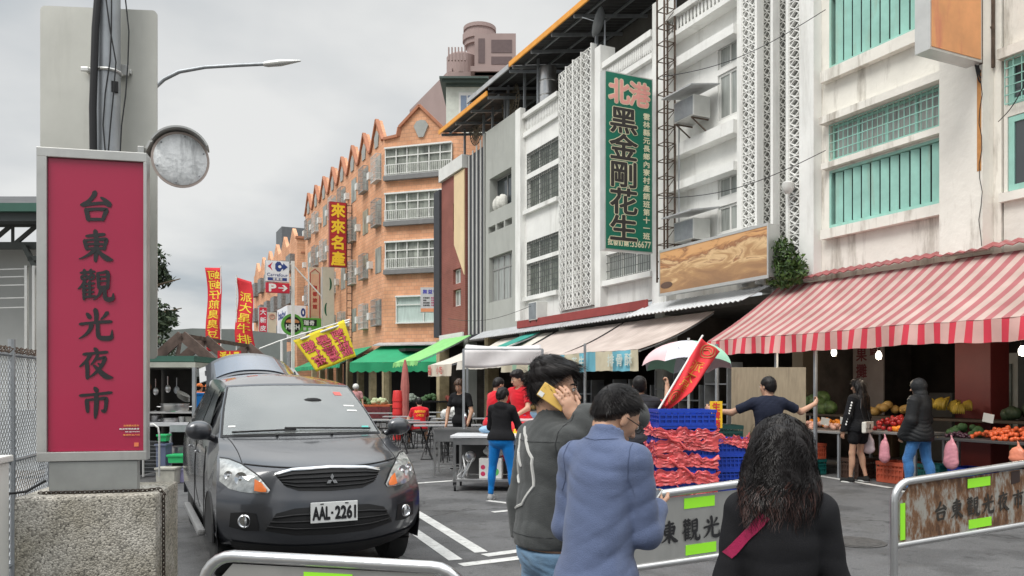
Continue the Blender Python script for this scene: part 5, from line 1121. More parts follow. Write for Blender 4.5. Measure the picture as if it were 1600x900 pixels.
# gabled steel frame over the stalls
gf = thing('gable_frame', 'rust brown gabled steel frame above the food stall', 'frame', tuple(W(285,606,16).xy)+(0,))
m = MB(); A, B, C_ = W(243,560,16), W(284,524,16), W(334,566,16)
for off in (0, 1.2, 4):
    o_ = fv*off; m.obox(A+o_, B+o_, .05, .2); m.obox(B+o_, C_+o_, .05, .2)
    m.obox(W(278,560,16)+o_, W(283,528,16)+o_, .05, .05); m.obox(W(274,558,16)+o_, W(281,532,16)+o_, .03, .03)
part('rafters', m, pm('rust_brown_steel', (.17,.12,.1), .7, .2, var=.5, vs=4), gf)
m = MB(); m.obox(A, A+fv*4, .05, .08); m.obox(B, B+fv*4, .05, .08); m.obox(C_, C_+fv*4, .05, .08)
for q in (A, C_, A+fv*4, C_+fv*4): m.obox(Vector((q.x,q.y,0)), q, .07, .07)
part('frame_posts', m, RUSTY, gf)
# conifer behind the sign
def tree(label, base, h, crown, n, leaf, seed, trunk=.18, mats=None, group=None, name='tree'):
    o = thing(name, label, 'tree', (base[0], base[1], 0), group=group); m = MB(); r_ = random.Random(seed)
    m.tube([(0,0,0),(.05,.0,h*.4),(-.03,.05,h*.75),(0,0,h*.97)], [trunk,trunk*.75,trunk*.4,.03], 8)
    for k in range(10):
        a = r_.uniform(0, 6.28); z = h*r_.uniform(.35,.85); ln_ = crown*r_.uniform(.5,.9); m.tube([(0,0,z),(math.cos(a)*ln_*.5, math.sin(a)*ln_*.5, z+ln_*.25),(math.cos(a)*ln_, math.sin(a)*ln_, z+ln_*.4)], [trunk*.35,trunk*.2,.015], 5)
    m.build('trunk', pm('bark', (.16,.12,.08)), o)
    m = MB()
    for k in range(26):
        a = r_.uniform(0, 6.28); zz = r_.uniform(.25, 1); rr_ = crown*(1.05-zz*.75)*r_.uniform(.3,1); c = (math.cos(a)*rr_, math.sin(a)*rr_, h*zz); s_ = crown*r_.uniform(.22,.4)
        leaves(m, c, (s_*1.2, s_*1.2, s_*.6), n//26, leaf, seed*100+k)
    m.build('crown', mats or LG, o); return o
p = W(214,606,24); tree('dark evergreen tree showing beside the crimson sign', (p.x,p.y), 6.0, 1.45, 7000, .1, 5, mats=[pm('conifer_dark', (.025,.045,.02), .7), pm('conifer_mid', (.05,.075,.035), .7)])
p = W(222,606,28); tree('second evergreen behind the street lamp pole', (p.x,p.y), 4.6, 1.6, 3600, .1, 6, mats=[pm('conifer_dark', (.025,.045,.02)), pm('conifer_mid', (.05,.075,.035))])
for i, (px, d, h_) in enumerate(((365,90,4.6),(395,100,5),(345,85,3.9),(300,95,4),(265,80,4.3))):
    p = W(px,606,d); tree(('small roadside tree beyond the red flags','roadside tree under the far red leather sign','low tree left of the far block','low tree behind the gabled frame','low tree behind the market hall roof')[i], (p.x,p.y), h_, 2.0, 1400, .28, 20+i, group='trees far down the street')
# distant blocks
for i, (a, b, yt, d, col) in enumerate(((343,364,514,130,(.3,.28,.27)),(300,342,548,140,(.35,.36,.37)),(364,408,535,125,(.4,.38,.36)),(234,250,560,110,(.3,.3,.3)))):
    m = MB(); fbox(m, a, b, yt, 606, d, 8); lo_ = tag(m.build('wall', pm('far_wall_%d' % i, col, .9)), None, None)
    root = thing('distant_building', ('small grey apartment house between the two red flags','low pale house far down the street','pale block behind the second red flag','grey block far behind the sign')[i], 'building', tuple(W((a+b)/2,606,d).xy)+(0,)); lo_.parent = root; lo_.matrix_parent_inverse = PW(root).inverted()
    m = MB(); 
    for k in range(4):
        for j in range(4): xa = a+(b-a)*(.12+.22*j); ya_ = yt+3+(606-yt)*.2*k; fbox(m, xa, xa+(b-a)*.12, ya_, ya_+(606-yt)*.1, d-.2, .15)
    m.build('windows', pm('far_window', (.08,.09,.1), .3), root, world=True)
gs = thing('exit_sign', 'small green street sign with white symbol beside the lamp pole', 'sign', tuple(W(237,490,19.5)))
m = MB(); fbox(m, 231, 244, 484, 497, 19.4, .05); m.build('sign_face', pm('sign_green', (.02,.4,.25), .5), gs, world=True)
m = MB(); frg = (W(231,497,19.38), rv, Vector((0,0,1))); m.prism([(.03+.08*math.cos(R(30*i))+.06, .1+.06*math.sin(R(30*i))) for i in range(12)], lambda a, b, t_: tuple(frg[0]+rv*a+Vector((0,0,b))-fv*t_), .002, .006); m.build('symbol', WHT, gs, world=True)
# ------------------------------------------------------------------ soft bodies: blended volumes turned into one surface
class Vol:
    def __init__(s, lo, hi, h):
        s.lo = np.array(lo, float); s.h = h; s.n = np.maximum(4, np.ceil((np.array(hi)-s.lo)/h).astype(int)+1)
        s.ax = [s.lo[i]+h*np.arange(s.n[i]) for i in range(3)]; s.F = np.full(s.n, 1.0, np.float32)
    def _box(s, lo, hi):
        a = np.clip(np.floor((lo-s.lo)/s.h).astype(int), 0, s.n); b = np.clip(np.ceil((hi-s.lo)/s.h).astype(int)+1, 0, s.n)
        if (b <= a).any(): return None
        sl = tuple(slice(int(i), int(j)) for i, j in zip(a, b)); return sl, s.ax[0][sl[0]][:,None,None], s.ax[1][sl[1]][None,:,None], s.ax[2][sl[2]][None,None,:]
    def _un(s, sl, d, k, sub=False):
        A = s.F[sl]; d = d.astype(np.float32)
        if sub: h_ = np.maximum(k-np.abs(A+d), 0)/k; s.F[sl] = np.maximum(A, -d)+h_*h_*k*.25
        else: h_ = np.maximum(k-np.abs(A-d), 0)/k; s.F[sl] = np.minimum(A, d)-h_*h_*k*.25
    def cone(s, a, b, ra, rb, k=.02, sub=False):
        a = np.array(a, float); b = np.array(b, float); r = max(ra, rb)+k+3*s.h
        q = s._box(np.minimum(a,b)-r, np.maximum(a,b)+r)
        if q is None: return
        sl, X, Y, Z = q; d = b-a; l2 = max(1e-9, d@d); t = np.clip(((X-a[0])*d[0]+(Y-a[1])*d[1]+(Z-a[2])*d[2])/l2, 0, 1)
        s._un(sl, np.sqrt((X-a[0]-t*d[0])**2+(Y-a[1]-t*d[1])**2+(Z-a[2]-t*d[2])**2)-(ra+(rb-ra)*t), k, sub)
    def ell(s, c, r, k=.02, M=None, sub=False):
        c = np.array(c, float); r = np.array(r, float); m = r.max()+k+3*s.h; q = s._box(c-m, c+m)
        if q is None: return
        sl, X, Y, Z = q; X = X-c[0]; Y = Y-c[1]; Z = Z-c[2]
        if M is not None:
            M = np.array(M); X, Y, Z = (M[0][0]*X+M[1][0]*Y+M[2][0]*Z, M[0][1]*X+M[1][1]*Y+M[2][1]*Z, M[0][2]*X+M[1][2]*Y+M[2][2]*Z)
        k0 = np.sqrt((X/r[0])**2+(Y/r[1])**2+(Z/r[2])**2); k1 = np.sqrt((X/r[0]**2)**2+(Y/r[1]**2)**2+(Z/r[2]**2)**2)
        s._un(sl, k0*(k0-1)/np.maximum(k1, 1e-6), k, sub)
    def cut(s, n, d):      # remove where n.p > d
        n = np.array(n, float); n /= np.linalg.norm(n)
        P = n[0]*s.ax[0][:,None,None]+n[1]*s.ax[1][None,:,None]+n[2]*s.ax[2][None,None,:]-d
        s.F = np.maximum(s.F, P.astype(np.float32))
    def folds(s, amp, f=14, seed=0, dirs=None):
        if f < 20: f = f*3.6
        i = np.where(np.abs(s.F) < amp*3+2*s.h); 
        if len(i[0]) == 0: return
        P = np.stack([s.ax[k][i[k]] for k in range(3)], 1); r_ = np.random.default_rng(seed); v = np.zeros(len(P)); 
        Wp = P + .05*np.stack([np.sin(P[:,(k+1)%3]*7+seed+k)+.5*np.sin(P[:,(k+2)%3]*15+k*2) for k in range(3)], 1)
        for o in range(5):
            kv = r_.normal(size=3)*np.array(dirs if dirs is not None else (.55,.55,1.5)); kv = kv/np.linalg.norm(kv)*f*(1+.45*o)
            w_ = np.sin(Wp@kv+r_.uniform(0,6)); v += (1-2*np.abs(w_)**.8)*.6**o*(1 if dirs is not None else np.clip(.35+.9*np.sin(P@(r_.normal(size=3)*9)+o),0,1.3))
        s.F[i] += (amp*.45*v).astype(np.float32)
    def mesh(s):
        F_ = s.F; S = F_ < 0; nx, ny, nz = s.n
        c = [(i,j,k) for i in (0,1) for j in (0,1) for k in (0,1)]
        sh = lambda A, o: A[o[0]:nx-1+o[0], o[1]:ny-1+o[1], o[2]:nz-1+o[2]]
        cnt = np.zeros((nx-1,ny-1,nz-1), np.int8)
        for o in c: cnt += sh(S, o)
        ci = np.argwhere((cnt > 0) & (cnt < 8)); id_ = np.full(cnt.shape, -1, np.int32); id_[tuple(ci.T)] = np.arange(len(ci))
        vals = {o: F_[ci[:,0]+o[0], ci[:,1]+o[1], ci[:,2]+o[2]] for o in c}; acc = np.zeros((len(ci),3)); num = np.zeros(len(ci))
        for o in c:
            for ax in range(3):
                if o[ax] == 0:
                    p = list(o); p[ax] = 1; p = tuple(p); a = vals[o]; b = vals[p]; m = (a < 0) != (b < 0); t = np.where(m, a/np.where(m, a-b, 1), 0)
                    q = np.array(o, float)[None].repeat(len(ci), 0); q[:,ax] += t; acc[m] += q[m]; num += m
        V = s.lo+(ci+acc/np.maximum(num,1)[:,None])*s.h; Q = []
        for ax in range(3):
            u, w_ = (ax+1)%3, (ax+2)%3; a = [slice(0, None)]*3
            s0 = [slice(None)]*3; s1 = [slice(None)]*3; s0[ax] = slice(0,-1); s1[ax] = slice(1,None)
            e = np.argwhere(S[tuple(s0)] != S[tuple(s1)]); e = e[(e[:,u] > 0) & (e[:,w_] > 0) & (e[:,u] < s.n[u]-1) & (e[:,w_] < s.n[w_]-1)]
            if len(e) == 0: continue
            fl = S[tuple(e.T)]; g = []
            for du, dw in ((0,0),(1,0),(1,1),(0,1)):
                q = e.copy(); q[:,u] -= du; q[:,w_] -= dw; g.append(id_[tuple(q.T)])
            g = np.stack(g, 1); g[~fl] = g[~fl][:, ::-1]; Q.append(g)
        return V, np.concatenate(Q)
def vmesh(name, vol, mats, parent, matfn=None):
    V, Q = vol.mesh(); me = bpy.data.meshes.new(name); me.vertices.add(len(V)); me.vertices.foreach_set('co', V.astype(np.float32).ravel())
    me.loops.add(Q.size); me.loops.foreach_set('vertex_index', Q.astype(np.int32).ravel()); me.polygons.add(len(Q)); me.polygons.foreach_set('loop_start', np.arange(0, Q.size, 4, dtype=np.int32))
    try: me.polygons.foreach_set('loop_total', np.full(len(Q), 4, np.int32))
    except Exception: pass
    mats = mats if isinstance(mats, (list, tuple)) else [mats]
    for m in mats: me.materials.append(m)
    if matfn is not None: me.polygons.foreach_set('material_index', matfn(V[Q].mean(1)).astype(np.int32))
    me.polygons.foreach_set('use_smooth', np.ones(len(Q), bool)); me.update(calc_edges=True); me.validate()
    o = bpy.data.objects.new(name, me); COL.objects.link(o); o.parent = parent; return o
def nv(v): v = np.array(v, float); return v/np.linalg.norm(v)
def rotm(yaw=0, pitch=0, roll=0):   # yaw: turn to own right; pitch: nod down; roll: tilt to own right ; degrees
    return np.array((Matrix.Rotation(-R(yaw),3,'Z') @ Matrix.Rotation(-R(pitch),3,'X') @ Matrix.Rotation(R(roll),3,'Y')))
SKIN = pm('skin', (.52,.3,.2), .5, var=.07, vs=12, bump=.08, bs=160); LIP = pm('lip', (.42,.16,.13), .45, var=.05)
SKIN.node_tree.nodes['Principled BSDF'].inputs['Subsurface Weight'].default_value = .12
SKIN.node_tree.nodes['Principled BSDF'].inputs['Subsurface Radius'].default_value = (.02,.008,.004)
STUB = pm('cropped_hair', (.075,.05,.038), .75, var=.5, vs=60); HAIRB = pm('black_hair', (.010,.008,.008), .42, var=.3, vs=30, spec=.25); HAIRBR = pm('brown_hair', (.07,.035,.018), .5, var=.4, vs=20); HAIRR = pm('reddish_hair', (.055,.02,.014), .45, var=.4, vs=20)
def fabric(name, col, rough=.85, bs=220, bump=.25, **k): return pm(name, col, rough, bump=bump, bs=bs, var=k.pop('var', .12), vs=k.pop('vs', 7), sheen=.15 if max(col) > .05 else 0, spec=.25, **k)

class Person:
    def __init__(s, label, px, d, phi, h=1.7, cat='person', bend=0, lean=0, twist=0, hd=(0,0,0), armR=((.25,.1,-1),(.1,.4,-1)), armL=((-.25,.1,-1),(-.1,.4,-1)), legR=((.06,.05,-1),(.0,-.05,-1)), legL=((-.06,.05,-1),(-.0,-.05,-1)), pel=.93, fem=False, res=.012, bres=None, group=None, world=None, neckf=.03, nup=.14, bw=1.0, fat=1.0, curl=(35,35), footyaw=8):
        s.k = k = h/1.72; s.bw = bw; s.fem = fem; s.res = res; s.bres = bres or res; s.fat = fat
        loc = world if world is not None else W(px, 606, d); s.root = thing('person', label, cat, (loc[0], loc[1], 0), -(TH+R(phi)), group); s.curl = curl
        T = rotm(0, bend, lean); s.T = T
        up = T@np.array((0,0,1.)); rt = rotm(twist, bend, lean)@np.array((1.,0,0)); fw = T@np.array((0,1.,0)); s.up, s.rt, s.fw = up, rt, fw
        P = np.array((0,0,pel))*k; s.P = P; s.waist = P+up*.16*k; s.chest = P+up*.34*k; s.nb = P+up*.5*k+fw*.0
        sw = (.165 if fem else .18)*k*bw
        s.sh = {1: P+up*.44*k+rt*sw, -1: P+up*.44*k-rt*sw}
        s.hc = s.nb+up*nup*k+fw*neckf*k; s.Mh = rotm(*hd)
        hw_ = .09*k*bw; s.hip = {1: P+np.array((hw_,0,-.03*k)), -1: P+np.array((-hw_,0,-.03*k))}
        s.el, s.wr, s.hdir, s.kn, s.an = {}, {}, {}, {}, {}
        for sd_, A, Lg in ((1, armR, legR), (-1, armL, legL)):
            if isinstance(A[0], str):     # reach: wrist given relative to the head, elbow hint
                tg = s.hc+s.Mh@(np.array(A[1])*k); v = tg-s.sh[sd_]; L_ = min(np.linalg.norm(v), .535*k); v = nv(v); a_ = ((.29*k)**2-(.25*k)**2+L_*L_)/(2*L_); hn = np.array(A[4], float); hn = nv(hn-v*(hn@v)); s.el[sd_] = s.sh[sd_]+v*a_+hn*math.sqrt(max(0, (.29*k)**2-a_*a_)); s.wr[sd_] = s.sh[sd_]+v*L_
            else: s.el[sd_] = s.sh[sd_]+nv(A[0])*.29*k; s.wr[sd_] = s.el[sd_]+nv(A[1])*.25*k
            s.hdir[sd_] = nv(A[2]) if len(A) > 2 else nv(A[1])
            s.kn[sd_] = s.hip[sd_]+nv(Lg[0])*.43*k; s.an[sd_] = s.kn[sd_]+nv(Lg[1])*.41*k
        s.pn = {1: nv(armR[3]) if len(armR) > 3 else np.array((-1.,0,0)), -1: nv(armL[3]) if len(armL) > 3 else np.array((1.,0,0))}
        s.fy = footyaw
        allp = [s.hc+np.array((0,0,.2)), *s.sh.values(), *s.el.values(), *s.wr.values(), *s.kn.values(), *s.an.values(), *[s.wr[q]+s.hdir[q]*.2 for q in (1,-1)], *[s.an[q]+np.array((0,.2,-.1)) for q in (1,-1)], P-.0]
        A = np.array(allp); s.lo = A.min(0)-.2; s.hi = A.max(0)+.16; s.lo[2] = min(s.lo[2], -.02)
        # lowest foot on the ground
        s.drop = min(s.an[1][2], s.an[-1][2])-.075*k; s.root.location.z = -s.drop+.006 if pel > .8 else .006-s.drop
        s.lo[2] = s.drop-.03
    def H(s, p): return s.hc+s.Mh@(np.array(p)*s.k)
    def torso(s, V, i=0.0, hips=True, k=.05):
        f, K = s.fem, s.k; T = s.T; ft = s.fat
        if hips: V.ell(s.P+np.array((0,-.01,-.03))*K, np.array(((.16 if f else .155)*ft*s.bw+i,(.115*ft)+i,.12+i))*K, k)
        V.ell(s.waist, np.array(((.115 if f else .135)*ft*s.bw+i,.095*ft+i,.15+i))*K, k, T)
        V.ell(s.chest-s.fw*.005*K, np.array(((.135 if f else .155)*s.bw+i,.108+i,.17+i))*K, k, T)
        V.cone(s.sh[1]-s.rt*.03*K, s.sh[-1]+s.rt*.03*K, (.043+i*.8)*K, (.043+i*.8)*K, k)
        for q in (1,-1): V.cone(s.nb-s.up*.035*K, s.sh[q]-s.rt*q*.02*K-s.up*.005*K, (.05+i*.6)*K, (.042+i*.7)*K, k)
        if f:
            for q in (1,-1): V.ell(s.chest+s.fw*.085*K+s.rt*q*.065*K+s.up*.0, (.055+i)*K*np.ones(3), .04)
    def arm(s, V, sd_, i=0.0, frac=1.0, k=.025, cuff=0):
        K = s.k; V.cone(s.sh[sd_], s.el[sd_], (.045+i*.8)*K, (.036+i*.85)*K, k)
        if frac > 1: V.cone(s.el[sd_], s.el[sd_]+(s.wr[sd_]-s.el[sd_])*(frac-1), (.04+i)*K, (.027+i+cuff)*K, k)
    def legp(s, V, sd_, i=0.0, frac=2.0, k=.03):
        K = s.k; ft = s.fat
        e = min(frac, 1); V.cone(s.hip[sd_], s.hip[sd_]+(s.kn[sd_]-s.hip[sd_])*e, (.085*ft+i)*K, (.085*ft+(.053-.085*ft)*e+i)*K, k)
        if frac > 1:
            e = frac-1; a = s.kn[sd_]; b = s.an[sd_]; V.cone(a, a+(b-a)*e, (.052+i)*K, (.052-.018*e+i)*K, k)
            if i < .02: V.ell(a+(b-a)*.32+np.array((0,-.018,0))*K, np.array((.046+i,.05+i,.12))*K, .03)
    def hand(s, V, sd_, mult=1.0):
        K = s.k; w0 = s.wr[sd_]; d = s.hdir[sd_]; n = s.pn[sd_]; n = nv(n-d*(n@d)); wd = np.cross(d, n); c = R(s.curl[0 if sd_ == 1 else 1])
        M = np.stack([wd, n, d], 1); V.ell(w0+d*.05*K, np.array((.038,.016,.052))*K, .012, M); V.cone(w0-d*.01, w0+d*.03*K, .024*K, .024*K, .015)
        # thumb on the side nearer the body front
        ts = 1 if (wd@np.array((-sd_*.3, 1, .3))) > 0 else -1
        for q, (off, L_) in enumerate(((.028,.068),(.010,.076),(-.009,.071),(-.027,.056))):
            p = w0+d*.088*K+wd*off*ts*K; a = c*.6; dd = d; r_ = .0085*mult*K
            for j, fr_ in enumerate((.45,.3,.25)):
                dd = nv(d*math.cos(a)+n*math.sin(a)+wd*off*ts*1.2); p2 = p+dd*L_*fr_*K; V.cone(p, p2, r_, r_*.92, .004); p = p2; r_ *= .92; a += c*.9
        p = w0+d*.03*K+wd*.026*ts*K+n*.004; d1 = nv(d*.7+wd*ts*.7+n*.35); p2 = p+d1*.04*K; V.cone(p, p2, .011*mult*K, .0095*mult*K, .008); d2 = nv(d*.95+wd*ts*.25+n*.45); V.cone(p2, p2+d2*.032*K, .0095*mult*K, .0075*mult*K, .004)
    def head(s, V, detail=True):
        K = s.k; H_ = s.H; M = s.Mh
        E = lambda c, r, k=.02, sub=False: V.ell(H_(c), np.array(r)*K, k, M, sub)
        E((0,-.014,.032), (.074,.092,.083), .02); E((0,.02,-.028), (.058,.066,.078), .03); E((0,.046,-.085), (.028,.028,.02), .03); E((0,.0,-.06), (.05,.05,.045), .03)
        V.cone(s.nb-s.up*.03*K, H_((0,-.03,-.06)), .056*K, .05*K, .03)
        if detail:
            for q in (1,-1): E((q*.036,.056,-.018), (.02,.02,.02), .02); E((q*.077,-.008,-.008), (.008,.018,.031), .006); E((q*.03,.093,.006), (.017,.012,.009), .008, True)
            V.cone(H_((-.03,.078,.02)), H_((.03,.078,.02)), .010*K, .010*K, .014)
            V.cone(H_((0,.084,.008)), H_((0,.106,-.027)), .0075*K, .0115*K, .010)
            for q in (1,-1): E((q*.011,.094,-.032), (.008,.009,.007), .006); E((q*.029,.079,.005), (.013,.012,.009), .003)
            V.cone(H_((-.017,.085,-.055)), H_((.017,.085,-.055)), .0065*K, .0065*K, .006); V.cone(H_((-.014,.085,-.066)), H_((.014,.085,-.066)), .007*K, .007*K, .006)
        else:
            for q in (1,-1): E((q*.077,-.008,-.008), (.01,.018,.03), .006)
            V.cone(H_((0,.084,.008)), H_((0,.106,-.027)), .009*K, .014*K, .012)
    def body(s, detail=True, hands=True, fingers=1.0, feet=False):
        V = Vol(s.lo, s.hi, s.bres); s.torso(V, -.012)
        for q in (1,-1):
            s.arm(V, q, 0, 2.0); s.legp(V, q, -.006, 2.0)
            s.hand(V, q, fingers)
            a = s.an[q]; yw = R(s.fy)*q; fd = np.array((math.sin(yw), math.cos(yw), 0)); V.cone(a+np.array((0,-.02,-.03))*s.k, a+(fd*.14+np.array((0,0,-.055)))*s.k, .034*s.k, .022*s.k, .02)
        s.head(V, detail); lp = s.H((0,.092,-.061)); K = s.k
        def mf(C):
            Lh = (C-s.hc)@s.Mh/K; return np.where((Lh@np.array((0,.67,-.74)) < -.004) & (Lh[:,2] > -.085) & (Lh[:,2] < .2) & (np.abs(Lh[:,0]) < .12) & (np.abs(Lh[:,1]) < .15) & ~((np.abs(Lh[:,0]) > .072) & (Lh[:,2] < .02)), 2, ((np.abs(Lh[:,0]) < .021) & (Lh[:,1] > .082) & (Lh[:,2] > -.0725) & (Lh[:,2] < -.0505)).astype(int))
        s.b = vmesh('body', V, [SKIN, LIP, STUB], s.root, mf)
        if detail: s.eyes()
        return s
    def eyes(s):
        K = s.k
        for q in (1,-1):
            m = MB(); c = s.H((q*.030,.0845,.005)); m.ell(c, .0098*K, 10, 8); o = m.build('eye', pm('eye_white', (.6,.57,.53), .3, var=.02), s.root, smooth=True)
            m = MB(); c = s.H((q*.030,.0905,.004)); m.ell(c, .0052*K, 8, 6); m.build('iris', pm('dark_iris', (.015,.01,.008), .2), o, smooth=True)
            m = MB(); m.tube([s.H((q*x,y,z)) for x, y, z in ((.014,.0905,.024),(.025,.0915,.029),(.037,.086,.029),(.047,.076,.024))], [.003*K,.0042*K,.0036*K,.0015*K], 6); m.build('eyebrow', HAIRB, s.root, smooth=True)
            m = MB(); m.tube([s.H((q*x,y,z)) for x, y, z in ((.018,.0915,.008),(.027,.0955,.0125),(.037,.0915,.0115),(.045,.083,.007))], [.0012*K,.002*K,.0019*K,.001*K], 5); m.build('eyelid', HAIRB, s.root, smooth=True)
    def top(s, name, mats, i=.016, sleeve=2.0, hem=-.06, fold=.006, neck=.02, cuff=.004, hood=False, f=14, belly=0, matfn=None, flare=0, collar=None, seed=1, sl_i=0, res=None):
        V = Vol(s.lo, s.hi, res or s.res); s.torso(V, i); K = s.k
        hb = s.P+s.up*hem*K
        if belly: V.ell(s.waist-s.up*.03*K, np.array(((.135+belly)*s.bw+i,.1+belly*.8+i,.22))*K, .05, s.T)
        V.ell(s.P+s.up*(hem+.06)*K, np.array((.158*s.fat*s.bw+i+flare,.12*s.fat+i+flare,.13))*K, .05, s.T)
        for q in (1,-1):
            s.arm(V, q, i+sl_i, sleeve, cuff=cuff)
            if hem < -.05: V.cone(s.hip[q], s.hip[q]+(s.kn[q]-s.hip[q])*.35, (.085*s.fat+i)*K, (.078*s.fat+i)*K, .05)
        if collar: V.cone(s.nb-s.up*.035*K, s.nb+s.up*collar*K+s.fw*.008, .078*K, .066*K, .02)
        if hood: V.ell(s.nb-s.fw*.075*K-s.up*.02*K, np.array((.1,.055,.075))*K, .03); V.cone(s.nb-s.rt*.07*K-s.up*.02*K, s.nb+s.rt*.07*K-s.up*.02*K, .045*K, .045*K, .03)
        if fold: V.folds(fold, f, seed)
        # open neck
        nt_ = s.nb+s.up*(neck)*K
        if collar: V.cone(s.nb+s.up*(collar-.02)*K+s.fw*.01, s.nb+s.up*(collar+.1)*K+s.fw*.02, .056*K, .062*K, .006, True)
        else: V.cone(nt_+s.fw*.03*K, nt_+s.up*.12*K+s.fw*.05*K, .062*K, .08*K, .008, True)
        V.cut(-s.up, -(s.up@hb))
        if sleeve <= 1:
            for q in (1,-1):
                d = nv(s.el[q]-s.sh[q]); e = s.sh[q]+d*.29*K*sleeve*.72
                # cut the sleeve past e, only near the arm
                g = s._near(V, s.el[q], .16*K); 
                if g is not None: sl, X, Y, Z = g; A = V.F[sl]; pl_ = ((X-e[0])*d[0]+(Y-e[1])*d[1]+(Z-e[2])*d[2]); dd = np.sqrt((X-s.el[q][0])**2+(Y-s.el[q][1])**2+(Z-s.el[q][2])**2); ax_ = s._axd(X, Y, Z, s.sh[q], s.el[q]); V.F[sl] = np.where((ax_ < .075*K) & (pl_ > 0), np.maximum(A, pl_), A)
        return vmesh(name, V, mats, s.root, matfn)
    def _near(s, V, c, r): return V._box(np.array(c)-r-.1, np.array(c)+r+.1)
    def _axd(s, X, Y, Z, a, b):
        d = b-a; t = ((X-a[0])*d[0]+(Y-a[1])*d[1]+(Z-a[2])*d[2])/(d@d); t = np.clip(t, 0, 1.3); return np.sqrt((X-a[0]-t*d[0])**2+(Y-a[1]-t*d[1])**2+(Z-a[2]-t*d[2])**2)
    def pants(s, name, mat, i=.012, frac=1.95, fold=.005, f=16, seed=3, top=.1, flare=0):
        V = Vol(s.lo, np.minimum(s.hi, (9,9,s.P[2]+.3)), s.res); K = s.k
        V.ell(s.P+np.array((0,-.01,-.03))*K, np.array((.16*s.fat+i,.118*s.fat+i,.125+i))*K, .04); V.ell(s.P+s.up*.08*K, np.array((.135*s.fat+i,.1*s.fat+i,.1))*K, .04, s.T)
        for q in (1,-1): s.legp(V, q, i+flare, frac, .02)
        if fold: V.folds(fold, f, seed, (1,1,2))
        V.cut(s.up, s.up@(s.P+s.up*top*K)); return vmesh(name, V, mat, s.root)
    def shoes(s, mat, sole=None, sock=None):
        K = s.k
        for q in (1,-1):
            a = s.an[q]; yw = R(s.fy)*q; fd = np.array((math.sin(yw), math.cos(yw), 0)); lo = a-.16; lo[2] = a[2]-.1; V = Vol(a-np.array((.2,.2,.1)), a+np.array((.2,.24,.1)), max(.007, s.res*.7)); z = -.05*K
            V.cone(a-fd*.035*K+(0,0,z+.012), a+fd*.15*K+(0,0,z+.005), .038*K, .036*K, .02); V.cone(a+(0,0,.0), a+(0,0,z), .036*K, .04*K, .03); V.cut((0,0,-1), -(a[2]-.062*K))
            o = vmesh('shoe', V, mat, s.root)
            m = MB(); pts = []
            for j in range(20):
                t = 2*math.pi*j/20; pts.append((math.sin(t)*(.042+.006*math.cos(t))*K, (.058+.115*math.cos(t))*K))
            sdv = np.array((fd[1], -fd[0], 0)); m.prism(pts, lambda p, r_, t_: tuple(a+sdv*p+fd*r_+np.array((0,0,t_))), -.075*K, -.055*K); m.build('sole', sole or PLW, o)
    def hair(s, mat, style='short', seed=0, n=900, res=None, extra=None, length=.03, flow=(0,.2,-1), lift=.35, wdt=.0035, vol=1.0, curly=0, line=0.0, mats=None, cutn=None):
        K = s.k; hr = s.H((0,0,0)); rad = .2 if not extra else .75
        V = Vol(hr-np.array((.26,.26,rad)), hr+np.array((.26,.26,.24)), res or s.res*.8); M = s.Mh
        V.ell(s.H((0,-.02,.04)), np.array((.082*vol,.1*vol,.09*vol))*K, .02, M)
        V.ell(s.H((0,-.05,-.01)), np.array((.076,.06,.075))*K*vol, .03, M)
        if style == 'mop': V.ell(s.H((0,.03,.085)), np.array((.07,.07,.045))*K, .03, M); V.ell(s.H((0,-.02,.09)), np.array((.085,.09,.06))*K, .03, M)
        nrm = s.Mh@nv((0,.67,-.74)); V.folds(.0025 if style != 'mop' else .008, 60, seed+3, (1,1,1))
        # face and ears stay free
        V.cut(nrm, nrm@s.hc+(.0044+line)*K)
        if extra:
            for e_ in extra:
                if len(e_) == 5: V.cone(s.H(e_[0]), s.H(e_[1]), e_[2]*K, e_[3]*K, e_[4])
                else: V.ell(s.H(e_[0]), np.array(e_[1])*K, e_[2], M)
            V.folds(.012, 48, seed, (1.4,1.4,.25 if not curly else .5))
        V.ell(s.H((0,.085,-.03)), np.array((.062,.055,.085))*K, .01, M, True)
        o = vmesh('hair', V, mat, s.root)
        if n:
            me = o.data; P = np.empty(len(me.polygons)*3); me.polygons.foreach_get('center', P); P = P.reshape(-1,3); Nn = np.empty(len(me.polygons)*3); me.polygons.foreach_get('normal', Nn); Nn = Nn.reshape(-1,3)
            r_ = np.random.default_rng(seed); idx = r_.integers(0, len(P), n); m = MB(); fl = s.Mh@np.array(flow, float)
            for ii in idx:
                p = P[ii].copy(); p0_ = p.copy(); nn_ = Nn[ii]; d = fl-nn_*(fl@nn_)+.25*np.sin(p[[1,2,0]]*38+seed+np.array((0,2,4)))+.12*np.sin(p[[2,0,1]]*85+seed)+r_.normal(size=3)*.07; d = nv(d+nn_*lift*r_.uniform(.3,1.4)); L_ = length*r_.uniform(.5,1.5); sdv = nv(np.cross(d, nn_)+1e-4); pts = []
                ns = 4 if not curly else 7
                for j in range(ns+1):
                    t = j/ns; w_ = wdt*(1-t*.85); q = p.copy()
                    if curly: q = q+(sdv*math.sin(t*7+p0_[2]*60+p0_[0]*40)+nn_*.6*math.cos(t*7+p0_[0]*50))*curly
                    pts += [q-sdv*w_/2, q+sdv*w_/2]; d = nv(d+fl*.25+np.array((0,0,-.15))-nn_*.02); p = p+d*L_/ns
                m.add(pts, [(2*j,2*j+1,2*j+3,2*j+2) for j in range(ns)], int(r_.integers(0, 3) == 0 and (p0_-s.hc)[2] < -.06))
            m.build('strands', mats or [mat, mat], o)
        return o
    def at(s, p):    # local -> world
        return PW(s.root) @ Vector(p)
def w2l(P, v): return np.array(PW(P.root).inverted() @ Vector(v))
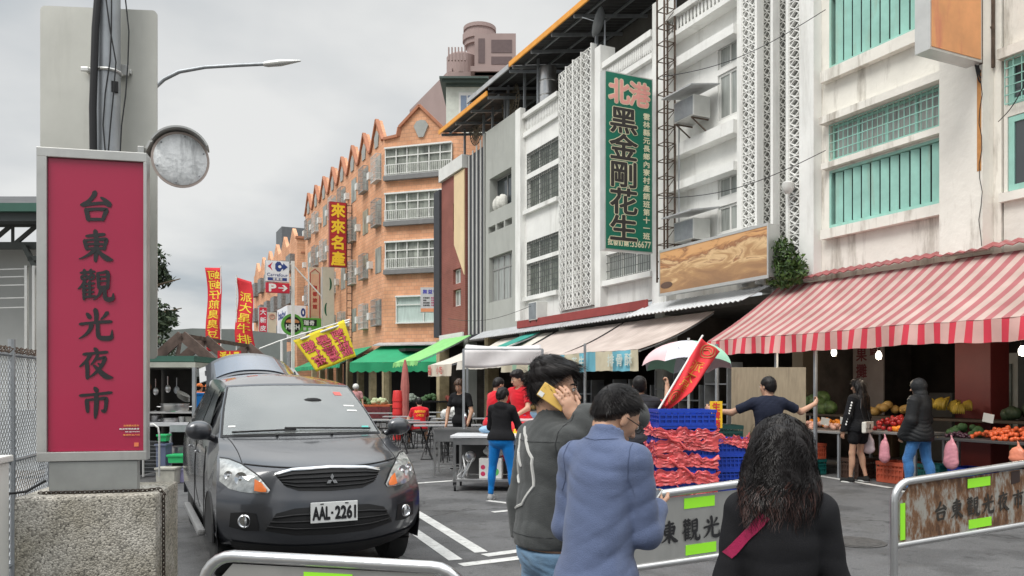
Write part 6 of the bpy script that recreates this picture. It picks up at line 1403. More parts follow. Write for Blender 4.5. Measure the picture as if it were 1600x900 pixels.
# ------------------------------------------------------------------ the people
# man on the phone
p1 = Person('young man in a charcoal jacket and jeans holding a yellow phone to his ear', 861, 3.35, 60, 1.66, hd=(46,2,-3), bw=.9, armR=('ik',(.085,.115,-.125),(-.1,-.42,.9),(-1,.1,0),(.5,.6,-.6)), armL=((-.12,-.12,-1),(.0,.12,-1)), res=.008, bres=.005, curl=(22,30), neckf=.02, nup=.145)
p1.body(); JK = fabric('charcoal_denim', (.062,.066,.066), .9, dirt=(.09,.095,.095), dscale=6, damt=.5)
p1.top('jacket', JK, i=.02, sleeve=1.85, hem=-.02, fold=.007, cuff=.012, collar=.035, f=12, belly=.022, flare=.0, sl_i=.006)
p1.pants('jeans', fabric('light_blue_denim', (.14,.24,.36), .9, dirt=(.25,.35,.45), dscale=5, damt=.5), i=.010, fold=.006, top=-.03); p1.shoes(PLW)
p1.hair(HAIRB, 'mop', 1, 5000, res=.005, length=.04, lift=.28, wdt=.0022, flow=(.1,.75,-.25), line=-.022, vol=.97)
m = MB(); bk = p1.chest-p1.fw*.15*p1.k
def onback(a, b, dep=.17):
    return p1.chest+p1.rt*a+p1.up*b-p1.fw*dep
# chalk like print on the jacket back
def strokes(P, pts_list, name, mat, surf_obj, dirn, wd=.012):
    me = surf_obj.data; bv = BVHTree.FromPolygons([v.co[:] for v in me.vertices], [p.vertices[:] for p in me.polygons]); m = MB()
    for pts in pts_list:
        out = []
        for i in range(len(pts)-1):
            for t in (0,.2,.4,.6,.8): out.append(np.array(pts[i])*(1-t)+np.array(pts[i+1])*t)
        out.append(np.array(pts[-1])); hits = []
        for q in out:
            h_ = bv.ray_cast(Vector(q), Vector(dirn))
            if h_[0] is not None: hits.append(h_[0]+h_[1]*.002)
        if len(hits) > 2: m.tube(hits, [wd*.35]+[wd*.5]*(len(hits)-2)+[wd*.3], 5)
    return m.build(name, mat, P.root)
jk = [o for o in bpy.data.objects if o.parent == p1.root and o.name.startswith('jacket')][0]
strokes(p1, [[onback(-.10,.14,.5), onback(-.02,.10,.5), onback(.05,.02,.5), onback(.06,-.09,.5), onback(.0,-.17,.5), onback(-.09,-.2,.5)], [onback(-.13,.06,.5), onback(-.06,.03,.5), onback(-.03,-.02,.5)], [onback(-.09,-.06,.5), onback(-.05,-.09,.5)], [onback(-.12,.11,.5), onback(-.09,.02,.5), onback(-.11,-.08,.5)]], 'back_print', pm('chalk_print', (.5,.5,.48), .9), jk, p1.fw, .013)
strokes(p1, [[onback(-.17,.09,.5), onback(0,.085,.5), onback(.17,.09,.5)], [onback(.165,.2,.5), onback(.15,.08,.5), onback(.155,-.04,.5)], [onback(-.17,-.29,.5), onback(0,-.29,.5), onback(.17,-.29,.5)]], 'seam', pm('dark_seam', (.038,.04,.042), .9), jk, p1.fw, .0028)
def printed(P, ob_, text, a0, b0, w_, mt):
    bv = BVHTree.FromPolygons([v.co[:] for v in ob_.data.vertices], [p.vertices[:] for p in ob_.data.polygons]); m = MB()
    for i, c_ in enumerate(text):
        vs, fs, bb = glyph(c_); out = []
        for x, y in vs:
            q = P.chest+P.rt*(a0+w_*(i-(len(text)-1)/2+x-.5))+P.up*(b0+w_*(y-.38))-P.fw*.5; h_ = bv.ray_cast(Vector(q), Vector(P.fw)); out.append(h_[0]-Vector(P.fw)*.012 if h_[0] else Vector(q))
        m.add(out, fs)
    m.build('shirt_print', mt, P.root)
def garment(P, nm_): return [o for o in bpy.data.objects if o.parent == P.root and o.name.startswith(nm_)][0]
# phone in hand
hp = p1.H((.097,.016,-.03)); 
ph = thing('smartphone', 'smartphone in a mustard yellow case held against the ear', 'phone', tuple(p1.at(hp)))
m = MB(); m.bbox(-.032,.032,-.062,.062,-.005,.005,.005); o = m.build('phone_case', pm('mustard_case', (.7,.45,.1), .4), ph); m = MB(); m.bbox(-.028,-.008,.035,.058,.0062,.008,.003); m.build('camera_bump', PLW, ph)
zx = Vector(PW(p1.root).to_3x3() @ Vector(p1.Mh@np.array((1.,.1,.05)))); yx = Vector(PW(p1.root).to_3x3() @ Vector(p1.Mh@np.array((.0,-.75,.45)))); xx = yx.cross(zx).normalized(); yx = zx.cross(xx).normalized(); zx.normalize()
ph.rotation_euler = Matrix((xx, yx, zx)).transposed().to_euler()
# man in the blue sweater
p2 = Person('young man in a slate blue sweater and glasses looking down at his phone', 932, 2.92, 36, 1.60, bend=8, hd=(28,32,6), bw=.80, armR=((.10,.1,-1),(-.3,.95,.3),(-.5,.9,.1),(-.3,.2,1)), armL=((-.12,.0,-1),(.55,.9,.2),(.6,.8,.1),(.3,.2,1)), res=.0075, bres=.005, neckf=.085, nup=.115, curl=(30,30))
p2.body(); BLU = fabric('slate_blue_knit', (.10,.13,.225), .95, bs=260, bump=.3, dirt=(.14,.17,.26), dscale=4, damt=.5)
p2.top('sweater', BLU, i=.014, sleeve=1.9, hem=-.16, fold=.0048, cuff=.006, collar=.04, f=10, belly=.02, seed=6, flare=.004, sl_i=.004)
p2.pants('trousers', fabric('dark_blue_cotton', (.08,.1,.2), .9), i=.008, top=-.03); p2.shoes(PLW)
p2.hair(HAIRB, 'short', 2, 6000, res=.005, length=.022, lift=.22, flow=(0,.5,-.1), wdt=.002, vol=1.0, line=-.034)
sw_ = garment(p2, 'sweater'); ob2 = lambda a, b: p2.chest+p2.rt*a+p2.up*b-p2.fw*.5
strokes(p2, [[ob2(.125,.165), ob2(.135,.1), ob2(.128,.02), ob2(.15,-.04)], [ob2(-.125,.165), ob2(-.135,.1), ob2(-.128,.02), ob2(-.15,-.04)], [ob2(-.07,.165), ob2(0,.155), ob2(.07,.165)]], 'seam', pm('navy_seam', (.075,.098,.175), .95), sw_, p2.fw, .0022)
gl = MB(); K = p2.k
for q in (1,-1): gl.tube([p2.H((q*(.031+.021*math.cos(a)), .101, .004+.017*math.sin(a))) for a in [R(30*i) for i in range(12)]], .0018, 6, closed=True); gl.tube([p2.H((q*.052,.1,.008)), p2.H((q*.078,.06,.008)), p2.H((q*.084,-.01,.004))], .0018, 6)
gl.tube([p2.H((-.01,.102,.006)), p2.H((.01,.102,.006))], .0018, 6); gl.build('glasses', BLACKM, p2.root)
c = (p2.wr[1]+p2.hdir[1]*.09+p2.wr[-1]+p2.hdir[-1]*.09)/2+np.array((0,.01,.02)); ph = thing('smartphone', 'white smartphone held in both hands by the man in the blue sweater', 'phone', tuple(p2.at(c)), p2.root.rotation_euler.z)
m = MB(); m.bbox(-.036,.036,-.072,.072,-.004,.004,.003); m.build('phone_case', PLW, ph); m = MB(); m.box(-.032,.032,-.066,.066,.0042,.0048); m.build('screen', pm('phone_screen', (.05,.06,.08), .1), ph); ph.rotation_euler = (R(30),0,p2.root.rotation_euler.z)
# woman with curly hair
p3 = Person('woman with curly black hair seen from behind in a black top', 1222, 2.46, 8, 1.45, hd=(8,12,4), bend=3, bw=.84, armR=((.18,.05,-1),(-.1,.75,-.4)), armL=((-.14,.1,-1),(.2,.8,-.3)), fem=True, res=.009, neckf=.02)
p3.body(); BT = fabric('black_jersey', (.012,.012,.014), .9, bs=260, bump=.15, var=.3)
p3.top('top', BT, i=.018, sleeve=1.9, hem=-.2, fold=.005, f=10, seed=8, flare=.02, sl_i=.006); p3.pants('trousers', fabric('black_trousers', (.015,.015,.018)), i=.008, top=-.03); p3.shoes(BLACKM)
p3.hair(HAIRB, 'short', 7, 8000, res=.006, length=.062, lift=.07, wdt=.0024, vol=1.03, curly=.007, flow=(0,-.1,-1), mats=[HAIRB, HAIRR],
  extra=[((0,-.04,.03),(.092,.09,.09),.04),((0,-.055,-.05),(.104,.08,.1),.04),((.005,-.06,-.13),(.112,.07,.085),.05),((-.075,-.04,-.16),(.048,.05,.06),.04),((.08,-.035,-.15),(.055,.055,.065),.04),((.09,.0,-.09),(.036,.05,.08),.03),((-.088,-.01,-.09),(.032,.05,.08),.03)])
# shoulder strap
tp3 = [o for o in bpy.data.objects if o.parent == p3.root and o.name.startswith('top')][0]
bv = BVHTree.FromPolygons([v.co[:] for v in tp3.data.vertices], [p.vertices[:] for p in tp3.data.polygons]); rows = []
for i in range(15):
    t = i/14; base = p3.chest+p3.rt*(-.06-.16*t)*1+p3.up*(.075-.2*t); r_ = []
    for off in (-.016,.016):
        q = base+p3.rt*off*.8-p3.up*off*.55-p3.fw*.5; h_ = bv.ray_cast(Vector(q), Vector(p3.fw)); r_.append(h_[0]+h_[1]*.004 if h_[0] else None)
    if all(r_): rows.append(r_)
if len(rows) > 2:
    m = MB(); 
    for a, b in zip(rows[:-1], rows[1:]): m.add([a[0], a[1], b[1], b[0]], [(0,1,2,3)])
    tag(m.build('bag_strap', fabric('crimson_strap', (.4,.02,.09), .7)), 'crimson bag strap over the left shoulder of the curly haired woman', 'strap').matrix_world = PW(p3.root)
# ---- middle distance
RT = fabric('red_tshirt', (.62,.012,.025), .85); BK = fabric('black_cotton', (.012,.012,.014), .9, var=.3); DN = fabric('blue_denim', (.06,.16,.36), .9)
M_ = .011
p4 = Person('woman in a black hoodie and bright blue trousers at the cart', 783, 11.0, 22, 1.56, fem=True, hd=(20,18,0), bend=4, res=M_, armR=((.25,.35,-.9),(-.1,.9,-.3)), armL=((-.2,.3,-1),(.2,.9,-.3)), legR=((.16,.05,-1),(.1,-.02,-1)), legL=((-.14,.05,-1),(-.06,-.05,-1)), fat=1.16)
p4.body(False, fingers=1.2); p4.top('hoodie', BK, i=.022, hem=-.03, fold=.006, hood=True, seed=11); p4.pants('trousers', fabric('bright_blue_twill', (.0,.17,.52), .8), i=.006, fold=.003, frac=1.9); p4.shoes(fabric('grey_trainer', (.33,.33,.33)))
p4.hair(HAIRB, seed=12, n=200, wdt=.006, extra=[((0,-.1,.0),(.035,.035,.035),.02)])
p5 = Person('man in a red printed T-shirt sitting on a stool with his back turned', 656, 20.5, -12, 1.7, pel=.56, bend=12, res=.016, armR=((.15,.6,-.8),(-.2,1,0)), armL=((-.2,.5,-.8),(-.1,1,0)), legR=((.25,1,-.1),(.05,-.1,-1)), legL=((-.3,1,-.1),(-.1,.1,-1)), hd=(0,15,0))
p5.body(False, fingers=1.6); p5.top('t_shirt', RT, i=.02, sleeve=.95, hem=-.08, fold=.006, seed=14); p5.pants('shorts', fabric('grey_shorts', (.16,.16,.14)), i=.022, frac=.98); p5.shoes(fabric('grey_trainer', (.33,.33,.33))); p5.hair(HAIRB, seed=3, n=0)
printed(p5, garment(p5, 't_shirt'), '海鮮熱炒', 0, .04, .075, YEL); printed(p5, garment(p5, 't_shirt'), '小吃部', 0, -.06, .07, YEL)
p6 = Person('woman with brown hair in a black T-shirt leaning over the sink', 722, 15.2, 205, 1.72, fem=True, bend=8, hd=(-5,22,0), res=.014, armR=((.3,.15,-1),(-.1,.45,-1)), armL=((-.3,.1,-1),(.1,.5,-1)))
p6.body(True, fingers=1.5); p6.top('t_shirt', BK, i=.02, sleeve=.95, hem=-.06, fold=.005, seed=16); p6.pants('trousers', BK, i=.01); p6.shoes(BLACKM); p6.hair(HAIRBR, seed=5, n=300, wdt=.007, length=.05, vol=1.08, extra=[((.06,-.02,-.05),(.03,.05,.07),.03),((-.06,-.02,-.05),(.03,.05,.07),.03)])
p7 = Person('man in a red T-shirt turned away beside the black hoodie', 770, 13.8, 60, 1.74, res=.014, bend=8, hd=(0,20,0), armR=((.1,.4,-.9),(-.1,.9,-.2)), armL=((-.1,.4,-.9),(.1,.9,-.2)))
p7.body(False, fingers=1.5); p7.top('t_shirt', RT, i=.022, sleeve=.98, hem=-.1, fold=.006, seed=17); p7.pants('trousers', BK, i=.015); p7.shoes(BLACKM); p7.hair(HAIRB, seed=6, n=200, wdt=.006)
p8 = Person('tall man in a red T-shirt facing left over the red draped table', 815, 13.3, 222, 1.84, res=.012, bend=6, hd=(28,16,0), armR=((.3,.4,-.8),(-.3,.9,-.5)), armL=((-.3,.4,-.8),(.3,.9,-.5)))
p8.body(True, fingers=1.4); p8.top('t_shirt', RT, i=.024, sleeve=.98, hem=-.1, fold=.007, seed=18); p8.pants('trousers', DN, i=.015); p8.shoes(BLACKM); p8.hair(HAIRB, 'mop', seed=7, n=300, wdt=.006)
p9 = Person('person in a black quilted vest and red sleeves raising a flag pole', 1000, 9.6, -6, 1.70, res=.011, hd=(10,-4,0), armR=((.55,.5,-.1),(.12,.35,1.0),(.1,.2,1),(-1,.3,0)), armL=((-.3,.2,-1),(.1,.6,-.5)), curl=(70,40))
p9.body(False, fingers=1.2)
def qm(C): return np.zeros(len(C))
VEST = stripes('quilted_black', (.022,.023,.03), (.006,.006,.008), .055, axis='Z', duty=.78)
p9.top('vest', VEST, i=.03, sleeve=.25, hem=-.08, fold=.004, seed=19); p9.top('red_shirt', RT, i=.018, sleeve=.9, hem=-.1, fold=.004, seed=20); p9.pants('shorts', BK, i=.024, frac=.72); p9.shoes(BLACKM); p9.hair(HAIRB, seed=8, n=300, wdt=.005)
p10 = Person('man in a navy T-shirt holding up a plywood board with arms spread', 1200, 9.7, 4, 1.69, res=.010, hd=(-38,4,0), armR=((.8,.35,-.35),(.75,.45,.35),(.5,.5,.5),(-.6,.5,0)), armL=((-.8,.35,-.4),(-.75,.45,.08),(-.5,.5,.3),(.6,.5,0)), curl=(55,55))
p10.body(True, fingers=1.1); p10.top('t_shirt', fabric('navy_tshirt', (.016,.02,.038), .9), i=.022, sleeve=1.0, hem=-.12, fold=.007, seed=21); p10.pants('trousers', BK, i=.016); p10.shoes(BLACKM); p10.hair(HAIRB, seed=9, n=500, wdt=.004)
p11 = Person('long haired woman in a black jacket and shorts walking past the fruit', 1342, 13.1, -30, 1.70, fem=True, res=.011, hd=(-5,8,0), armR=((.15,.0,-1),(.0,.15,-1)), armL=((-.25,.1,-1),(-.1,.25,-1)), legR=((.02,.12,-1),(.05,-.25,-1)), legL=((-.06,.10,-1),(-.02,.05,-1)), fat=.95)
p11.body(False, fingers=1.2); p11.top('jacket', BK, i=.03, hem=-.1, fold=.008, flare=.02, seed=23); p11.pants('shorts', BK, i=.03, frac=.45, fold=.004); p11.shoes(fabric('black_canvas', (.015,.015,.015)))
p11.hair(HAIRB, seed=11, n=900, wdt=.006, length=.12, mats=[HAIRB, HAIRBR], extra=[((0,-.06,-.05),(.085,.06,.12),.04),((0,-.085,-.2),(.1,.055,.14),.05),((.06,-.05,-.26),(.05,.045,.12),.04),((-.06,-.06,-.24),(.05,.045,.12),.04)])
jk = [o for o in bpy.data.objects if o.parent == p11.root and o.name.startswith('jacket')][0]
m = MB(); 
for k_ in range(9):
    e, w_ = p11.sh[-1], p11.wr[-1]; q = e+(w_-e)*(.12+.085*k_); q = q+nv(np.array((-1,-.9,0)))*.082; m.ell(tuple(q), (.012,.016,.018), 6, 5)
m.build('sleeve_print', WHT, p11.root)
p12 = Person('person in a hooded black padded coat and blue jeans at the fruit stall', 1437, 11.9, -38, 1.70, res=.011, hd=(0,8,0), armR=((.1,.0,-1),(-.1,.5,-.9)), armL=((-.12,.1,-1),(.1,.5,-.9)), legR=((.06,-.12,-1),(0,-.3,-1)), legL=((-.08,.3,-1),(-.02,-.1,-1)))
p12.body(False, fingers=1.3); COAT = fabric('black_padded_coat', (.018,.019,.021), .6, bs=40, bump=.3)
p12.top('coat', COAT, i=.045, hem=-.16, fold=.010, flare=.02, f=16, hood=True, sl_i=.01, seed=25); p12.pants('jeans', fabric('blue_denim_bright', (.05,.17,.4), .9), i=.014, fold=.007, frac=2.0); p12.shoes(BLACKM)
V = Vol(p12.hc-np.array((.25,.25,.3)), p12.hc+np.array((.25,.25,.25)), .01); V.ell(p12.H((0,-.02,.025)), (.105,.12,.12), .02); V.ell(p12.H((0,-.03,-.1)), (.1,.1,.09), .03); V.ell(p12.H((0,.12,-.01)), (.07,.08,.095), .01, sub=True); V.folds(.006, 20, 3); vmesh('hood', V, COAT, p12.root)
bg_ = thing('shoulder_bag', 'small white flap bag with a black clasp hanging on the long haired woman', 'bag', tuple(p11.at(p11.P+np.array((-.05,-.19,-.02)))), p11.root.rotation_euler.z+R(12))
m = MB(); m.bbox(-.13,.13,-.035,.035,-.09,.09,.02); m.build('bag_body', pm('cream_leather', (.72,.69,.62), .5), bg_); m = MB(); m.bbox(-.132,.132,-.045,-.036,-.01,.092,.004); fl_ = m.build('flap', pm('cream_leather', (.72,.69,.62)), bg_); m = MB(); m.box(-.015,.015,-.052,-.046,-.03,.05); m.build('clasp', BLACKM, fl_); m = MB(); m.tube([(-.1,0,.09),(-.12,.05,.3),(0,.1,.5),(.1,.05,.3),(.1,0,.09)], .006, 5); m.build('strap', BLACKM, bg_)
# ---- far, small
OC = fabric('orange_shirt', (.75,.2,.05), .8)
for i, (px, d, phi, lab, ct) in enumerate(((311,22,20,'vendor in an orange cap and orange shirt behind the car door',OC),(326,24,200,'second orange capped vendor nearer to the blue crates',OC),(333,21,150,'vendor in a white shirt next to the blue crates',fabric('white_shirt', (.7,.7,.68))),(556,30,170,'person in a white helmet near the vegetable stall',fabric('pink_shirt', (.6,.3,.3))))):
    q = Person(lab, px, d, phi, 1.68, res=.022); q.body(False, fingers=1.8); q.top('shirt', ct, i=.025, fold=.004, sleeve=1.0 if i != 2 else 1.8, hem=-.08, seed=30+i); q.pants('trousers', BK, i=.018); q.shoes(BLACKM)
    if i in (2,): q.hair(HAIRB, seed=i, n=0)
    elif i == 3: m = MB(); m.ell(tuple(q.H((0,-.01,.04))), (.12,.14,.12), 14, 10); m.build('helmet', PLW, q.root, smooth=True)
    else: m = MB(); m.ell(tuple(q.H((0,-.015,.05))), (.09,.105,.08), 12, 8); m.ell(tuple(q.H((0,.1,.04))), (.06,.07,.012), 10, 6); m.build('cap', OC, q.root, smooth=True); q.hair(HAIRB, seed=i, n=0, vol=.98)
# ------------------------------------------------------------------ the grey family car
car = thing('parked_car', 'dark grey family car facing the camera with its tailgate open and white number plate', 'car', (1.435, 6.22, .004), 0); car.scale = (.955, 1, .985)
CP = pm('dark_grey_car_paint', (.05,.053,.062), .28, .55, var=.06, coat=1.0, spec=.8); BP = pm('black_trim', (.012,.012,.013), .5, spec=.35); CHR = pm('chrome', (.75,.76,.78), .12, 1.0, var=.02); TYR = pm('tyre_rubber', (.022,.022,.022), .85)
rows_ = [((.10,.24),(.78,.50,.30)), ((.02,.34),(.83,.40,.36)), ((-.02,.48),(.855,.35,.50)), ((0,.64),(.86,.35,.66)), ((.03,.74),(.855,.40,.77)), ((.08,.88),(.84,.52,.92)), ((.15,.95),(.82,.68,1.0)), ((.4,1.03),(.79,.85,1.05)), ((.75,1.10),(.78,.98,1.10)), ((1.0,1.14),(.77,1.12,1.13)), ((1.05,1.155),(.755,1.19,1.145)), ((1.4,1.38),(.70,1.52,1.36)), ((1.78,1.585),(.625,1.87,1.565)), ((1.9,1.625),(.61,1.98,1.60)), ((2.6,1.715),(.60,2.65,1.655)), ((3.5,1.725),(.60,3.5,1.66)), ((4.2,1.66),(.58,4.15,1.61)), ((4.4,1.55),(.58,4.3,1.5))]
RW = np.array([[0, c[0], c[1], *e_] for c, e_ in rows_])
def cat(u):
    i = int(min(max(u, 0), len(RW)-1.0001)); t = u-i; p0, p1_, p2_, p3_ = RW[max(i-1,0)], RW[i], RW[i+1], RW[min(i+2, len(RW)-1)]
    return .5*(2*p1_+(p2_-p0)*t+(2*p0-5*p1_+4*p2_-p3_)*t*t+(3*p1_-p0-3*p2_+p3_)*t**3)
def SP(u, v, off=0):
    r = cat(u); a = abs(v); s_ = 1 if v >= 0 else -1
    p = Vector((s_*a*r[3], r[1]+(r[4]-r[1])*a**2.6, r[2]+(r[5]-r[2])*a**2.2))
    return p
nu, nvv = 100, 28; m = MB(); P = []
for i in range(nu+1):
    for j in range(nvv+1): P.append(SP((len(RW)-1)*i/nu, -1+2*j/nvv))
qf = lambda i, j: (i*(nvv+1)+j, i*(nvv+1)+j+1, (i+1)*(nvv+1)+j+1, (i+1)*(nvv+1)+j)
bvh_f = BVHTree.FromPolygons(P, [qf(i, j) for i in range(nu) for j in range(nvv)])
m.add(P, [qf(i, j) for i in range(nu) for j in range(nvv) if not (10.1 < 17*(i+.5)/nu < 11.9 and 1 <= j < nvv-1)])
# sides
for sg_ in (1, -1):
    cols = []
    for i in range(12, nu+1):
        e_ = SP((len(RW)-1)*i/nu, 1.0*sg_); y = e_.y; top_z = e_.z; lv = []
        bx = .865; 
        for k, (x, z) in enumerate(((.835,1.09),(.86,.98),(.872,.8),(.872,.6),(.86,.42),(.82,.28))):
            zq = min(z, top_z-.012*(k+1)); f_ = 1-math.exp(-max(0, y-.33)*7); fr = min(1, (top_z-zq)*6)
            xx = abs(e_.x)+(x-abs(e_.x))*min(1, fr)*(.35+.65*f_) if top_z < 1.14 else x
            lv.append((sg_*xx, y if y > .5 else y+.0, zq))
        cols.append([tuple(e_)]+lv)
    o_ = len(m.v); w_ = len(cols[0])
    for c_ in cols: m.v += c_
    for i in range(len(cols)-1):
        for j in range(w_-1):
            f = (o_+i*w_+j, o_+(i+1)*w_+j, o_+(i+1)*w_+j+1, o_+i*w_+j+1); m.f.append(f if sg_ > 0 else f[::-1]); m.m.append(0)
m.add([(-.86,4.32,.28),(.86,4.32,.28),(.86,4.32,.9),(-.86,4.32,.9)], [(0,1,2,3)])   # rear sill under the open gate
m.add([(-.80,.42,.26),(.80,.42,.26),(.80,4.3,.26),(-.80,4.3,.26)], [(3,2,1,0)])
body = m.build('body', CP, car, smooth=55); body.data.update()
def pj(x, z, off=.004):
    h_ = bvh_f.ray_cast(Vector((x,-2,z)), Vector((0,1,0)))
    if h_[0] is None: return Vector((x,.4,z))
    n = h_[1] if h_[1].y < 0 else -h_[1]
    return h_[0]+n*off
def lerp_pl(pl_, t):
    t *= len(pl_)-1; i = min(int(t), len(pl_)-2); t -= i; return (pl_[i][0]+(pl_[i+1][0]-pl_[i][0])*t, pl_[i][1]+(pl_[i+1][1]-pl_[i][1])*t)
def patch(mb, top, bot, off=.004, nu=16, nv_=6, mi=0, mir=1, bul=0):
    vs = []
    for i in range(nu+1):
        a = lerp_pl(top, i/nu); b = lerp_pl(bot, i/nu)
        for j in range(nv_+1): t = j/nv_; vs.append(pj((a[0]+(b[0]-a[0])*t)*mir, a[1]+(b[1]-a[1])*t, off+bul*math.sin(math.pi*t)*math.sin(math.pi*i/nu)))
    mb.add(vs, [(i*(nv_+1)+j, i*(nv_+1)+j+1, (i+1)*(nv_+1)+j+1, (i+1)*(nv_+1)+j) for i in range(nu) for j in range(nv_)], mi)
# windscreen
def skinpatch(name, mt, u0, u1, v0, v1, off, nu=14, nv_=24, parent=None, taper=0):
    m = MB(); vs = []
    for i in range(nu+1):
        for j in range(nv_+1):
            u = u0+(u1-u0)*i/nu; v = v0+(v1-v0)*j/nv_; p = SP(u, v); a = SP(u+.02, v)-SP(u-.02, v); b = SP(u, min(1,v+.02))-SP(u, max(-1,v-.02)); n = b.cross(a).normalized(); n = n if n.z > 0 else -n; vs.append(p+n*off)
    m.add(vs, [(i*(nv_+1)+j, i*(nv_+1)+j+1, (i+1)*(nv_+1)+j+1, (i+1)*(nv_+1)+j) for i in range(nu) for j in range(nv_)])
    return m.build(name, mt, parent or car, smooth=True)
WG = pm('windscreen_glass', (.42,.44,.43), .04, .0, var=.2, vs=1.5, spec=1.0, coat=1, alpha=.5);  # pale base colour stands in for the sky reflected in the glass
fr_ = skinpatch('windscreen_seal', BP, 9.85, 12.1, -.985, .985, .003)
ws = skinpatch('windscreen', WG, 10.0, 12.0, -.955, .955, .008, parent=car)
for (va, vb, z0, z1, mt) in ((.76,.86,10.16,10.30,pm('teal_sticker', (.1,.5,.45), .5)), (.62,.74,11.5,11.66,pm('red_sticker', (.6,.12,.1), .5)), (.66,.82,11.05,11.1,WHT), (.67,.82,10.85,10.9,WHT), (-.9,-.82,10.35,10.4,WHT)):
    skinpatch('windscreen_sticker', mt, z0, z1, va, vb, .0105, 2, 2, parent=ws)
for (v0, v1, u0, u1) in ((-.86,-.12,10.06,10.12),(-.25,.86,10.2,10.12)):
    m = MB(); m.tube([SP(u0+(u1-u0)*t, v0+(v1-v0)*t)+Vector((0,-.015,.022)) for t in [i/8 for i in range(9)]], .009, 5); m.build('wiper', BP, car, smooth=True)
for v in (-.35, .3): m = MB(); m.ell(SP(9.0, v)+Vector((0,0,.01)), (.014,.014,.01), 8, 5); m.build('washer_jet', BP, car)
m = MB(); m.ell((.16,1.52,1.44), (.1,.03,.035), 10, 6); m.build('rear_view_mirror', BP, ws)
m = MB(); m.bbox(-.68,.68,1.2,1.42,.85,1.13,.05); m.build('dashboard', pm('cabin_dark', (.03,.03,.032), .7), car)
for q in (-.36,.36):
    V = Vol((q-.35,1.7,.6),(q+.35,2.5,1.6),.025); V.cone((q-.13,2.15,.75),(q-.13,2.25,1.28),.1,.09,.05); V.cone((q+.13,2.15,.75),(q+.13,2.25,1.28),.1,.09,.05); V.ell((q,2.26,1.44),(.13,.06,.09),.03); V.ell((q,1.95,.75),(.27,.27,.1),.04); vmesh('car_seat', V, pm('seat_cloth', (.12,.115,.11), .9), car)
m = MB(); m.tube([(.36+.18*math.cos(R(20*i)), 1.52-.06*math.sin(R(20*i)), 1.07+.17*math.sin(R(20*i))) for i in range(18)], .014, 7, closed=True); m.build('steering_wheel', BP, car)
m = MB(); m.box(-.7,.7,2.7,2.72,.3,1.5); m.build('cabin_bulkhead', pm('cabin_dark', (.03,.03,.032)), car)
# bonnet shut line
m = MB(); m.tube([SP(5.75, v)+Vector((0,-.004,.002)) for v in [(-.78+1.56*i/24) for i in range(25)]], .005, 4); 
for q in (1,-1): m.tube([SP(5.75+3.6*i/14, q*(.79+.12*i/14))+Vector((0,0,.001)) for i in range(15)], .004, 4)
m.build('bonnet_gap', BP, car)
# grille
GT = [(-.43,.885),(-.3,.915),(0,.925),(.3,.912),(.43,.887)]; GB = [(-.36,.80),(-.26,.765),(0,.755),(.26,.765),(.36,.80)]
m = MB(); patch(m, GT, GB, .006, 24, 6); gr = m.build('grille', pm('grille_black', (.006,.006,.007), .6), car, smooth=True)
m = MB()
for k in range(1, 5):
    t = k/5; m.tube([pj(*( (lambda a, b: (a[0]+(b[0]-a[0])*t, a[1]+(b[1]-a[1])*t))(lerp_pl(GT, i/20), lerp_pl(GB, i/20)) ), .014) for i in range(21)], .006, 5)
m.build('grille_bars', BP, gr, smooth=True)
m = MB(); patch(m, [(a, b+.014) for a, b in GT], [(a, b-.004) for a, b in GT], .014, 24, 3, bul=.008); m.build('chrome_strip', CHR, gr, smooth=True)
lg = MB(); lc = pj(0,.845,.03); s_ = .052
def dia(cx, cz, ang):
    a = R(ang); L_, w_ = s_, s_*.58; P_ = [(0,0),(L_*.5,w_*.5),(L_,0),(L_*.5,-w_*.5)]
    return [(cx+x*math.cos(a)-z*math.sin(a), cz+x*math.sin(a)+z*math.cos(a)) for x, z in P_]
for ang in (90, 210, 330): lg.prism(dia(0, .842, ang), lambda a, b, t_: (a, lc.y-t_, b), 0, .008)
lg.build('badge', CHR, gr)
# lower intake, fog lamps, plate
m = MB(); IT = [(-.44,.60),(-.3,.635),(0,.645),(.3,.635),(.44,.60)]; IB = [(-.52,.47),(-.3,.43),(0,.42),(.3,.43),(.52,.47)]
patch(m, IT, IB, .006, 24, 5); li = m.build('lower_intake', pm('grille_black', (.006,.006,.007)), car, smooth=True)
m = MB()
for k in range(1, 4):
    t = k/4; m.tube([pj(*((lambda a, b: (a[0]+(b[0]-a[0])*t, a[1]+(b[1]-a[1])*t))(lerp_pl(IT, i/20), lerp_pl(IB, i/20))), .012) for i in range(21)], .008, 5)
m.build('intake_bars', BP, li, smooth=True)
m = MB(); patch(m, [(-.76,.38),(-.3,.345),(0,.34),(.3,.345),(.76,.38)], [(-.72,.31),(-.3,.26),(0,.255),(.3,.26),(.72,.31)], .012, 24, 3, bul=.01); m.build('bumper_lip', BP, car, smooth=True)
PL_ = pj(.0,.60,.0); pt = MB(); pt.bbox(-.19,.19, PL_.y-.04, PL_.y-.03, .52, .68, .006); po = pt.build('number_plate', pm('plate_white', (.75,.76,.75), .4, var=.02), car)
m = MB(); frp = (Vector((0, PL_.y-.0405, .595)), Vector((1,0,0)), Vector((0,0,1))); put(m, 'AAL', frp, -.105, 0, .135, .095, bold=.045, cjk=False, lift=.002); put(m, '-', frp, -.019, 0, .018, .012, bold=.02, cjk=False, lift=.002); put(m, '2261', frp, .09, 0, .165, .095, bold=.045, cjk=False, lift=.002)
for q in (-.1, .1): m.bbox(q-.014, q+.014, PL_.y-.044, PL_.y-.0402, .662, .670, .002)
m.build('plate_number', BLK, po)
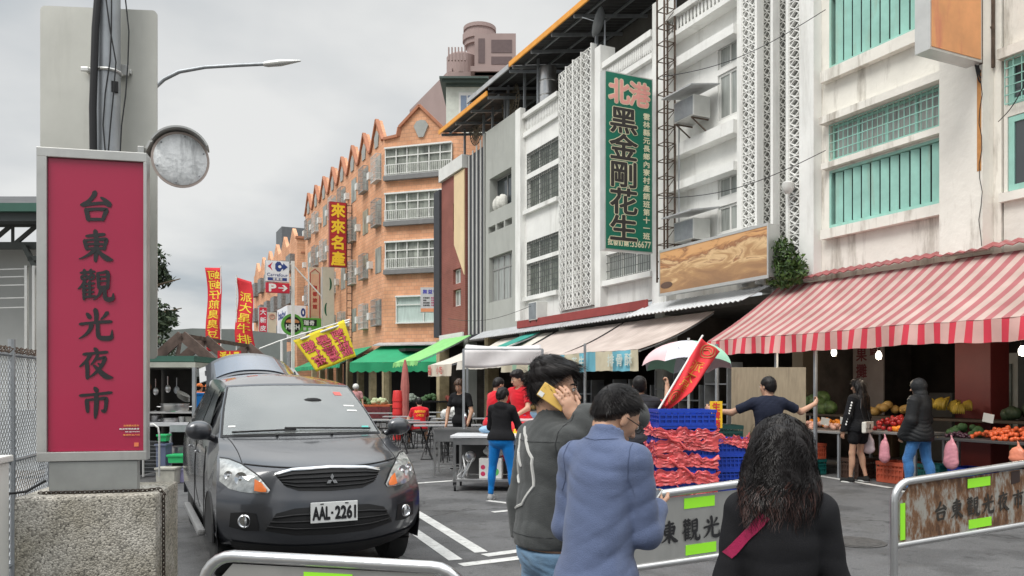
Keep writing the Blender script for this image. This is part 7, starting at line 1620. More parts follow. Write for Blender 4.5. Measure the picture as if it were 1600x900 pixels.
for q in (1,-1):
    m = MB(); patch(m, [(.58,.60),(.66,.61),(.76,.60)], [(.56,.47),(.66,.465),(.77,.49)], .005, 10, 5, mir=q); fo = m.build('fog_lamp_recess', BP, car, smooth=True)
    c = pj(q*.665,.54,.0); n = Vector((q*.35,-1,0)).normalized(); m = MB(); m.lathe([(.052,-.02),(.052,.012),(.044,.018),(.04,.012),(.038,.006),(.02,.01),(0,.012)], c, 18, axis=n); m.build('fog_lamp', CHR, fo, smooth=40)
    HTp = [(.475,.775),(.55,.875),(.66,.955),(.74,.985),(.805,.99)]; HBp = [(.49,.752),(.58,.748),(.68,.757),(.76,.775),(.828,.83)]
    m = MB(); patch(m, HTp, HBp, .006, 18, 8, mir=q, bul=.012); hl_ = m.build('headlight', pm('headlight_lens', (.42,.43,.42), .06, .35, var=.5, vs=18, spec=1, coat=1), car, smooth=True)
    m = MB(); patch(m, [(.495,.778),(.53,.825),(.575,.85)], [(.50,.758),(.54,.756),(.585,.765)], .02, 6, 4, mir=q, bul=.004); m.build('turn_signal', pm('amber_lens', (.8,.2,.05), .2), hl_, smooth=True)
    for (x, z, r_) in ((.67,.85,.052),(.755,.87,.035)):
        c = pj(q*x, z, .018); n = Vector((q*.45,-1,.15)).normalized(); m = MB(); m.lathe([(r_,-.004),(r_,.004),(r_*.85,.002),(r_*.45,-.004),(r_*.35,.004),(0,.008)], c, 18, axis=n); m.build('reflector', CHR, hl_, smooth=40)
    m = MB(); patch(m, [(a-.004, b+.008) for a, b in HTp], HTp, .008, 18, 1, mir=q); m.build('lamp_surround', BP, hl_)
    # door mirror
    V = Vol((q*.99-.2, .95, 1.0), (q*.99+.2, 1.4, 1.4), .012); V.ell((q*.93,1.14,1.20), (.115,.07,.085), .02); V.cone((q*.78,1.22,1.12), (q*.88,1.17,1.15), .03, .03, .03); V.ell((q*.93,1.24,1.2), (.11,.06,.078), .01, sub=True)
    vmesh('door_mirror', V, CP, car)
    # wheels
    for (wy, nm) in ((.86,'f'),(3.55,'r')):
        wl_ = MB(); c = (q*.745, wy, .325); wl_.lathe([(.2,-.1),(.29,-.1),(.318,-.085),(.325,-.05),(.325,.05),(.318,.085),(.29,.1),(.2,.1)], c, 28, axis=(q,0,0)); w_ = wl_.build('wheel', TYR, car, smooth=40)
        rm = MB(); rm.lathe([(.205,-.02),(.205,.085),(.19,.085),(.185,.03),(0,.03)], c, 24, axis=(q,0,0))
        for k in range(5): a = R(72*k); rm.obox(Vector(c)+Vector((q*.05,0,0)), Vector(c)+Vector((q*.06,.19*math.cos(a),.19*math.sin(a))), .05, .025, up=(1,0,0))
        rm.build('rim', ALU, w_)
    # side glass, handle, lower arch
    m = MB(); 
    def sidep(y, t): 
        xb, zb_, xt, zt_ = .838, 1.10, .645-.04*0, 1.60; return Vector((q*(xb+(xt-xb)*t+.006), y, zb_+(zt_-zb_)*t))
    m.add([sidep(1.45,.0), sidep(2.35,.0), sidep(2.35,.93), sidep(1.95,.9)], [(0,1,2,3)]); m.add([sidep(2.42,.0), sidep(3.3,.0), sidep(3.3,.93), sidep(2.42,.93)], [(0,1,2,3)]); m.build('side_window', GLASS, car)
    m = MB(); m.bbox(q*.87,q*.895,2.15,2.33,.93,.955,.008); m.bbox(q*.87,q*.895,3.0,3.18,.93,.955,.008); m.build('door_handle', CHR, car)
    m = MB()
    for y in (1.32, 2.38): m.tube([(q*.876,y,.35),(q*.877,y,.8),(q*.855,y,1.05)], .004, 4)
    m.build('door_gap', BP, car)
    m = MB(); m.tube([(q*.868, .86+.37*math.cos(a), .33+.37*math.sin(a)) for a in [R(12*i) for i in range(16)]], .012, 5); m.add([(q*.8725, .86+.36*math.cos(a), .33+.36*math.sin(a)) for a in [R(180*i/15) for i in range(16)]]+[(q*.8725,.86,.28)], [(i, i+1, 16) for i in range(15)]); m.build('wheel_arch', BP, car)
    m = MB(); m.bbox(q*.86,q*.93,1.3,3.2,.25,.31,.02); m.build('side_step', pm('grey_plastic', (.2,.2,.2), .6), car)
# tailgate raised
tgp = lambda u, v: Vector(((-.60+1.2*u)*(1-.08*v), 4.12+.78*v-.10*math.cos((u-.5)*math.pi)*v-.1*math.cos((u-.5)*math.pi), 1.69+.27*v+.05*math.sin(math.pi*u)-.12*abs(2*u-1)**3))
m = MB(); m.sheet(tgp, 22, 8, .035); tg = m.build('tailgate', CP, car, smooth=50)
m = MB(); m.sheet(lambda u, v: tgp(.09+.82*u, .12+.72*v)+Vector((0,-.012,.024)), 18, 6, .006); m.build('tailgate_glass', pm('blue_tinted_glass', (.06,.09,.14), .08, spec=1, coat=1), tg, smooth=50)
for q in (-.62, .62): m = MB(); m.tube([(q*.95,4.15,1.5),(q*.93,4.6,1.78)], .012, 6); m.build('gas_strut', BP, tg)
for q in (0,1):
    m = MB(); m.sheet(lambda u, v: tgp(q, .25+.7*v)+Vector(((-1 if q == 0 else 1)*(.0+.08*u), .02*u, -.03*u+.02)), 4, 6, .01); m.build('gate_edge', pm('pale_gate_edge', (.35,.35,.35), .5), tg, smooth=50)
# ------------------------------------------------------------------ barriers
LIME = pm('lime_reflective_tape', (.33,.85,.03), .5, var=.04, emit=0)
STP = pm('barrier_plate', (.4,.4,.385), .42, .55, var=.12, vs=2, dirt=(.25,.25,.24), dscale=3, damt=.4)
def rust_plate():
    m = pm('rusted_plate', (.34,.33,.3), .6, .3, var=.25, vs=3); t = m.node_tree; b = t.nodes['Principled BSDF']; co = t.nodes.new('ShaderNodeTexCoord'); mp = t.nodes.new('ShaderNodeMapping'); mp.inputs['Scale'].default_value = (7,7,2.6)
    n = t.nodes.new('ShaderNodeTexNoise'); n.inputs['Scale'].default_value = 2.2; n.inputs['Detail'].default_value = 9; n.inputs['Roughness'].default_value = .7; r = t.nodes.new('ShaderNodeValToRGB'); es = r.color_ramp.elements
    es[0].position = .42; es[0].color = (.30,.29,.26,1); es[1].position = .62; es[1].color = (.075,.035,.018,1); q = es.new(.52); q.color = (.17,.085,.04,1)
    t.links.new(co.outputs['Object'], mp.inputs[0]); t.links.new(mp.outputs[0], n.inputs[0]); t.links.new(n.outputs[0], r.inputs[0]); t.links.new(r.outputs[0], b.inputs['Base Color']); b.inputs['Roughness'].default_value = .75; b.inputs['Metallic'].default_value = 0; return m
def barrier(label, pl_, pr__, zl, zr, rust=False, wdt=1.06, group='steel crowd barriers'):
    """pl/pr: (px, depth) of the two ends"""
    a = W(pl_[0], 606, pl_[1]); b = W(pr__[0], 606, pr__[1]); a.z = b.z = 0; dr = (b-a); ln = dr.length; rz = math.atan2(dr.y, dr.x)
    o = thing('barrier', label, 'barrier', (a.x, a.y, .0), rz, group=group); tilt = (zr-zl)/ln
    Z = lambda x, z: z+tilt*x*(1 if z > .3 else 0)
    top, low, r_, R_ = zl, zl-.40, .024, .13; P = [(0,0,.02),(0,0,top-R_)]
    P = [(0,0,.02),(0,0,Z(0,low)),(0,0,Z(0,top-R_))]+[(R_-R_*math.cos(R(15*i)),0,Z(0,top-R_)+R_*math.sin(R(15*i))) for i in range(1,7)]
    Q = [(ln-x,y,z+tilt*ln) if z > .3 else (ln-x,y,z) for x, y, z in P][::-1]
    m = MB(); m.tube(P+Q, r_, 14); m.build('tube_frame', STEEL, o, smooth=50)
    m = MB(); m.tube([(0,0,Z(0,low)),(ln,0,Z(ln,low))], .021, 12); m.tube([(0,0,.16),(ln,0,.16)], .019, 10); m.build('lower_rail', STEEL, o, smooth=50)
    for x in (0, ln): m = MB(); m.tube([(x,-.25,.015),(x,0,.06),(x,.25,.015)], .02, 8); m.build('foot', STEEL, o, smooth=50)
    m = MB(); p0, p1_ = .035, ln-.035
    poly = [(p0,low+.02),(p1_,low+.02),(p1_,top-.13),(p1_-.09,top-.03),(p0+.09,top-.03),(p0,top-.13)]
    m.prism(poly, lambda x, z, t_: (x, t_, Z(x, z)), -.002, .004); pl2 = m.build('sign_plate', rust_plate() if rust else STP, o)
    m = MB(); cx = ln/2; fr = (Vector((0,-.003,0)), Vector((1,0,tilt)), Vector((0,0,1)))
    for i, c in enumerate('台東觀光夜市'): brush(m, c, fr, cx+(-2.5+i)*.137, low+.175, .108, .125, fat=1.5)
    m.build('characters', BLK if not rust else pm('worn_black_ink', (.03,.025,.02), .8), pl2)
    for k, (x0, x1, z0, z1) in enumerate(((cx-.11,cx+.09,top-.105,top-.045),(cx-.1,cx+.1,low+.03,low+.088),(.045,.085,low+.03,top-.14),(ln-.085,ln-.045,low+.03,top-.14))):
        if k == 2 and not rust: pass
        t_ = MB(); t_.prism([(x0,z0),(x1,z0),(x1,z1),(x0,z1)], lambda x, z, q: (x, q, Z(x, z)), -.0055, -.0035); t_.build('reflective_tape', LIME, pl2)
    if rust: t_ = MB(); t_.prism([(cx+.28,top-.12),(cx+.36,top-.11),(cx+.36,top-.035),(cx+.28,top-.035)], lambda x, z, q: (x, q, Z(x, z)), -.005, -.0035); t_.build('dark_patch', pm('dark_patch_paint', (.03,.015,.012), .6), pl2)
    return o
barrier('clean steel barrier with black characters between the man with glasses and the curly haired woman', (957,4.42), (1222,4.78), .94, 1.005)
barrier('rusty steel barrier with flaking brown plate at the lower right', (1397,5.0), (1652,5.5), .965, 1.055, True)
barrier('steel barrier cropped by the bottom edge in front of the grey car', (318,3.22), (727,3.05), .88, .865)
# ------------------------------------------------------------------ crates
def crate_mesh(name, w_, d_, h_, mt, nx=9, ny=6, solid=False):
    m = MB(); t = .012; hx, hy = w_/2, d_/2
    m.box(-hx, hx, -hy, hy, 0, .012); m.box(-hx-.008, hx+.008, -hy-.008, -hy+t, h_-.03, h_); m.box(-hx-.008, hx+.008, hy-t, hy+.008, h_-.03, h_); m.box(-hx-.008, -hx+t, -hy+t, hy-t, h_-.03, h_); m.box(hx-t, hx+.008, -hy+t, hy-t, h_-.03, h_)
    for z in (.012, h_*.35, h_*.62): 
        m.box(-hx, hx, -hy, -hy+t*.6, z, z+.018); m.box(-hx, hx, hy-t*.6, hy, z, z+.018); m.box(-hx, -hx+t*.6, -hy+t, hy-t, z, z+.018); m.box(hx-t*.6, hx, -hy+t, hy-t, z, z+.018)
    for i in range(nx+1): x = -hx+(w_-.02)*i/nx; 
    for i in range(nx+1):
        x = -hx+(w_-.014)*i/nx
        for y in (-hy-.002, hy-t+.002): m.box(x, x+.014, y, y+t, .012, h_-.03)
    for i in range(ny+1):
        y = -hy+(d_-.014)*i/ny
        for x in (-hx-.002, hx-t+.002): m.box(x, x+t, y, y+.014, .012, h_-.03)
    m.box(-hx+.013, hx-.013, -hy+.013, -hy+.016, .012, h_-.05); m.box(-hx+.013, hx-.013, hy-.016, hy-.013, .012, h_-.05); m.box(-hx+.013, -hx+.016, -hy+.017, hy-.017, .012, h_-.05); m.box(hx-.016, hx-.013, -hy+.017, hy-.017, .012, h_-.05)
    return m.build(name, mt)
BLUEC = pm('blue_crate_plastic', (.008,.05,.42), .4, var=.15)
base = W(1064, 606, 8.45); rzc = -TH+R(6)
c0 = crate_mesh('crate', .60, .42, .165, BLUEC); tag(c0, 'blue plastic crate at the bottom of the tall wrapped stack', 'crate', 'blue crates stacked behind the steel barrier')
nth = ('second','third','fourth','fifth','sixth','seventh','topmost')
c0.location = (base.x, base.y, .005); c0.rotation_euler.z = rzc
for k in range(1, 8):
    rr = random.Random(k); copy_tree(c0, (base.x+rr.uniform(-.008,.008), base.y+rr.uniform(-.008,.008), .005+.165*k), rzc+rr.uniform(-.02,.02), 'blue plastic crate, %s from the bottom of the tall wrapped stack' % nth[k-1] if k < 7 else 'blue plastic crate on top of the tall wrapped stack')
b2_ = W(1139, 606, 8.9); xs = [.165*k for k in range(6)]
for k in range(6): copy_tree(c0, (b2_.x, b2_.y, .005+.165*k), rzc+.05, 'blue plastic crate, %s of six in the shorter right stack' % ('lowest','second','third','fourth','fifth','topmost')[k], scale=(.72,.9,1))
b3_ = W(975, 606, 9.4)
for k in range(5): copy_tree(c0, (b3_.x, b3_.y, .005+.165*k), rzc-.1, 'blue plastic crate, %s of five half hidden by the man with glasses' % ('lowest','second','third','fourth','topmost')[k])
# crumpled red film round the stack
FILM = pm('red_plastic_film', (.85,.12,.12), .2, var=.35, vs=9, spec=.9, alpha=.74)
RzM = Matrix.Rotation(rzc, 3, 'Z')
def wrap(z0, z1, seed, label, bc=base, hw_=.31, hd_=.22, amp=.03):
    r_ = np.random.default_rng(seed); ph = r_.uniform(0, 6, 12)
    def f(u, v):
        a = u*2*math.pi; cx, sx = math.cos(a), math.sin(a); k_ = max(abs(cx)/hw_, abs(sx)/hd_); x, y = cx/k_, sx/k_
        s_ = u*4; n = sum(math.sin(s_*(4+5.3*i)+v*(1.5+2.3*i)*3*(1 if i%2 else -1)+ph[i]+2*math.sin(s_*3*i+v*4)) / (1+.25*i) for i in range(9))
        o_ = 1+(.02+amp*.5*(n*.5+.8))*1.4; zz = z0+(z1-z0)*v + .03*math.sin(s_*2.1+ph[3])+.02*math.sin(s_*5.3+ph[4])*(v-.4) + (.018*math.sin(s_*13+ph[5])+.010*math.sin(s_*37))*v+.008*n*(v-.5)
        return Vector((bc.x, bc.y, zz)) + RzM @ Vector((x*o_, y*o_*1.02, 0))
    m = MB(); m.sheet(f, 230, 12, .002); o = m.build('plastic_film', FILM, smooth=35); tag(o, label, 'plastic film'); return o
nm_ = ('lowest','second','third','fourth','fifth','uppermost')
for k, (a, b) in enumerate(((.1,.26),(.34,.5),(.54,.68),(.72,.86),(.88,1.0),(1.04,1.15))): wrap(a, b, k+3, 'crumpled translucent red film, %s band round the blue crate stack' % nm_[k], amp=.05)
wrap(.92, 1.02, 20, 'pinkish crumpled film lying over the shorter blue stack', b2_, .22, .19, .05)
m = MB()
for k in range(4):
    r_ = random.Random(k); p = Vector((base.x, base.y, 1.1-.28*k)); q = [p+RzM @ Vector((-.29+.2*k*.4+i*.05, -.25-.02*math.sin(i*1.3+k), -.03*i+.02*math.sin(i*2+k))) for i in range(7)]; m.tube(q, [.004,.016,.01,.02,.012,.016,.004], 7)
tag(m.build('twisted_film', FILM, smooth=True), 'twisted ropes of red film hanging on the front of the blue stack', 'plastic film')
dcr = copy_tree(c0, tuple(W(1130,606,9.9).xy)+(.83,), rzc, 'dark green crate standing behind the yellow beer notice', scale=(.62,.8,1.6)); dcr.data = c0.data.copy(); dcr.data.materials[0] = pm('dark_green_crate', (.01,.06,.05), .5); dcr['group'] = ''; del dcr['group']
tb_ = thing('side_table', 'small dark table under the dark green crate', 'table', tuple(W(1130,606,9.9).xy)+(0,), rzc); m = MB(); m.bbox(-.3,.3,-.25,.25,.78,.82,.01); m.build('table_top', BLACKM, tb_)
for x, y in ((-.26,-.2),(.26,-.2),(.26,.2),(-.26,.2)): m = MB(); m.box(x-.015,x+.015,y-.015,y+.015,0,.78); m.build('leg', GALV, tb_)
def board(name, label, cat_, px, py0, py1, w_, d, mt, phi=0, th=.012):
    a = W(px, py1, d); b = W(px, py0, d); o = thing(name, label, cat_, tuple(a), -(TH+R(phi))); m = MB(); m.bbox(-w_/2,w_/2,0,th,0,b.z-a.z,.002); m.build('board', mt, o); return o, b.z-a.z
o, h_ = board('notice', 'yellow notice with red characters beside the plywood board', 'notice', 1119, 627, 669, .145, 9.3, pm('yellow_board', (.9,.55,.02), .6)); m = MB(); fr = (Vector((0,-.001,0)), Vector((1,0,0)), Vector((0,0,1))); column(m, '生啤酒', fr, 0, h_-.01, .1, .1, .1, bold=.02, lift=.003); m.build('writing', pm('red_ink2', (.7,.02,.03), .6), o)
m = MB(); m.tube([(0,.03,h_-.02),(0,.03,-W(1117,669,9.3).z)], .012, 6); m.build('stake', GALV, o)
# plywood
ply = pm('plywood', (.36,.29,.2), .85, var=.18, vs=5, stretch=(6,6,.8), dirt=(.16,.12,.08), dscale=2.2, damt=.5)
o, h_ = board('plywood_board', 'weathered plywood sheet held upright by the man in navy', 'board', 1201, 574, 706, .93, 10.15, ply, 2); m = MB(); m.bbox(-.46,.46,-.004,-.001,0,.0,.0) if False else None
# ------------------------------------------------------------------ pastel umbrella and the red flag
um = thing('umbrella', 'pastel pink, green and white market umbrella behind the flag', 'umbrella', tuple(W(1076,606,11.2).xy)+(0,), 0)
c = W(1076, 528, 11.2).z; cols_ = [pm('pastel_green', (.34,.62,.46), .7), pm('pastel_white', (.66,.66,.72), .7), pm('pastel_pink', (.72,.5,.52), .7), pm('pastel_white', (.66,.66,.72)), pm('pastel_green', (.34,.62,.46)), pm('pastel_white', (.66,.66,.72)), pm('pastel_pink', (.72,.5,.52)), pm('pastel_white', (.66,.66,.72))]
m = MB()
for k in range(8):
    def f(u, v, k=k):
        a = R(45*(k+u)-110); t = v; r_ = .66*math.sin(t*1.45); ed = 1-.10*math.sin(math.pi*u)*t; return Vector((r_*ed*math.cos(a), r_*ed*math.sin(a), c-.02-.42*(1-math.cos(t*1.45))-.05*t**6*math.sin(math.pi*u)*-1))
    mi = (0,1,2,1,0,1,2,1)[k]; m.sheet(f, 6, 10, .004, mi)
cn_ = m.build('canopy', cols_[:3], um, smooth=50); cn_.rotation_euler = (R(-6), R(4), 0)
m = MB(); m.tube([(0,0,0),(0,0,c)], .018, 8); m.build('pole', ALU, um, smooth=40)
for k in range(8): m = MB(); a = R(45*k-110); m.tube([(0,0,c-.35),(.3*math.cos(a),.3*math.sin(a),c-.14)], .006, 5); m.build('rib', GALV, um)
# red flag on its pole
fl = thing('flag', 'red flag with gold emblems on a white pole raised by the vested person', 'flag', tuple(W(1035,640,9.25)))
A = W(1024,648,9.2); B = W(1098,524,9.5); m = MB(); m.tube([A-(B-A)*.06, A, B], .012, 8); part('flag_pole', m, WFRAME, fl, smooth=40)
def flg(u, v):
    p = A.lerp(B, .16+.80*v); e = [W(x, y, 9.35) for x, y in ((1040,632),(1075,600),(1110,570),(1122,548))]
    q = [W(1042,643,9.3), W(1080,612,9.3), W(1108,572,9.4), W(1126,549,9.5)]; t = v*3; i = min(2, int(t)); t -= i; E_ = q[i].lerp(q[i+1], t)
    r_ = p.lerp(E_, u); return r_+Vector((sT,cT,0))*(.035*math.sin(u*9+v*5))
m = MB(); m.sheet(flg, 14, 24, .004); part('cloth', m, RED, fl, smooth=True)
m = MB()
GOLD = pm('gold_print', (.62,.33,.04), .6)
def onflag(a, b, lf): u, v = a, b; return flg(u, v)-Vector((sT,cT,0))*(.006+lf)
for (cu, cv, ru, rv_) in ((.55,.88,.30,.11),(.5,.16,.28,.10)):
    for s_ in (1, .6): m.tube([onflag(cu+ru*s_*math.cos(R(20*i)), cv+rv_*s_*math.sin(R(20*i)), 0) for i in range(18)], .007, 4, closed=True)
    m.tube([onflag(cu-.2, cv, 0), onflag(cu, cv+.03, 0), onflag(cu+.2, cv-.02, 0)], .008, 4)
part('emblem', m, pm('bronze_print', (.35,.15,.04), .6), fl)
m = MB()
for i, c_ in enumerate('派大星'):
    vs, fs, bb = glyph(c_); m.add([onflag(.5+(x-.5)*.62, .62-.14*i+(y-.38)*.15, 0) for x, y in vs], fs)
part('writing', m, GOLD, fl)
# ------------------------------------------------------------------ the cart, the sink and the canopy
dC = 12.3; ct_ = W(786,606,dC); cart = thing('cart', 'stainless steel cart with a white top, bags below and castor wheels', 'cart', (ct_.x, ct_.y, 0), -TH-R(4))
w_ = 1.46; m = MB(); m.bbox(-w_/2-.03,w_/2+.03,-.38,.38,.80,.84,.008); m.build('table_top', pm('white_worktop', (.62,.63,.65), .35), cart)
for sx, sy in ((-1,-1),(1,-1),(1,1),(-1,1)):
    m = MB(); x, y = sx*(w_/2-.03), sy*.33; m.box(x-.02,x+.02,y-.02,y+.02,.14,.80); lg_ = m.build('leg', STEEL, cart); m = MB(); m.lathe([(.03,-.015),(.055,-.015),(.055,.015),(.03,.015)], (x,y+.02,.058), 14, axis=(1,.2,0)); m.box(x-.025,x+.025,y-.01,y+.02,.09,.14); m.build('castor', BLACKM, lg_)
m = MB(); m.bbox(-w_/2,w_/2,-.35,.35,.15,.19,.006); m.box(-w_/2+.02,w_/2-.02,-.352,-.345,.70,.79); m.build('lower_shelf', STEEL, cart)
m = MB(); m.box(-w_/2+.05,w_/2-.05,.3,.31,.2,.78); m.build('back_panel', pm('dark_panel', (.05,.05,.05), .6), cart)
def onc(x, y, z): return tuple(PW(cart) @ Vector((x,y,z)))
m = MB()
for k in range(9): r_ = random.Random(k); m.tube([(-.08+r_.uniform(-.1,.1), r_.uniform(-.1,.1), 0), (r_.uniform(-.14,.14), r_.uniform(-.1,.1), r_.uniform(.2,.36))], r_.uniform(.008,.02), 6)
m.ell((.02,-.02,.3),(.09,.03,.09),12,8); o = m.build('utensils', STEEL, smooth=50); o.location = onc(-.52,-.1,.2); tag(o, 'heap of steel ladles and pans on the lower shelf of the cart', 'utensils')
pb_ = thing('carton', 'white printed carton with red and green round stickers under the cart', 'box', onc(-.17,-.12,.19), cart.rotation_euler.z); m = MB(); m.bbox(-.17,.17,-.15,.15,0,.3,.01); m.build('box', pm('white_card', (.62,.62,.6), .7), pb_)
m = MB()
for (x, z, r_, mi) in ((-.11,.17,.035,0),(-.11,.07,.035,0),(.07,.1,.06,1)): m.lathe([(r_,0),(r_,.002),(0,.003)], (x,-.1505,z), 14, axis=(0,-1,0), mi=mi)
m.build('stickers', [pm('crimson_sticker', (.5,.03,.1), .5), pm('green_sticker', (.1,.45,.12), .5)], pb_)
m = MB(); m.ell((0,0,.1),(.16,.13,.12),12,8); m.ell((.08,0,.16),(.1,.1,.07),10,6); V = Vol((-.25,-.25,-.05),(.25,.25,.35),.012); V.ell((0,0,.09),(.16,.13,.1),.02); V.ell((.07,.02,.17),(.08,.09,.06),.02); V.folds(.02, 30, 4); o = vmesh('plastic_bag', V, pm('clear_bag', (.6,.6,.58), .3), None); o.location = onc(-.13,-.08,.5); tag(o, 'crumpled white plastic bag on the carton under the cart', 'bag')
V = Vol((-.25,-.2,-.05),(.25,.2,.3),.014); V.ell((0,0,.08),(.17,.13,.08),.02); V.folds(.02, 26, 9); o = vmesh('plastic_bag', V, pm('blue_bag', (.25,.42,.6), .4), None); o.location = onc(-.28,.2,.845); o.scale = (.7,.6,.7); tag(o, 'pale blue plastic bag on the white cart top by the hoodie woman', 'bag')
V = Vol((-.25,-.2,-.05),(.25,.2,.3),.014); V.ell((0,0,.08),(.17,.13,.08),.02); V.folds(.02, 26, 19); o = vmesh('plastic_bag', V, pm('dark_blue_bag', (.02,.04,.14), .4), None); o.location = onc(.5,-.05,.19); tag(o, 'dark blue bag lying on the right end of the cart shelf', 'bag')
sk = W(726,606,14.4); sink = thing('sink_stand', 'stainless double sink stand with a curved tap', 'sink', (sk.x, sk.y, 0), -TH-R(3)); m = MB(); hw_ = .5
m.box(-hw_,hw_,-.28,-.27,.62,.82); m.box(-hw_,hw_,.27,.28,.62,.82); m.box(-hw_,-hw_+.01,-.27,.27,.62,.82); m.box(hw_-.01,hw_,-.27,.27,.62,.82); m.box(-.02,.02,-.27,.27,.62,.82); m.box(-hw_,hw_,-.27,.27,.60,.619); m.box(-hw_-.03,hw_+.03,-.31,-.281,.80,.83); m.box(-hw_-.03,hw_+.03,.281,.31,.80,.83); m.build('basin', STEEL, sink)
for x, y in ((-hw_,-.27),(hw_,-.27),(hw_,.27),(-hw_,.27)): m = MB(); m.box(x-.018,x+.018,y-.018,y+.018,0,.8); m.build('leg', STEEL, sink)
m = MB(); m.obox((-hw_,-.27,.15),(hw_,-.27,.15),.02,.02); m.obox((-hw_,.27,.15),(hw_,.27,.15),.02,.02); m.build('stretcher', STEEL, sink)
m = MB(); m.tube([(0,.22,.83),(0,.22,1.0)]+[(0,.22-.09+.09*math.cos(R(20*i)),1.0+.09*math.sin(R(20*i))) for i in range(10)], .014, 8); m.build('tap', CHR, sink, smooth=40)
cp_ = W(786,606,14.6); ca = thing('canopy_stall', 'small stall frame with a sagging white cloth valance', 'stall', (cp_.x, cp_.y, 0), -TH); hw_ = 55*14.6/F*1.12
zt = W(0,546,14.6).z; zb_ = W(0,572,14.6).z
for x in (-hw_, hw_):
    for y in (0, 1.2): m = MB(); m.box(x-.022,x+.022,y-.022,y+.022,0,zt); m.build('post', GALV, ca)
m = MB(); m.obox((-hw_,0,zt),(hw_,0,zt),.03,.03); m.obox((-hw_,1.2,zt),(hw_,1.2,zt),.03,.03); m.obox((-hw_,0,zt),(-hw_,1.2,zt),.03,.03); m.obox((hw_,0,zt),(hw_,1.2,zt),.03,.03); m.obox((-.02,0,zt),(-.02,1.2,zt+.1),.03,.03); m.build('top_rail', GALV, ca)
CL = pm('white_cloth', (.6,.58,.58), .9, var=.12, vs=3)
m = MB(); m.sheet(lambda u, v: Vector((-hw_+.02+(2*hw_-.04)*u, -.03-.02*math.sin(u*9+v*3)-.02*v, zt-.01-(zt-zb_)*v*(1+.05*math.sin(u*7))-.02*math.sin(u*3+2)*v)), 40, 6, .006); m.build('valance', CL, ca, smooth=True)
m = MB(); m.sheet(lambda u, v: Vector((-hw_+.02+(2*hw_-.04)*u, 1.2*v, zt+.02+.10*math.sin(math.pi*v)-.04*math.sin(math.pi*u))), 20, 8, .006); m.build('roof_cloth', CL, ca, smooth=True)
pst = W(607,0,1)
# red-draped table
rt = W(835,606,12.9); rtb = thing('draped_table', 'table draped in red cloth with yellow printing behind the hoodie woman', 'table', (rt.x, rt.y, 0), -TH); m = MB(); m.bbox(-.75,.75,-.3,.3,1.02,1.05,.01); m.build('table_top', pm('pale_pink_top', (.6,.45,.45), .5), rtb)
m = MB(); m.sheet(lambda u, v: Vector((-.75+1.5*u, -.31-.015*math.sin(u*40)*v, 1.02-.62*v)), 60, 4, .005); clt = m.build('cloth', RED, rtb, smooth=True)
m = MB(); fr = (Vector((0,-.335,.8)), Vector((1,0,0)), Vector((0,0,1))); row(m, '牛排意麵', fr, -.45, 0, .22, .22, .26, bold=.03, lift=.004); m.build('writing', YEL, clt)
for x, y in ((-.7,-.25),(.7,-.25),(.7,.25),(-.7,.25)): m = MB(); m.box(x-.015,x+.015,y-.015,y+.015,0,1.02); m.build('leg', GALV, rtb)
# ------------------------------------------------------------------ folding tables and stools
def ftable(label, px, d, L_=1.5, w2=.6, rz=None, h=.74, first=[None]):
    p = W(px, 606, d); rz = -TH+R(20) if rz is None else rz
    if first[0] is None:
        o = thing('folding_table', label, 'table', (p.x,p.y,0), rz, 'folding tables of the snack stalls'); m = MB(); m.bbox(-.75,.75,-.3,.3,.715,.74,.006); m.build('table_top', pm('steel_table_top', (.42,.43,.45), .3, .5), o)
        for s_ in (-1,1): m = MB(); m.obox((s_*.6,-.28,.0),(s_*.35,.2,.71),.025,.025); m.obox((s_*.35,-.28,.0),(s_*.6,.2,.71),.025,.025); m.obox((s_*.6,-.28,.01),(s_*.35,-.28,.01),.025,.025); m.build('folding_leg', BLACKM, o)
        first[0] = o; return o
    return copy_tree(first[0], (p.x,p.y,0), rz, label, scale=(L_/1.5, w2/.6, h/.74))
for i, (px, d, rz, lb) in enumerate(((700,17.6,8,'folding table nearest the sink with a person in red behind it'),(660,19.2,8,'folding table in front of the seated man in red'),(610,20.5,8,'folding table just right of the car windscreen'),(640,23,4,'folding table in the second row behind the seated man'),(720,21.5,4,'folding table heaped with white bags'),(590,26,0,'folding table near the vegetable stall front'),(690,27,0,'farthest folding table before the roller shutter'))): ftable(lb, px, d, rz=-TH+R(rz))
def stool(label, px, d, first=[None]):
    p = W(px, 606, d)
    if first[0] is None:
        o = thing('stool', label, 'stool', (p.x,p.y,0), 0, 'black stools around the folding tables'); m = MB(); m.lathe([(.0,.44),(.15,.44),(.155,.455),(.15,.47),(0,.472)], (0,0,0), 16); m.build('seat', BLACKM, o, smooth=40)
        for a in range(4): t = R(90*a+45); m = MB(); m.tube([(.17*math.cos(t),.17*math.sin(t),0),(.11*math.cos(t),.11*math.sin(t),.44)], .011, 6); m.build('leg', BLACKM, o)
        m = MB(); m.tube([(.155*math.cos(R(30*i)),.155*math.sin(R(30*i)),.14) for i in range(12)], .008, 5, closed=True); m.build('ring', BLACKM, o); first[0] = o; return o
    return copy_tree(first[0], (p.x,p.y,0), random.Random(px).uniform(0,1), label)
ST_L = 'black metal stool standing among the folding tables'
stool('black stool carrying the seated man in red', 656, 20.4)
for i, (px, d) in enumerate(((676,18.5),(690,18.8),(635,20.6),(705,19.4),(620,21.6),(600,21.8),(668,22),(690,16.9),(704,16.5),(715,20.2),(735,18.5),(748,19),(585,22.5),(640,24.5),(660,24.8),(610,25),(700,24),(724,24.2),(575,24),(590,27.5))): stool(ST_L, px, d)
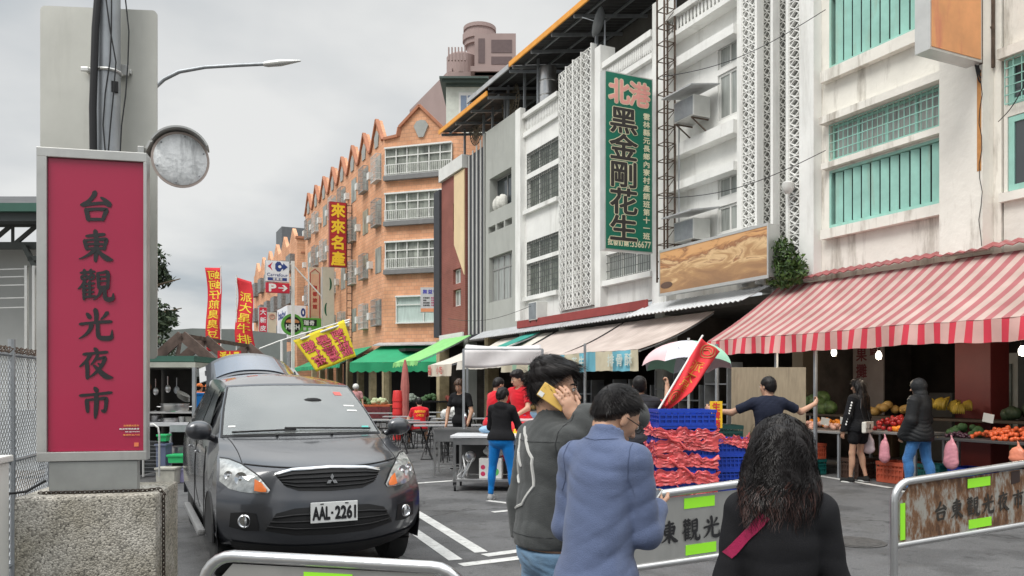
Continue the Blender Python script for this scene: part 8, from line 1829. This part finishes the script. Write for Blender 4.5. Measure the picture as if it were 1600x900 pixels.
# white bags heap
for i, (px, d, z, s_) in enumerate(((700,21.4,.74,1.0),(716,21.6,.74,1.3),(730,21.3,.74,.9),(742,16.5,.0,1.1),(752,16.2,.0,1.3))):
    V = Vol((-.3,-.25,-.05),(.3,.25,.4),.02); V.ell((0,0,.12),(.2,.16,.13),.02); V.folds(.035, 22, i+30); o = vmesh('plastic_bag', V, pm('clear_bag', (.6,.6,.58)), None); p = W(px,606,d); o.location = (p.x,p.y,z); o.scale = (s_,)*3; tag(o, ('white bag at the left of the heaped table','biggest white bag on the heaped table','white bag at the right end of the heaped table','white bundle under the sink stand','large white bundle behind the canopy post')[i], 'bag')
# ------------------------------------------------------------------ vegetable stall under the green awning
def heap(mb_add, c, rx, ry, hz, n, size, seed, **k): 
    r_ = np.random.default_rng(seed); out = []
    for i in range(n):
        a, q = r_.uniform(0, 6.283), math.sqrt(r_.uniform(0, 1)); x, y = q*math.cos(a), q*math.sin(a); out.append((c[0]+x*rx, c[1]+y*ry, c[2]+hz*(1-q*q)*r_.uniform(.55,1)+size*.7, size*r_.uniform(.85,1.15), r_.uniform(0, 6.28)))
    return out
def produce(kind, label, cat_, group, pts, proto):
    for i, (x, y, z, s_, a) in enumerate(pts):
        if i == 0: o = proto; o.location = (x,y,z); o.scale = (s_,)*3; o.rotation_euler = (a*.3,a*.7,a); tag(o, label, cat_, group)
        else: c_ = proto.copy(); COL.objects.link(c_); c_.location = (x,y,z); c_.scale = (s_,)*3; c_.rotation_euler = (a*.3,a*.7,a)
def ball(name, mt, sq=.92, n=10, m_=8, dim=True):
    m = MB(); m.lathe([(.0,-.9*sq),(.55,-.78*sq),(.88,-.42*sq),(1,0),(.9,.45*sq),(.58,.8*sq),(.22,.9*sq),(.05,.8*sq)], (0,0,0), n); return m.build(name, mt, smooth=True)
def table(label, x0, x1, y0, y1, h, mt, group=None, skirt=None, name='stall_table'):
    o = thing(name, label, 'table', ((x0+x1)/2,(y0+y1)/2,0), group=group); m = MB(); m.bbox(x0,x1,y0,y1,h-.04,h,.006); part('table_top', m, mt, o)
    for x, y in ((x0+.04,y0+.05),(x0+.04,y1-.05),(x1-.04,y0+.05),(x1-.04,y1-.05)): m = MB(); m.box(x-.02,x+.02,y-.02,y+.02,.004,h-.042); part('leg', m, GALV, o)
    if skirt: m = MB(); m.sheet(lambda u, v: Vector((x0-.015-.01*math.sin(u*60), y0+(y1-y0)*u, h-.03-.5*v)), 60, 3, .006); part('skirt', m, skirt, o, smooth=True); 
    return o
vx = W(620,606,36)
vt = thing('vegetable_stall', 'long vegetable stall with a red fronted table under the green awning', 'stall', (vx.x, vx.y, 0), -TH); m = MB(); m.bbox(-2.9,-.2,-.7,.9,.72,.8,.01); m.build('table_top', pm('orange_red_table', (.5,.1,.03), .6), vt); m = MB(); m.bbox(-2.9,-.2,-.72,-.705,.2,.715,.004); m.build('front_panel', pm('dark_red_crates', (.16,.03,.035), .8, var=.6, vs=12), vt)
m = MB(); m.bbox(.1,3.2,-.5,1.3,.9,.98,.01); m.build('table_top', BLACKM, vt)
for x in (-2.8,-.3,.2,3.1): m = MB(); m.box(x-.03,x+.03,-.4,-.34,0,.72 if x < 0 else .9); m.build('leg', GALV, vt)
GV = [pm('cabbage_green', (.16,.24,.07), .7), pm('deep_veg_green', (.04,.1,.03), .7), pm('pale_veg', (.45,.5,.3), .7), pm('dusty_red_veg', (.35,.08,.06), .7), pm('grey_veg', (.2,.24,.2), .7)]
for k, (cx, cz, lb, mi) in enumerate(((-2.3,.8,'green cabbages heaped at the left of the vegetable stall',0),(-1.5,.8,'dark green leaf vegetables heaped in the middle of the red table',1),(-.8,.8,'pale gourds heaped at the right of the red table',2),(.6,.98,'grey green melons on the black table',4),(1.5,.98,'dark greens on the middle of the black table',1),(2.4,.98,'dusty red roots at the right of the black table',3))):
    pr_ = ball('vegetable', GV[mi], .85); pts = heap(None, (0,0,0), .42, .5, .3, 26, .11, 50+k); Mv = PW(vt); pts = [(*(Mv @ Vector((cx+x, y, cz+z-.08))), s_, a) for x, y, z, s_, a in pts]; produce('vegetable', lb, 'vegetable', lb.split(' heaped')[0].split(' on ')[0]+' on the far stall', pts, pr_)
rp_ = thing('closed_parasol', 'folded pinkish red parasol standing beyond the tables', 'umbrella', tuple(W(633,606,25).xy)+(0,)); m = MB(); zt = W(0,562,25).z; m.lathe([(.05,.35),(.13,.5),(.12,1.0),(.14,1.6),(.09,zt-.3),(.03,zt)], (0,0,0), 9); m.build('folded_canopy', pm('faded_red_cloth', (.45,.15,.13), .85, var=.2, vs=4), rp_); m = MB(); m.tube([(0,0,0),(0,0,.4)], .025, 6); m.build('pole', GALV, rp_)
for i, (px, py, d, s_, mt, lb) in enumerate(((621,612,24,(.3,.25,1.0),'r','stack of red plastic stools near the folded parasol'),(622,640,23.5,(.32,.3,.3),'r','red gas canister box under the stool stack'))):
    p = W(px,606,d); m = MB(); 
    for k in range(5 if i == 0 else 2): m.lathe([(.16,.0),(.13,.3),(.12,.32),(.0,.325)], (0,0,k*(.2 if i == 0 else .3)), 12)
    o = m.build('stool_stack', pm('bright_red_plastic', (.65,.03,.03), .4), smooth=40); o.location = (p.x,p.y,.35 if i == 0 else 0.004); tag(o, lb, 'stools')
# ------------------------------------------------------------------ fruit stalls under the striped awning
GT_ = pm('grey_stall_top', (.3,.3,.29), .5, .3)
T1 = table('grey fruit table with melons and onions behind the plywood board', 10.95, 11.8, 9.95, 12.3, .80, GT_)
T2 = table('fruit table with red apples between the two walkers', 11.05, 11.8, 8.55, 9.85, .84, GT_)
T3 = table('long fruit table with tomatoes and melons at the right', 11.05, 11.8, 5.1, 8.4, .80, pm('dark_stall_top', (.07,.07,.07), .5))
T4 = table('higher back shelf of watermelons and bananas', 11.9, 12.6, 5.5, 12.2, 1.05, pm('dark_wood', (.06,.045,.03), .7))
T5 = table('stall table with reddish wares under the blue printed valance', 10.7, 11.6, 14.9, 18.6, .85, GT_, skirt=pm('white_skirt', (.6,.6,.6), .8)); T6 = table('farther stall table with mixed wares under the pink awning', 10.9, 11.7, 19.3, 22.6, .85, GT_, skirt=pm('faded_blue_skirt', (.2,.3,.42), .8))
APP = pm('apple_red', (.4,.02,.02), .35, var=.4, vs=3); ORF = pm('orange_peel', (.85,.28,.02), .5, bump=.2, bs=90); YLM = pm('yellow_melon', (.8,.55,.03), .45); TOM = pm('tomato_orange', (.72,.13,.04), .3); PCH = pm('pinkish_onion', (.6,.33,.25), .6); WML = pm('watermelon_green', (.09,.16,.05), .5, var=.5, vs=2); CRMF = pm('cream_pear', (.62,.5,.3), .6); GRM = pm('netted_melon', (.17,.22,.11), .7, var=.3); BAN = pm('banana_yellow', (.42,.3,.03), .6, var=.4)
def ph(label, cat_, mt, c, rx, ry, hz, n, size, seed, sq=.92): produce('fruit', label, cat_, label, heap(None, c, rx, ry, hz, n, size, seed), ball(cat_.replace(' ','_'), mt, sq))
ph('red apples heaped between the two walkers', 'apple', APP, (11.45,9.15,.84), .3, .5, .22, 70, .042, 1)
ph('yellow round melons beside the apples', 'melon', YLM, (11.2,8.75,.84), .1, .14, .02, 5, .075, 2)
ph('oranges by the apple heap', 'orange', ORF, (11.25,8.95,.84), .1, .22, .03, 14, .045, 3)
ph('pinkish onions on the grey table behind the long haired woman', 'onion', PCH, (11.25,10.7,.80), .2, .7, .1, 60, .04, 4)
ph('cream pears at the far end of the grey table', 'pear', CRMF, (11.25,11.6,.80), .2, .45, .1, 34, .045, 5, 1.15)
ph('orange fruits at the back of the grey table', 'orange', ORF, (11.6,10.9,.84), .15, .6, .12, 40, .04, 6)
ph('big green watermelons on the back shelf beside the post', 'watermelon', WML, (12.2,11.55,1.05), .16, .5, .2, 9, .15, 7, 1.1)
ph('bright orange tomatoes heaped at the right table', 'tomato', TOM, (11.4,7.25,.80), .28, .62, .17, 120, .034, 8)
ph('netted green melons right of the tomatoes', 'melon', GRM, (11.5,6.25,.80), .25, .42, .15, 26, .08, 9)
ph('dark green leaf vegetables left of the tomatoes', 'vegetable', GV[1], (11.6,8.1,.80), .2, .28, .13, 26, .06, 10)
ph('dark melons on the back shelf at the right', 'melon', pm('dark_melon', (.03,.055,.025), .6), (12.25,7.0,1.05), .2, .9, .25, 34, .11, 11)
ph('red and brown wares on the table under the blue valance', 'fruit', pm('reddish_ware', (.35,.08,.05), .5, var=.5), (11.1,16.6,.85), .3, 1.5, .18, 90, .055, 12)
ph('mixed wares on the farther stall table', 'fruit', pm('ochre_ware', (.4,.25,.08), .5, var=.5), (11.2,21,.85), .3, 1.3, .2, 60, .06, 13)
ph('pale green cabbages in front of the tomatoes', 'cabbage', pm('pale_cabbage', (.3,.36,.18), .7, var=.4), (11.15,6.0,.80), .12, .5, .1, 14, .07, 14)
ph('yellow brown squash on the back shelf', 'squash', pm('squash_tan', (.38,.24,.07), .6), (12.15,9.9,1.05), .15, .5, .16, 16, .08, 15, 1.2)
ph('leafy lettuces at the right end of the long table', 'lettuce', pm('lettuce_green', (.16,.3,.06), .7, var=.5), (11.35,5.5,.80), .25, .3, .14, 26, .055, 17)
ph('carrots and peppers behind the tomatoes', 'pepper', pm('pepper_red', (.5,.07,.03), .4, var=.4), (11.68,7.3,.80), .1, .5, .14, 40, .035, 18, 1.3)
ph('brown coconuts under the long table', 'coconut', pm('coconut_brown', (.12,.07,.035), .9, var=.4), (11.5,5.6,.01), .2, .3, .25, 22, .08, 19)
ph('small dark fruits at the front of the tomato table', 'plum', pm('dark_plum', (.05,.015,.03), .4), (11.25,8.0,.80), .12, .2, .06, 34, .028, 16)
def bananas(c, n, seed, label):
    r_ = random.Random(seed)
    for k in range(n):
        m = MB(); 
        for j in range(7): a = -.6+.2*j; m.tube([(0,0,.1),(.05*math.cos(a)+.02,.09*math.sin(a),.06),(.1,.13*math.sin(a),-.02),(.11,.14*math.sin(a),-.07)], [.012,.02,.018,.006], 6)
        o = m.build('banana_bunch', BAN, smooth=True); o.location = (c[0]+r_.uniform(-.15,.15), c[1]+r_.uniform(-.5,.5), c[2]+.1+r_.uniform(0,.12)); o.rotation_euler = (0,0,3.14+r_.uniform(-.6,.6)); tag(o, label, 'bananas', 'banana bunches on the back shelf')
bananas((12.1,8.9,1.08), 16, 4, 'bunch of bananas on the back shelf above the orange tomatoes')
cr2 = lambda mt, label, x, y, z, sc=(.8,1.3,1.6): tag((lambda o: (setattr(o, 'location', (x,y,z)), setattr(o, 'scale', sc), o)[-1])(crate_mesh('crate', .5, .42, .17, mt, 7, 7)), label, 'crate')
ORC = pm('orange_crate', (.5,.1,.05), .5, var=.2); TLC = pm('teal_crate', (.01,.13,.12), .5, var=.2); GYC = pm('grey_crate', (.07,.08,.1), .5)
cr2(ORC, 'orange red crate stacked on a teal crate under the grey fruit table', 11.0, 10.75, .29); cr2(TLC, 'teal crate on the ground under the orange red crate', 11.0, 10.75, .01)
cr2(ORC, 'orange red crate farther back under the grey table', 11.0, 11.45, .29); cr2(TLC, 'teal crate farther back on the ground under the grey table', 11.0, 11.45, .01); cr2(GYC, 'grey crate under the table at the right edge', 11.0, 6.2, .28, (.8,1.1,2.0)); cr2(GYC, 'lower grey crate on the ground at the right edge', 11.0, 6.2, .01, (.8,1.1,1.5)); cr2(pm('brown_crate', (.06,.03,.02), .6), 'dark brown crate under the apple table', 11.3, 9.9, .01, (.8,1,2))
cr2(ORC, 'orange crate under the apple table near the jeans', 11.35, 9.1, .01, (.9,1.2,2)); cr2(BLUEC, 'blue crate in the shade under the tomato table', 11.5, 7.9, .01, (.9,1.3,2)); cr2(GYC, 'grey crate in the shade under the middle of the tomato table', 11.5, 7.1, .01, (.9,1.3,2.4)); cr2(TLC, 'teal crate in the shade beside the blue one', 11.5, 8.55, .01, (.7,.9,2)); cr2(pm('sky_blue_box', (.12,.42,.6), .5), 'small sky blue crate under the right table', 11.0, 6.5, .62, (.5,1.2,.7))
bagm = pm('pink_translucent_bag', (.7,.3,.36), .35, var=.3, vs=8)
for i, (px, py0, py1, X, w_, mt, lb) in enumerate(((1382,686,722,10.95,.16,bagm,'pink carrier bag hanging from the apple table'),(1486,688,732,10.95,.2,bagm,'pink carrier bag hanging from the tomato table'),(1357,680,708,10.95,.2,pm('white_pink_bag', (.66,.55,.58), .5),'pale printed bag hanging between the crates and the walker'),(1590,698,722,10.95,.2,pm('orange_bag', (.75,.25,.15), .4),'orange red carrier bag at the right edge'))):
    a = FX(px, py0, X); b = FX(px, py1, X); h_ = a.z-b.z; V = Vol((-.1,-w_,-h_-.04),(.1,w_,.12),.012); V.ell((0,0,-h_*.5),(.05,w_*.55,h_*.5),.03); V.cone((0,-.02,0),(0,0,.08),.02,.008,.03); V.ell((0,0,-h_*.78),(.055,w_*.6,h_*.25),.03); V.folds(.004, 50, i); o = vmesh('carrier_bag', V, mt, None); o.location = a; tag(o, lb, 'bag')
# price cards
for i, (px, py, X, lb) in enumerate(((1318,594+70,11.0,'price card stuck into the onions'),(1543,660,11.1,'white price card standing in the tomatoes'),(1288,664,11.0,'price card at the far end of the grey table'))):
    a = FX(px, py, X); m = MB(); m.bbox(-.003,.003,-.07,.07,0,.13,.001); o = m.build('price_card', pm('card_white', (.68,.66,.6), .7)); o.location = a; o.rotation_euler = (R(12),R(-12),.3*i); tag(o, lb, 'price card')
# lamp bulbs
BULB = pm('lit_bulb', (1,.93,.8), .3, emit=4)
for i, (px, py, X) in enumerate(((1303,550,11.2),(1373,555,10.9),(1127,567,11.3),(1597,548,11.0))):
    a = FX(px, py, X); o = thing('lamp_bulb', ('lit bulb hanging over the onions','brighter lit bulb over the apples','lit bulb beside the pastel umbrella','lit bulb at the right edge of the striped awning')[i], 'lamp', tuple(a)); m = MB(); m.lathe([(0,-.075),(.035,-.06),(.048,-.02),(.045,.02),(.025,.055),(.018,.07),(0,.07)], (0,0,0), 14); m.build('bulb', BULB, o, smooth=True); m = MB(); m.cyl((0,0,.068), .02, .05, 10); m.tube([(0,0,.11),(0.02,0,.4 if X < 11.25 else .6)], .005, 5); m.build('socket', BLACKM, o)
    ld = bpy.data.lights.new('bulb_light', 'POINT'); ld.energy = 14; ld.color = (1,.86,.66); ld.shadow_soft_size = .05; lo = bpy.data.objects.new('bulb_light', ld); COL.objects.link(lo); lo.parent = o; lo.location = (0,0,-.12)
# ------------------------------------------------------------------ flags and banners at the left
def fflag(label, pts, d, cloth, text, tcol, px_pole, mirror=False, star=False):
    (x0,yt0),(x1,yt1),(x2,yb1),(x3,yb0) = pts; o = thing('feather_flag', label, 'flag', tuple(W(px_pole,606,d).xy)+(0,))
    A_, B_, C_, D_ = [W(x, y, d) for x, y in pts]; fvv = Vector((sT,cT,0))
    f = lambda u, v: (A_.lerp(B_, u)).lerp(D_.lerp(C_, u), v)+fvv*(.05*math.sin(v*5+u*2))+Vector((cT,-sT,0))*(.04*math.sin(v*6))
    m = MB(); m.sheet(f, 6, 24, .005); part('cloth', m, cloth, o, smooth=True)
    m = MB(); n_ = len(text)
    for i, c_ in enumerate(text):
        if c_ == ' ': continue
        vs, fs, bb = glyph(c_); v0 = .03+(i+.5)*(.94/n_); hh = .94/n_*.95
        for (ox, oy) in ((0,0),(.02,.0),(0,.02),(.02,.02)):
            m.add([f(.5+(x+ox-.5)*(.82)*(-1 if mirror else 1), v0-(y+oy-.38)*hh)-fvv*(.008+ox*.02+oy*.03) for x, y in vs], fs)
    part('writing', m, tcol, o)
    p = W(px_pole,606,d); m = MB(); zt = max(A_.z, B_.z); m.tube([(p.x,p.y,0),(p.x,p.y,zt+.05)], .018, 6); part('pole', m, WFRAME, o); return o
YT = pm('yellow_print', (.95,.72,.05), .6)
fflag('tall red flag with mirrored yellow writing, the left one of the two', [(320,418),(344,418),(347,549),(325,549)], 24, RED, '蚵蚵仔煎臭臭豆腐', YT, 345, mirror=True)
fflag('red flag with yellow steak writing, the right one of the two', [(369,433),(392,440),(399,543),(370,540)], 22, RED, ' 派大星牛排', YT, 369.5)
a = W(341,566,17); b = W(376,549,17); o = thing('banner', 'small red banner with yellow writing low behind the car', 'banner', tuple(a)); m = MB(); fbox(m, 340, 376, 548, 567, 17, .04); part('board', m, pm('banner_red', (.6,.02,.03), .7), o); m = MB(); fr = (W(340,567,16.97), rv, Vector((0,0,1))); row(m, '派大星', fr, .05, .14, .15, .2, .14, bold=.04); part('writing', m, YT, o); m = MB(); m.tube([(a.x+.05,a.y,0),(a.x+.05,a.y,a.z)], .015, 6); part('pole', m, GALV, o)
# yellow flag on a slanted pole behind the car
yd = 12.2; q4 = [(458,532),(538,500),(556,557),(494,581)]; A_, B_, C_, D_ = [W(x, y, yd) for x, y in q4]; o = thing('flag', 'yellow flag with mirrored red outlined writing on a slanted white pole behind the car', 'flag', tuple(W(436,606,yd).xy)+(0,)); fvv = Vector((sT,cT,0))
f = lambda u, v: (A_.lerp(B_, u)).lerp(D_.lerp(C_, u), v)+fvv*(.03*math.sin(u*11+v*3))
m = MB(); m.sheet(f, 26, 14, .004); part('cloth', m, pm('yellow_cloth', (.85,.68,.03), .7, var=.12), o, smooth=True)
for nm2, off_, mt, lf in (('writing_outline', .05, pm('maroon_print', (.2,.01,.03), .7), .006), ('writing', .018, pm('pink_red_print', (.75,.12,.18), .7), .010)):
    m = MB()
    for j, s_ in enumerate(('蝦仁蛋','臭豆腐湯','蚵仔煎飯')):
        for i, c_ in enumerate(s_):
            vs, fs, bb = glyph(c_); n_ = len(s_)
            for k in range(6):
                ox, oy = off_*math.cos(k*1.047), off_*math.sin(k*1.047); cu = .19+.3*j+.02*i; cv = .16+(.74/n_)*(i+.5); hh = .74/n_*1.12
                m.add([f(cu-(x+ox-.5)*.27, min(1, cv-(y+oy-.38)*hh))-fvv*(lf+k*.0004) for x, y in vs], fs)
    part(nm2, m, mt, o)
m = MB(); m.tube([W(405,545,yd), W(436,533,yd), W(547,499,yd)], .012, 7); p_ = W(440,532,yd); m.tube([(p_.x,p_.y,0),p_], .02, 7); m.tube([W(470,530,yd), W(546,503,yd)], .017, 7); part('pole', m, WFRAME, o, smooth=40)
# ------------------------------------------------------------------ food stall at the left behind the sign
sd0 = 13.6; st = thing('food_stall', 'dark steel food stall with hooks, shelf and pots behind the crimson sign', 'stall', tuple(W(268,606,sd0).xy)+(0,))
SS = lambda px, py, d=sd0: W(px, py, d)
def sb(mb, a, b, yt, yb_, d, th, mi=None): fbox(mb, a, b, yt, yb_, d, th, mi)
m = MB(); sb(m, 205, 305, 566, 574, sd0, 1.3); part('roof_plate', m, pm('aged_aluminium', (.42,.43,.38), .5, .5, var=.2), st)
m = MB(); sb(m, 200, 303, 556, 565, sd0+.1, 1.2); part('roof_sheet', m, pm('green_roof_edge', (.03,.1,.075)), st)
for px in (210, 300): m = MB(); sb(m, px, px+5, 574, 745, sd0, .06); part('post', m, GALV, st); m = MB(); sb(m, px+1, px+5, 574, 740, sd0+1.2, .06); part('post', m, GALV, st)
m = MB(); sb(m, 205, 303, 575, 745, sd0+1.25, .03); sb(m, 206, 208, 575, 745, sd0+.1, 1.1); part('back_panel', m, pm('blackish_panel', (.03,.028,.025), .7, var=.5, vs=3), st)  # back and side panels in mottled near-black
m = MB(); sb(m, 212, 300, 643, 646, sd0+.1, 1.1); part('upper_shelf', m, STEEL, st); m = MB(); sb(m, 212, 300, 660, 666, sd0+.05, 1.1); part('counter', m, pm('pale_counter', (.5,.5,.52), .4), st)
m = MB(); sb(m, 265, 300, 664, 675, sd0, .6); sb(m, 264, 267, 675, 735, sd0, .05); part('cooker_front', m, GALV, st)
def pot(label, px, py, d, r_, h_, lid=False):
    p = W(px, py, d); o = thing('cooking_pot', label, 'pot', tuple(p)); m = MB(); m.lathe([(0,0),(r_*.95,0),(r_,.02),(r_,h_),(r_*1.06,h_+.01),(r_*1.06,h_+.02),(r_*.97,h_+.01),(r_*.95,.03),(0,.03)], (0,0,0), 22); m.build('pot_body', STEEL, o, smooth=40)
    for q in (1,-1): m = MB(); m.tube([(q*r_,-.04,h_*.7),(q*(r_+.05),-.03,h_*.72),(q*(r_+.05),.03,h_*.72),(q*r_,.04,h_*.7)], .008, 6); m.build('handle', STEEL, o)
    if lid: m = MB(); m.lathe([(r_*1.05,h_+.022),(r_*.6,h_+.06),(.02,h_+.075),(.02,h_+.11),(0,h_+.112)], (0,0,0), 22); m.build('lid', STEEL, o, smooth=40)
pot('wide shallow steel pot on the upper shelf of the food stall', 273, 643, sd0+.3, .23, .12); pot('big steel stock pot under the counter of the food stall', 283, 722, sd0+.35, .24, .26); pot('small steel pot on the counter of the food stall', 243, 660, sd0+.4, .1, .1, True); pot('low steel pan on the counter beside the white boxes', 268, 660, sd0+.35, .16, .06)
for i, (px, c_, lb) in enumerate(((284,WHT,'white tub on the counter of the food stall'),(294,pm('pale_tub', (.5,.5,.46), .5),'grey tub at the right end of the counter'))):
    p = W(px,660,sd0+.3); m = MB(); m.lathe([(.04,0),(.05,.1),(.052,.1),(.0,.101)], p, 12); tag(m.build('tub', c_, smooth=40), lb, 'tub')
m = MB(); p = W(285,625,sd0+.3); 
for k in range(5): m.lathe([(0,.0),(.1,.02),(.12,.035),(.1,.03),(0,.01)], p+Vector((0,0,.02*k)), 14, axis=(.5,-.3,1))
tag(m.build('lid_stack', ALU, smooth=40), 'tilted stack of shiny lids on the wide pot', 'lids')
for i, (px, py) in enumerate(((232,585),(243,592),(262,588),(276,590))):
    p = W(px, py, sd0+.5); m = MB(); m.tube([p, p-Vector((0,0,.16))], .008, 6); m.ell(p-Vector((0,0,.22)), (.05,.03,.07), 8, 6); tag(m.build('hanging_utensil', [pm('brown_wood', (.2,.09,.04), .7), STEEL, STEEL, GALV][i]), ('brown wooden tool hanging at the left of the food stall','steel ladle second from the left in the food stall','steel ladle third from the left in the food stall','rightmost hanging ladle in the food stall')[i], 'utensil')
def tub(label, px, py_b, d, w_, dp, h_, mt, lid=None):
    p = G(px, py_b) if d is None else W(px, py_b, d); o = thing('storage_box', label, 'box', tuple(p), -TH+R(4)); m = MB(); k = .9
    v = [(-w_/2*k,-dp/2*k,0),(w_/2*k,-dp/2*k,0),(w_/2*k,dp/2*k,0),(-w_/2*k,dp/2*k,0),(-w_/2,-dp/2,h_),(w_/2,-dp/2,h_),(w_/2,dp/2,h_),(-w_/2,dp/2,h_)]; m.add(v, [(3,2,1,0),(4,5,6,7),(0,1,5,4),(1,2,6,5),(2,3,7,6),(3,0,4,7)]); m.build('box_body', mt, o); m = MB(); m.bbox(-w_/2-.015,w_/2+.015,-dp/2-.015,dp/2+.015,h_-.02,h_+.012,.006); m.build('rim', lid or mt, o); return o
tub('translucent lilac storage box on the ground beside the car', 288, 752, None, .36, .4, .22, pm('lilac_plastic', (.45,.42,.68), .35), pm('lilac_plastic', (.45,.42,.68)))
o = tub('dirty white polystyrene box on the ground by the sign block', 263, 756, None, .3, .3, .26, pm('dirty_foam', (.42,.41,.36), .9, var=.3, vs=6)); 
tub('bright green tub stacked behind the lilac box', 281, 722, 13.2, .3, .3, .12, pm('bright_green_plastic', (.02,.4,.13), .4)); 
tub('dark blue storage box on the lower shelf behind the wire rack', 256, 728, 13.3, .16, .3, .36, pm('dull_blue_plastic', (.1,.12,.2), .5)); tub('small green planter basket on the blue box', 256, 689, 13.3, .14, .2, .1, pm('bright_green_plastic', (.02,.4,.13)))
wr = thing('wire_rack', 'rounded galvanised wire rack between the sign and the food stall', 'rack', tuple(W(236,606,11.5).xy)+(0,)); rd = 11.5
m = MB(); P_ = [W(224,745,rd), W(224,664,rd), W(240,663,rd), W(247,668,rd), W(249,680,rd), W(249,745,rd)]; m.tube(P_, .014, 8); part('tube_frame', m, ALU, wr, smooth=50)
m = MB()
for k in range(9): a = 222+3.1*k; m.obox(W(a,688 if k > 1 else 690,rd), W(a,743,rd), .004, .004)
for k in range(10): y = 690+5.8*k; m.obox(W(222,y,rd), W(249,y,rd), .004, .004)
part('wire_panel', m, GALV, wr)
# blue boxes behind the car door
for i, (px, py, d, h_, lb) in enumerate(((313,664,19,.42,'lower bright blue cool box beside the orange vendors'),(315,637,19.3,.36,'upper bright blue cool box beside the orange vendors'))):
    p = W(px, 606, d); o = thing('cool_box', lb, 'box', (p.x,p.y,W(px,py,d).z), -TH); m = MB(); m.bbox(-.17,.17,-.2,.2,0,h_-.06,.02); m.build('box_body', pm('bright_blue_plastic', (.01,.2,.55), .4), o); m = MB(); m.bbox(-.18,.18,-.21,.21,h_-.058,h_,.02); m.build('lid', pm('bright_blue_plastic', (.01,.2,.55)), o)
bt = thing('bench_table', 'dark bench carrying the blue cool boxes', 'table', tuple(W(314,606,19.1).xy)+(0,), -TH); hz = W(313,664,19).z; m = MB(); m.bbox(-.6,.6,-.3,.3,hz-.04,hz-.002,.01); m.build('bench_top', BLACKM, bt)
for x in (-.55,.55): m = MB(); m.box(x-.02,x+.02,-.2,.2,0,hz-.045); m.build('leg', GALV, bt)
# litter and overhead wires
m = MB()
for s_ in range(3): m.tube([W(150+s_*20,-60,6).lerp(W(1560,90+s_*26,12.2), t)-Vector((0,0,1.0*math.sin(math.pi*t))) for t in [i/24 for i in range(25)]], .006, 4) if s_ > 5 else None
for k, (pa, pb_) in enumerate((((1030,310,18),(1290,235,15.6)),((1035,120,18),(1290,15,15.6)),((1560,190,12),(1640,20,10.5)),((700,498,31),(830,478,26)))):
    m = MB(); a, b = W(*pa), W(*pb_); m.tube([a.lerp(b, t)-Vector((0,0,.25*math.sin(math.pi*t))) for t in [i/16 for i in range(17)]], .008, 4)
    tag(m.build('overhead_wire', BLACKM), ('thin wire crossing the lower air conditioner','thin wire crossing the upper windows of the breeze block building','wire rising at the right edge by the teal window','wire sagging in front of the grey building')[k], 'wire')
# wares and clutter inside the dark shops
r_ = random.Random(3)
for k in range(10):
    y = 5.6+k*.68; m = MB(); m.bbox(XF+1.9, XF+2.3, y, y+.5, .1, .1+r_.uniform(.6,1.5), .02); o = m.build('cardboard_box', pm('dull_carton_%d' % (k % 3), ((.16,.11,.06),(.1,.1,.09),(.05,.09,.06))[k % 3], .85, var=.2)); tag(o, 'dull cardboard box, number %s along the dark back of the fruit shop' % ('one','two','three','four','five','six','seven','eight','nine','ten')[k], 'box', 'boxes at the back of the fruit shop')
for k in range(8):
    y = 14.5+k*1.0; m = MB(); h_ = r_.uniform(.9,1.9)
    for j in range(4): m.box(XF-.1,XF+.35,y,y+.8,.2+j*h_/4,.23+j*h_/4)
    for q in (0,.8): m.box(XF-.1,XF+.35,y+q-.015,y+q+.015,.1,.25+h_)
    o = m.build('shelf_rack', GALV); tag(o, 'metal shelf rack inside the dim shops, %s from the near end' % ('first','second','third','fourth','fifth','sixth','seventh','eighth')[k], 'shelf', 'shelf racks inside the dim shops')
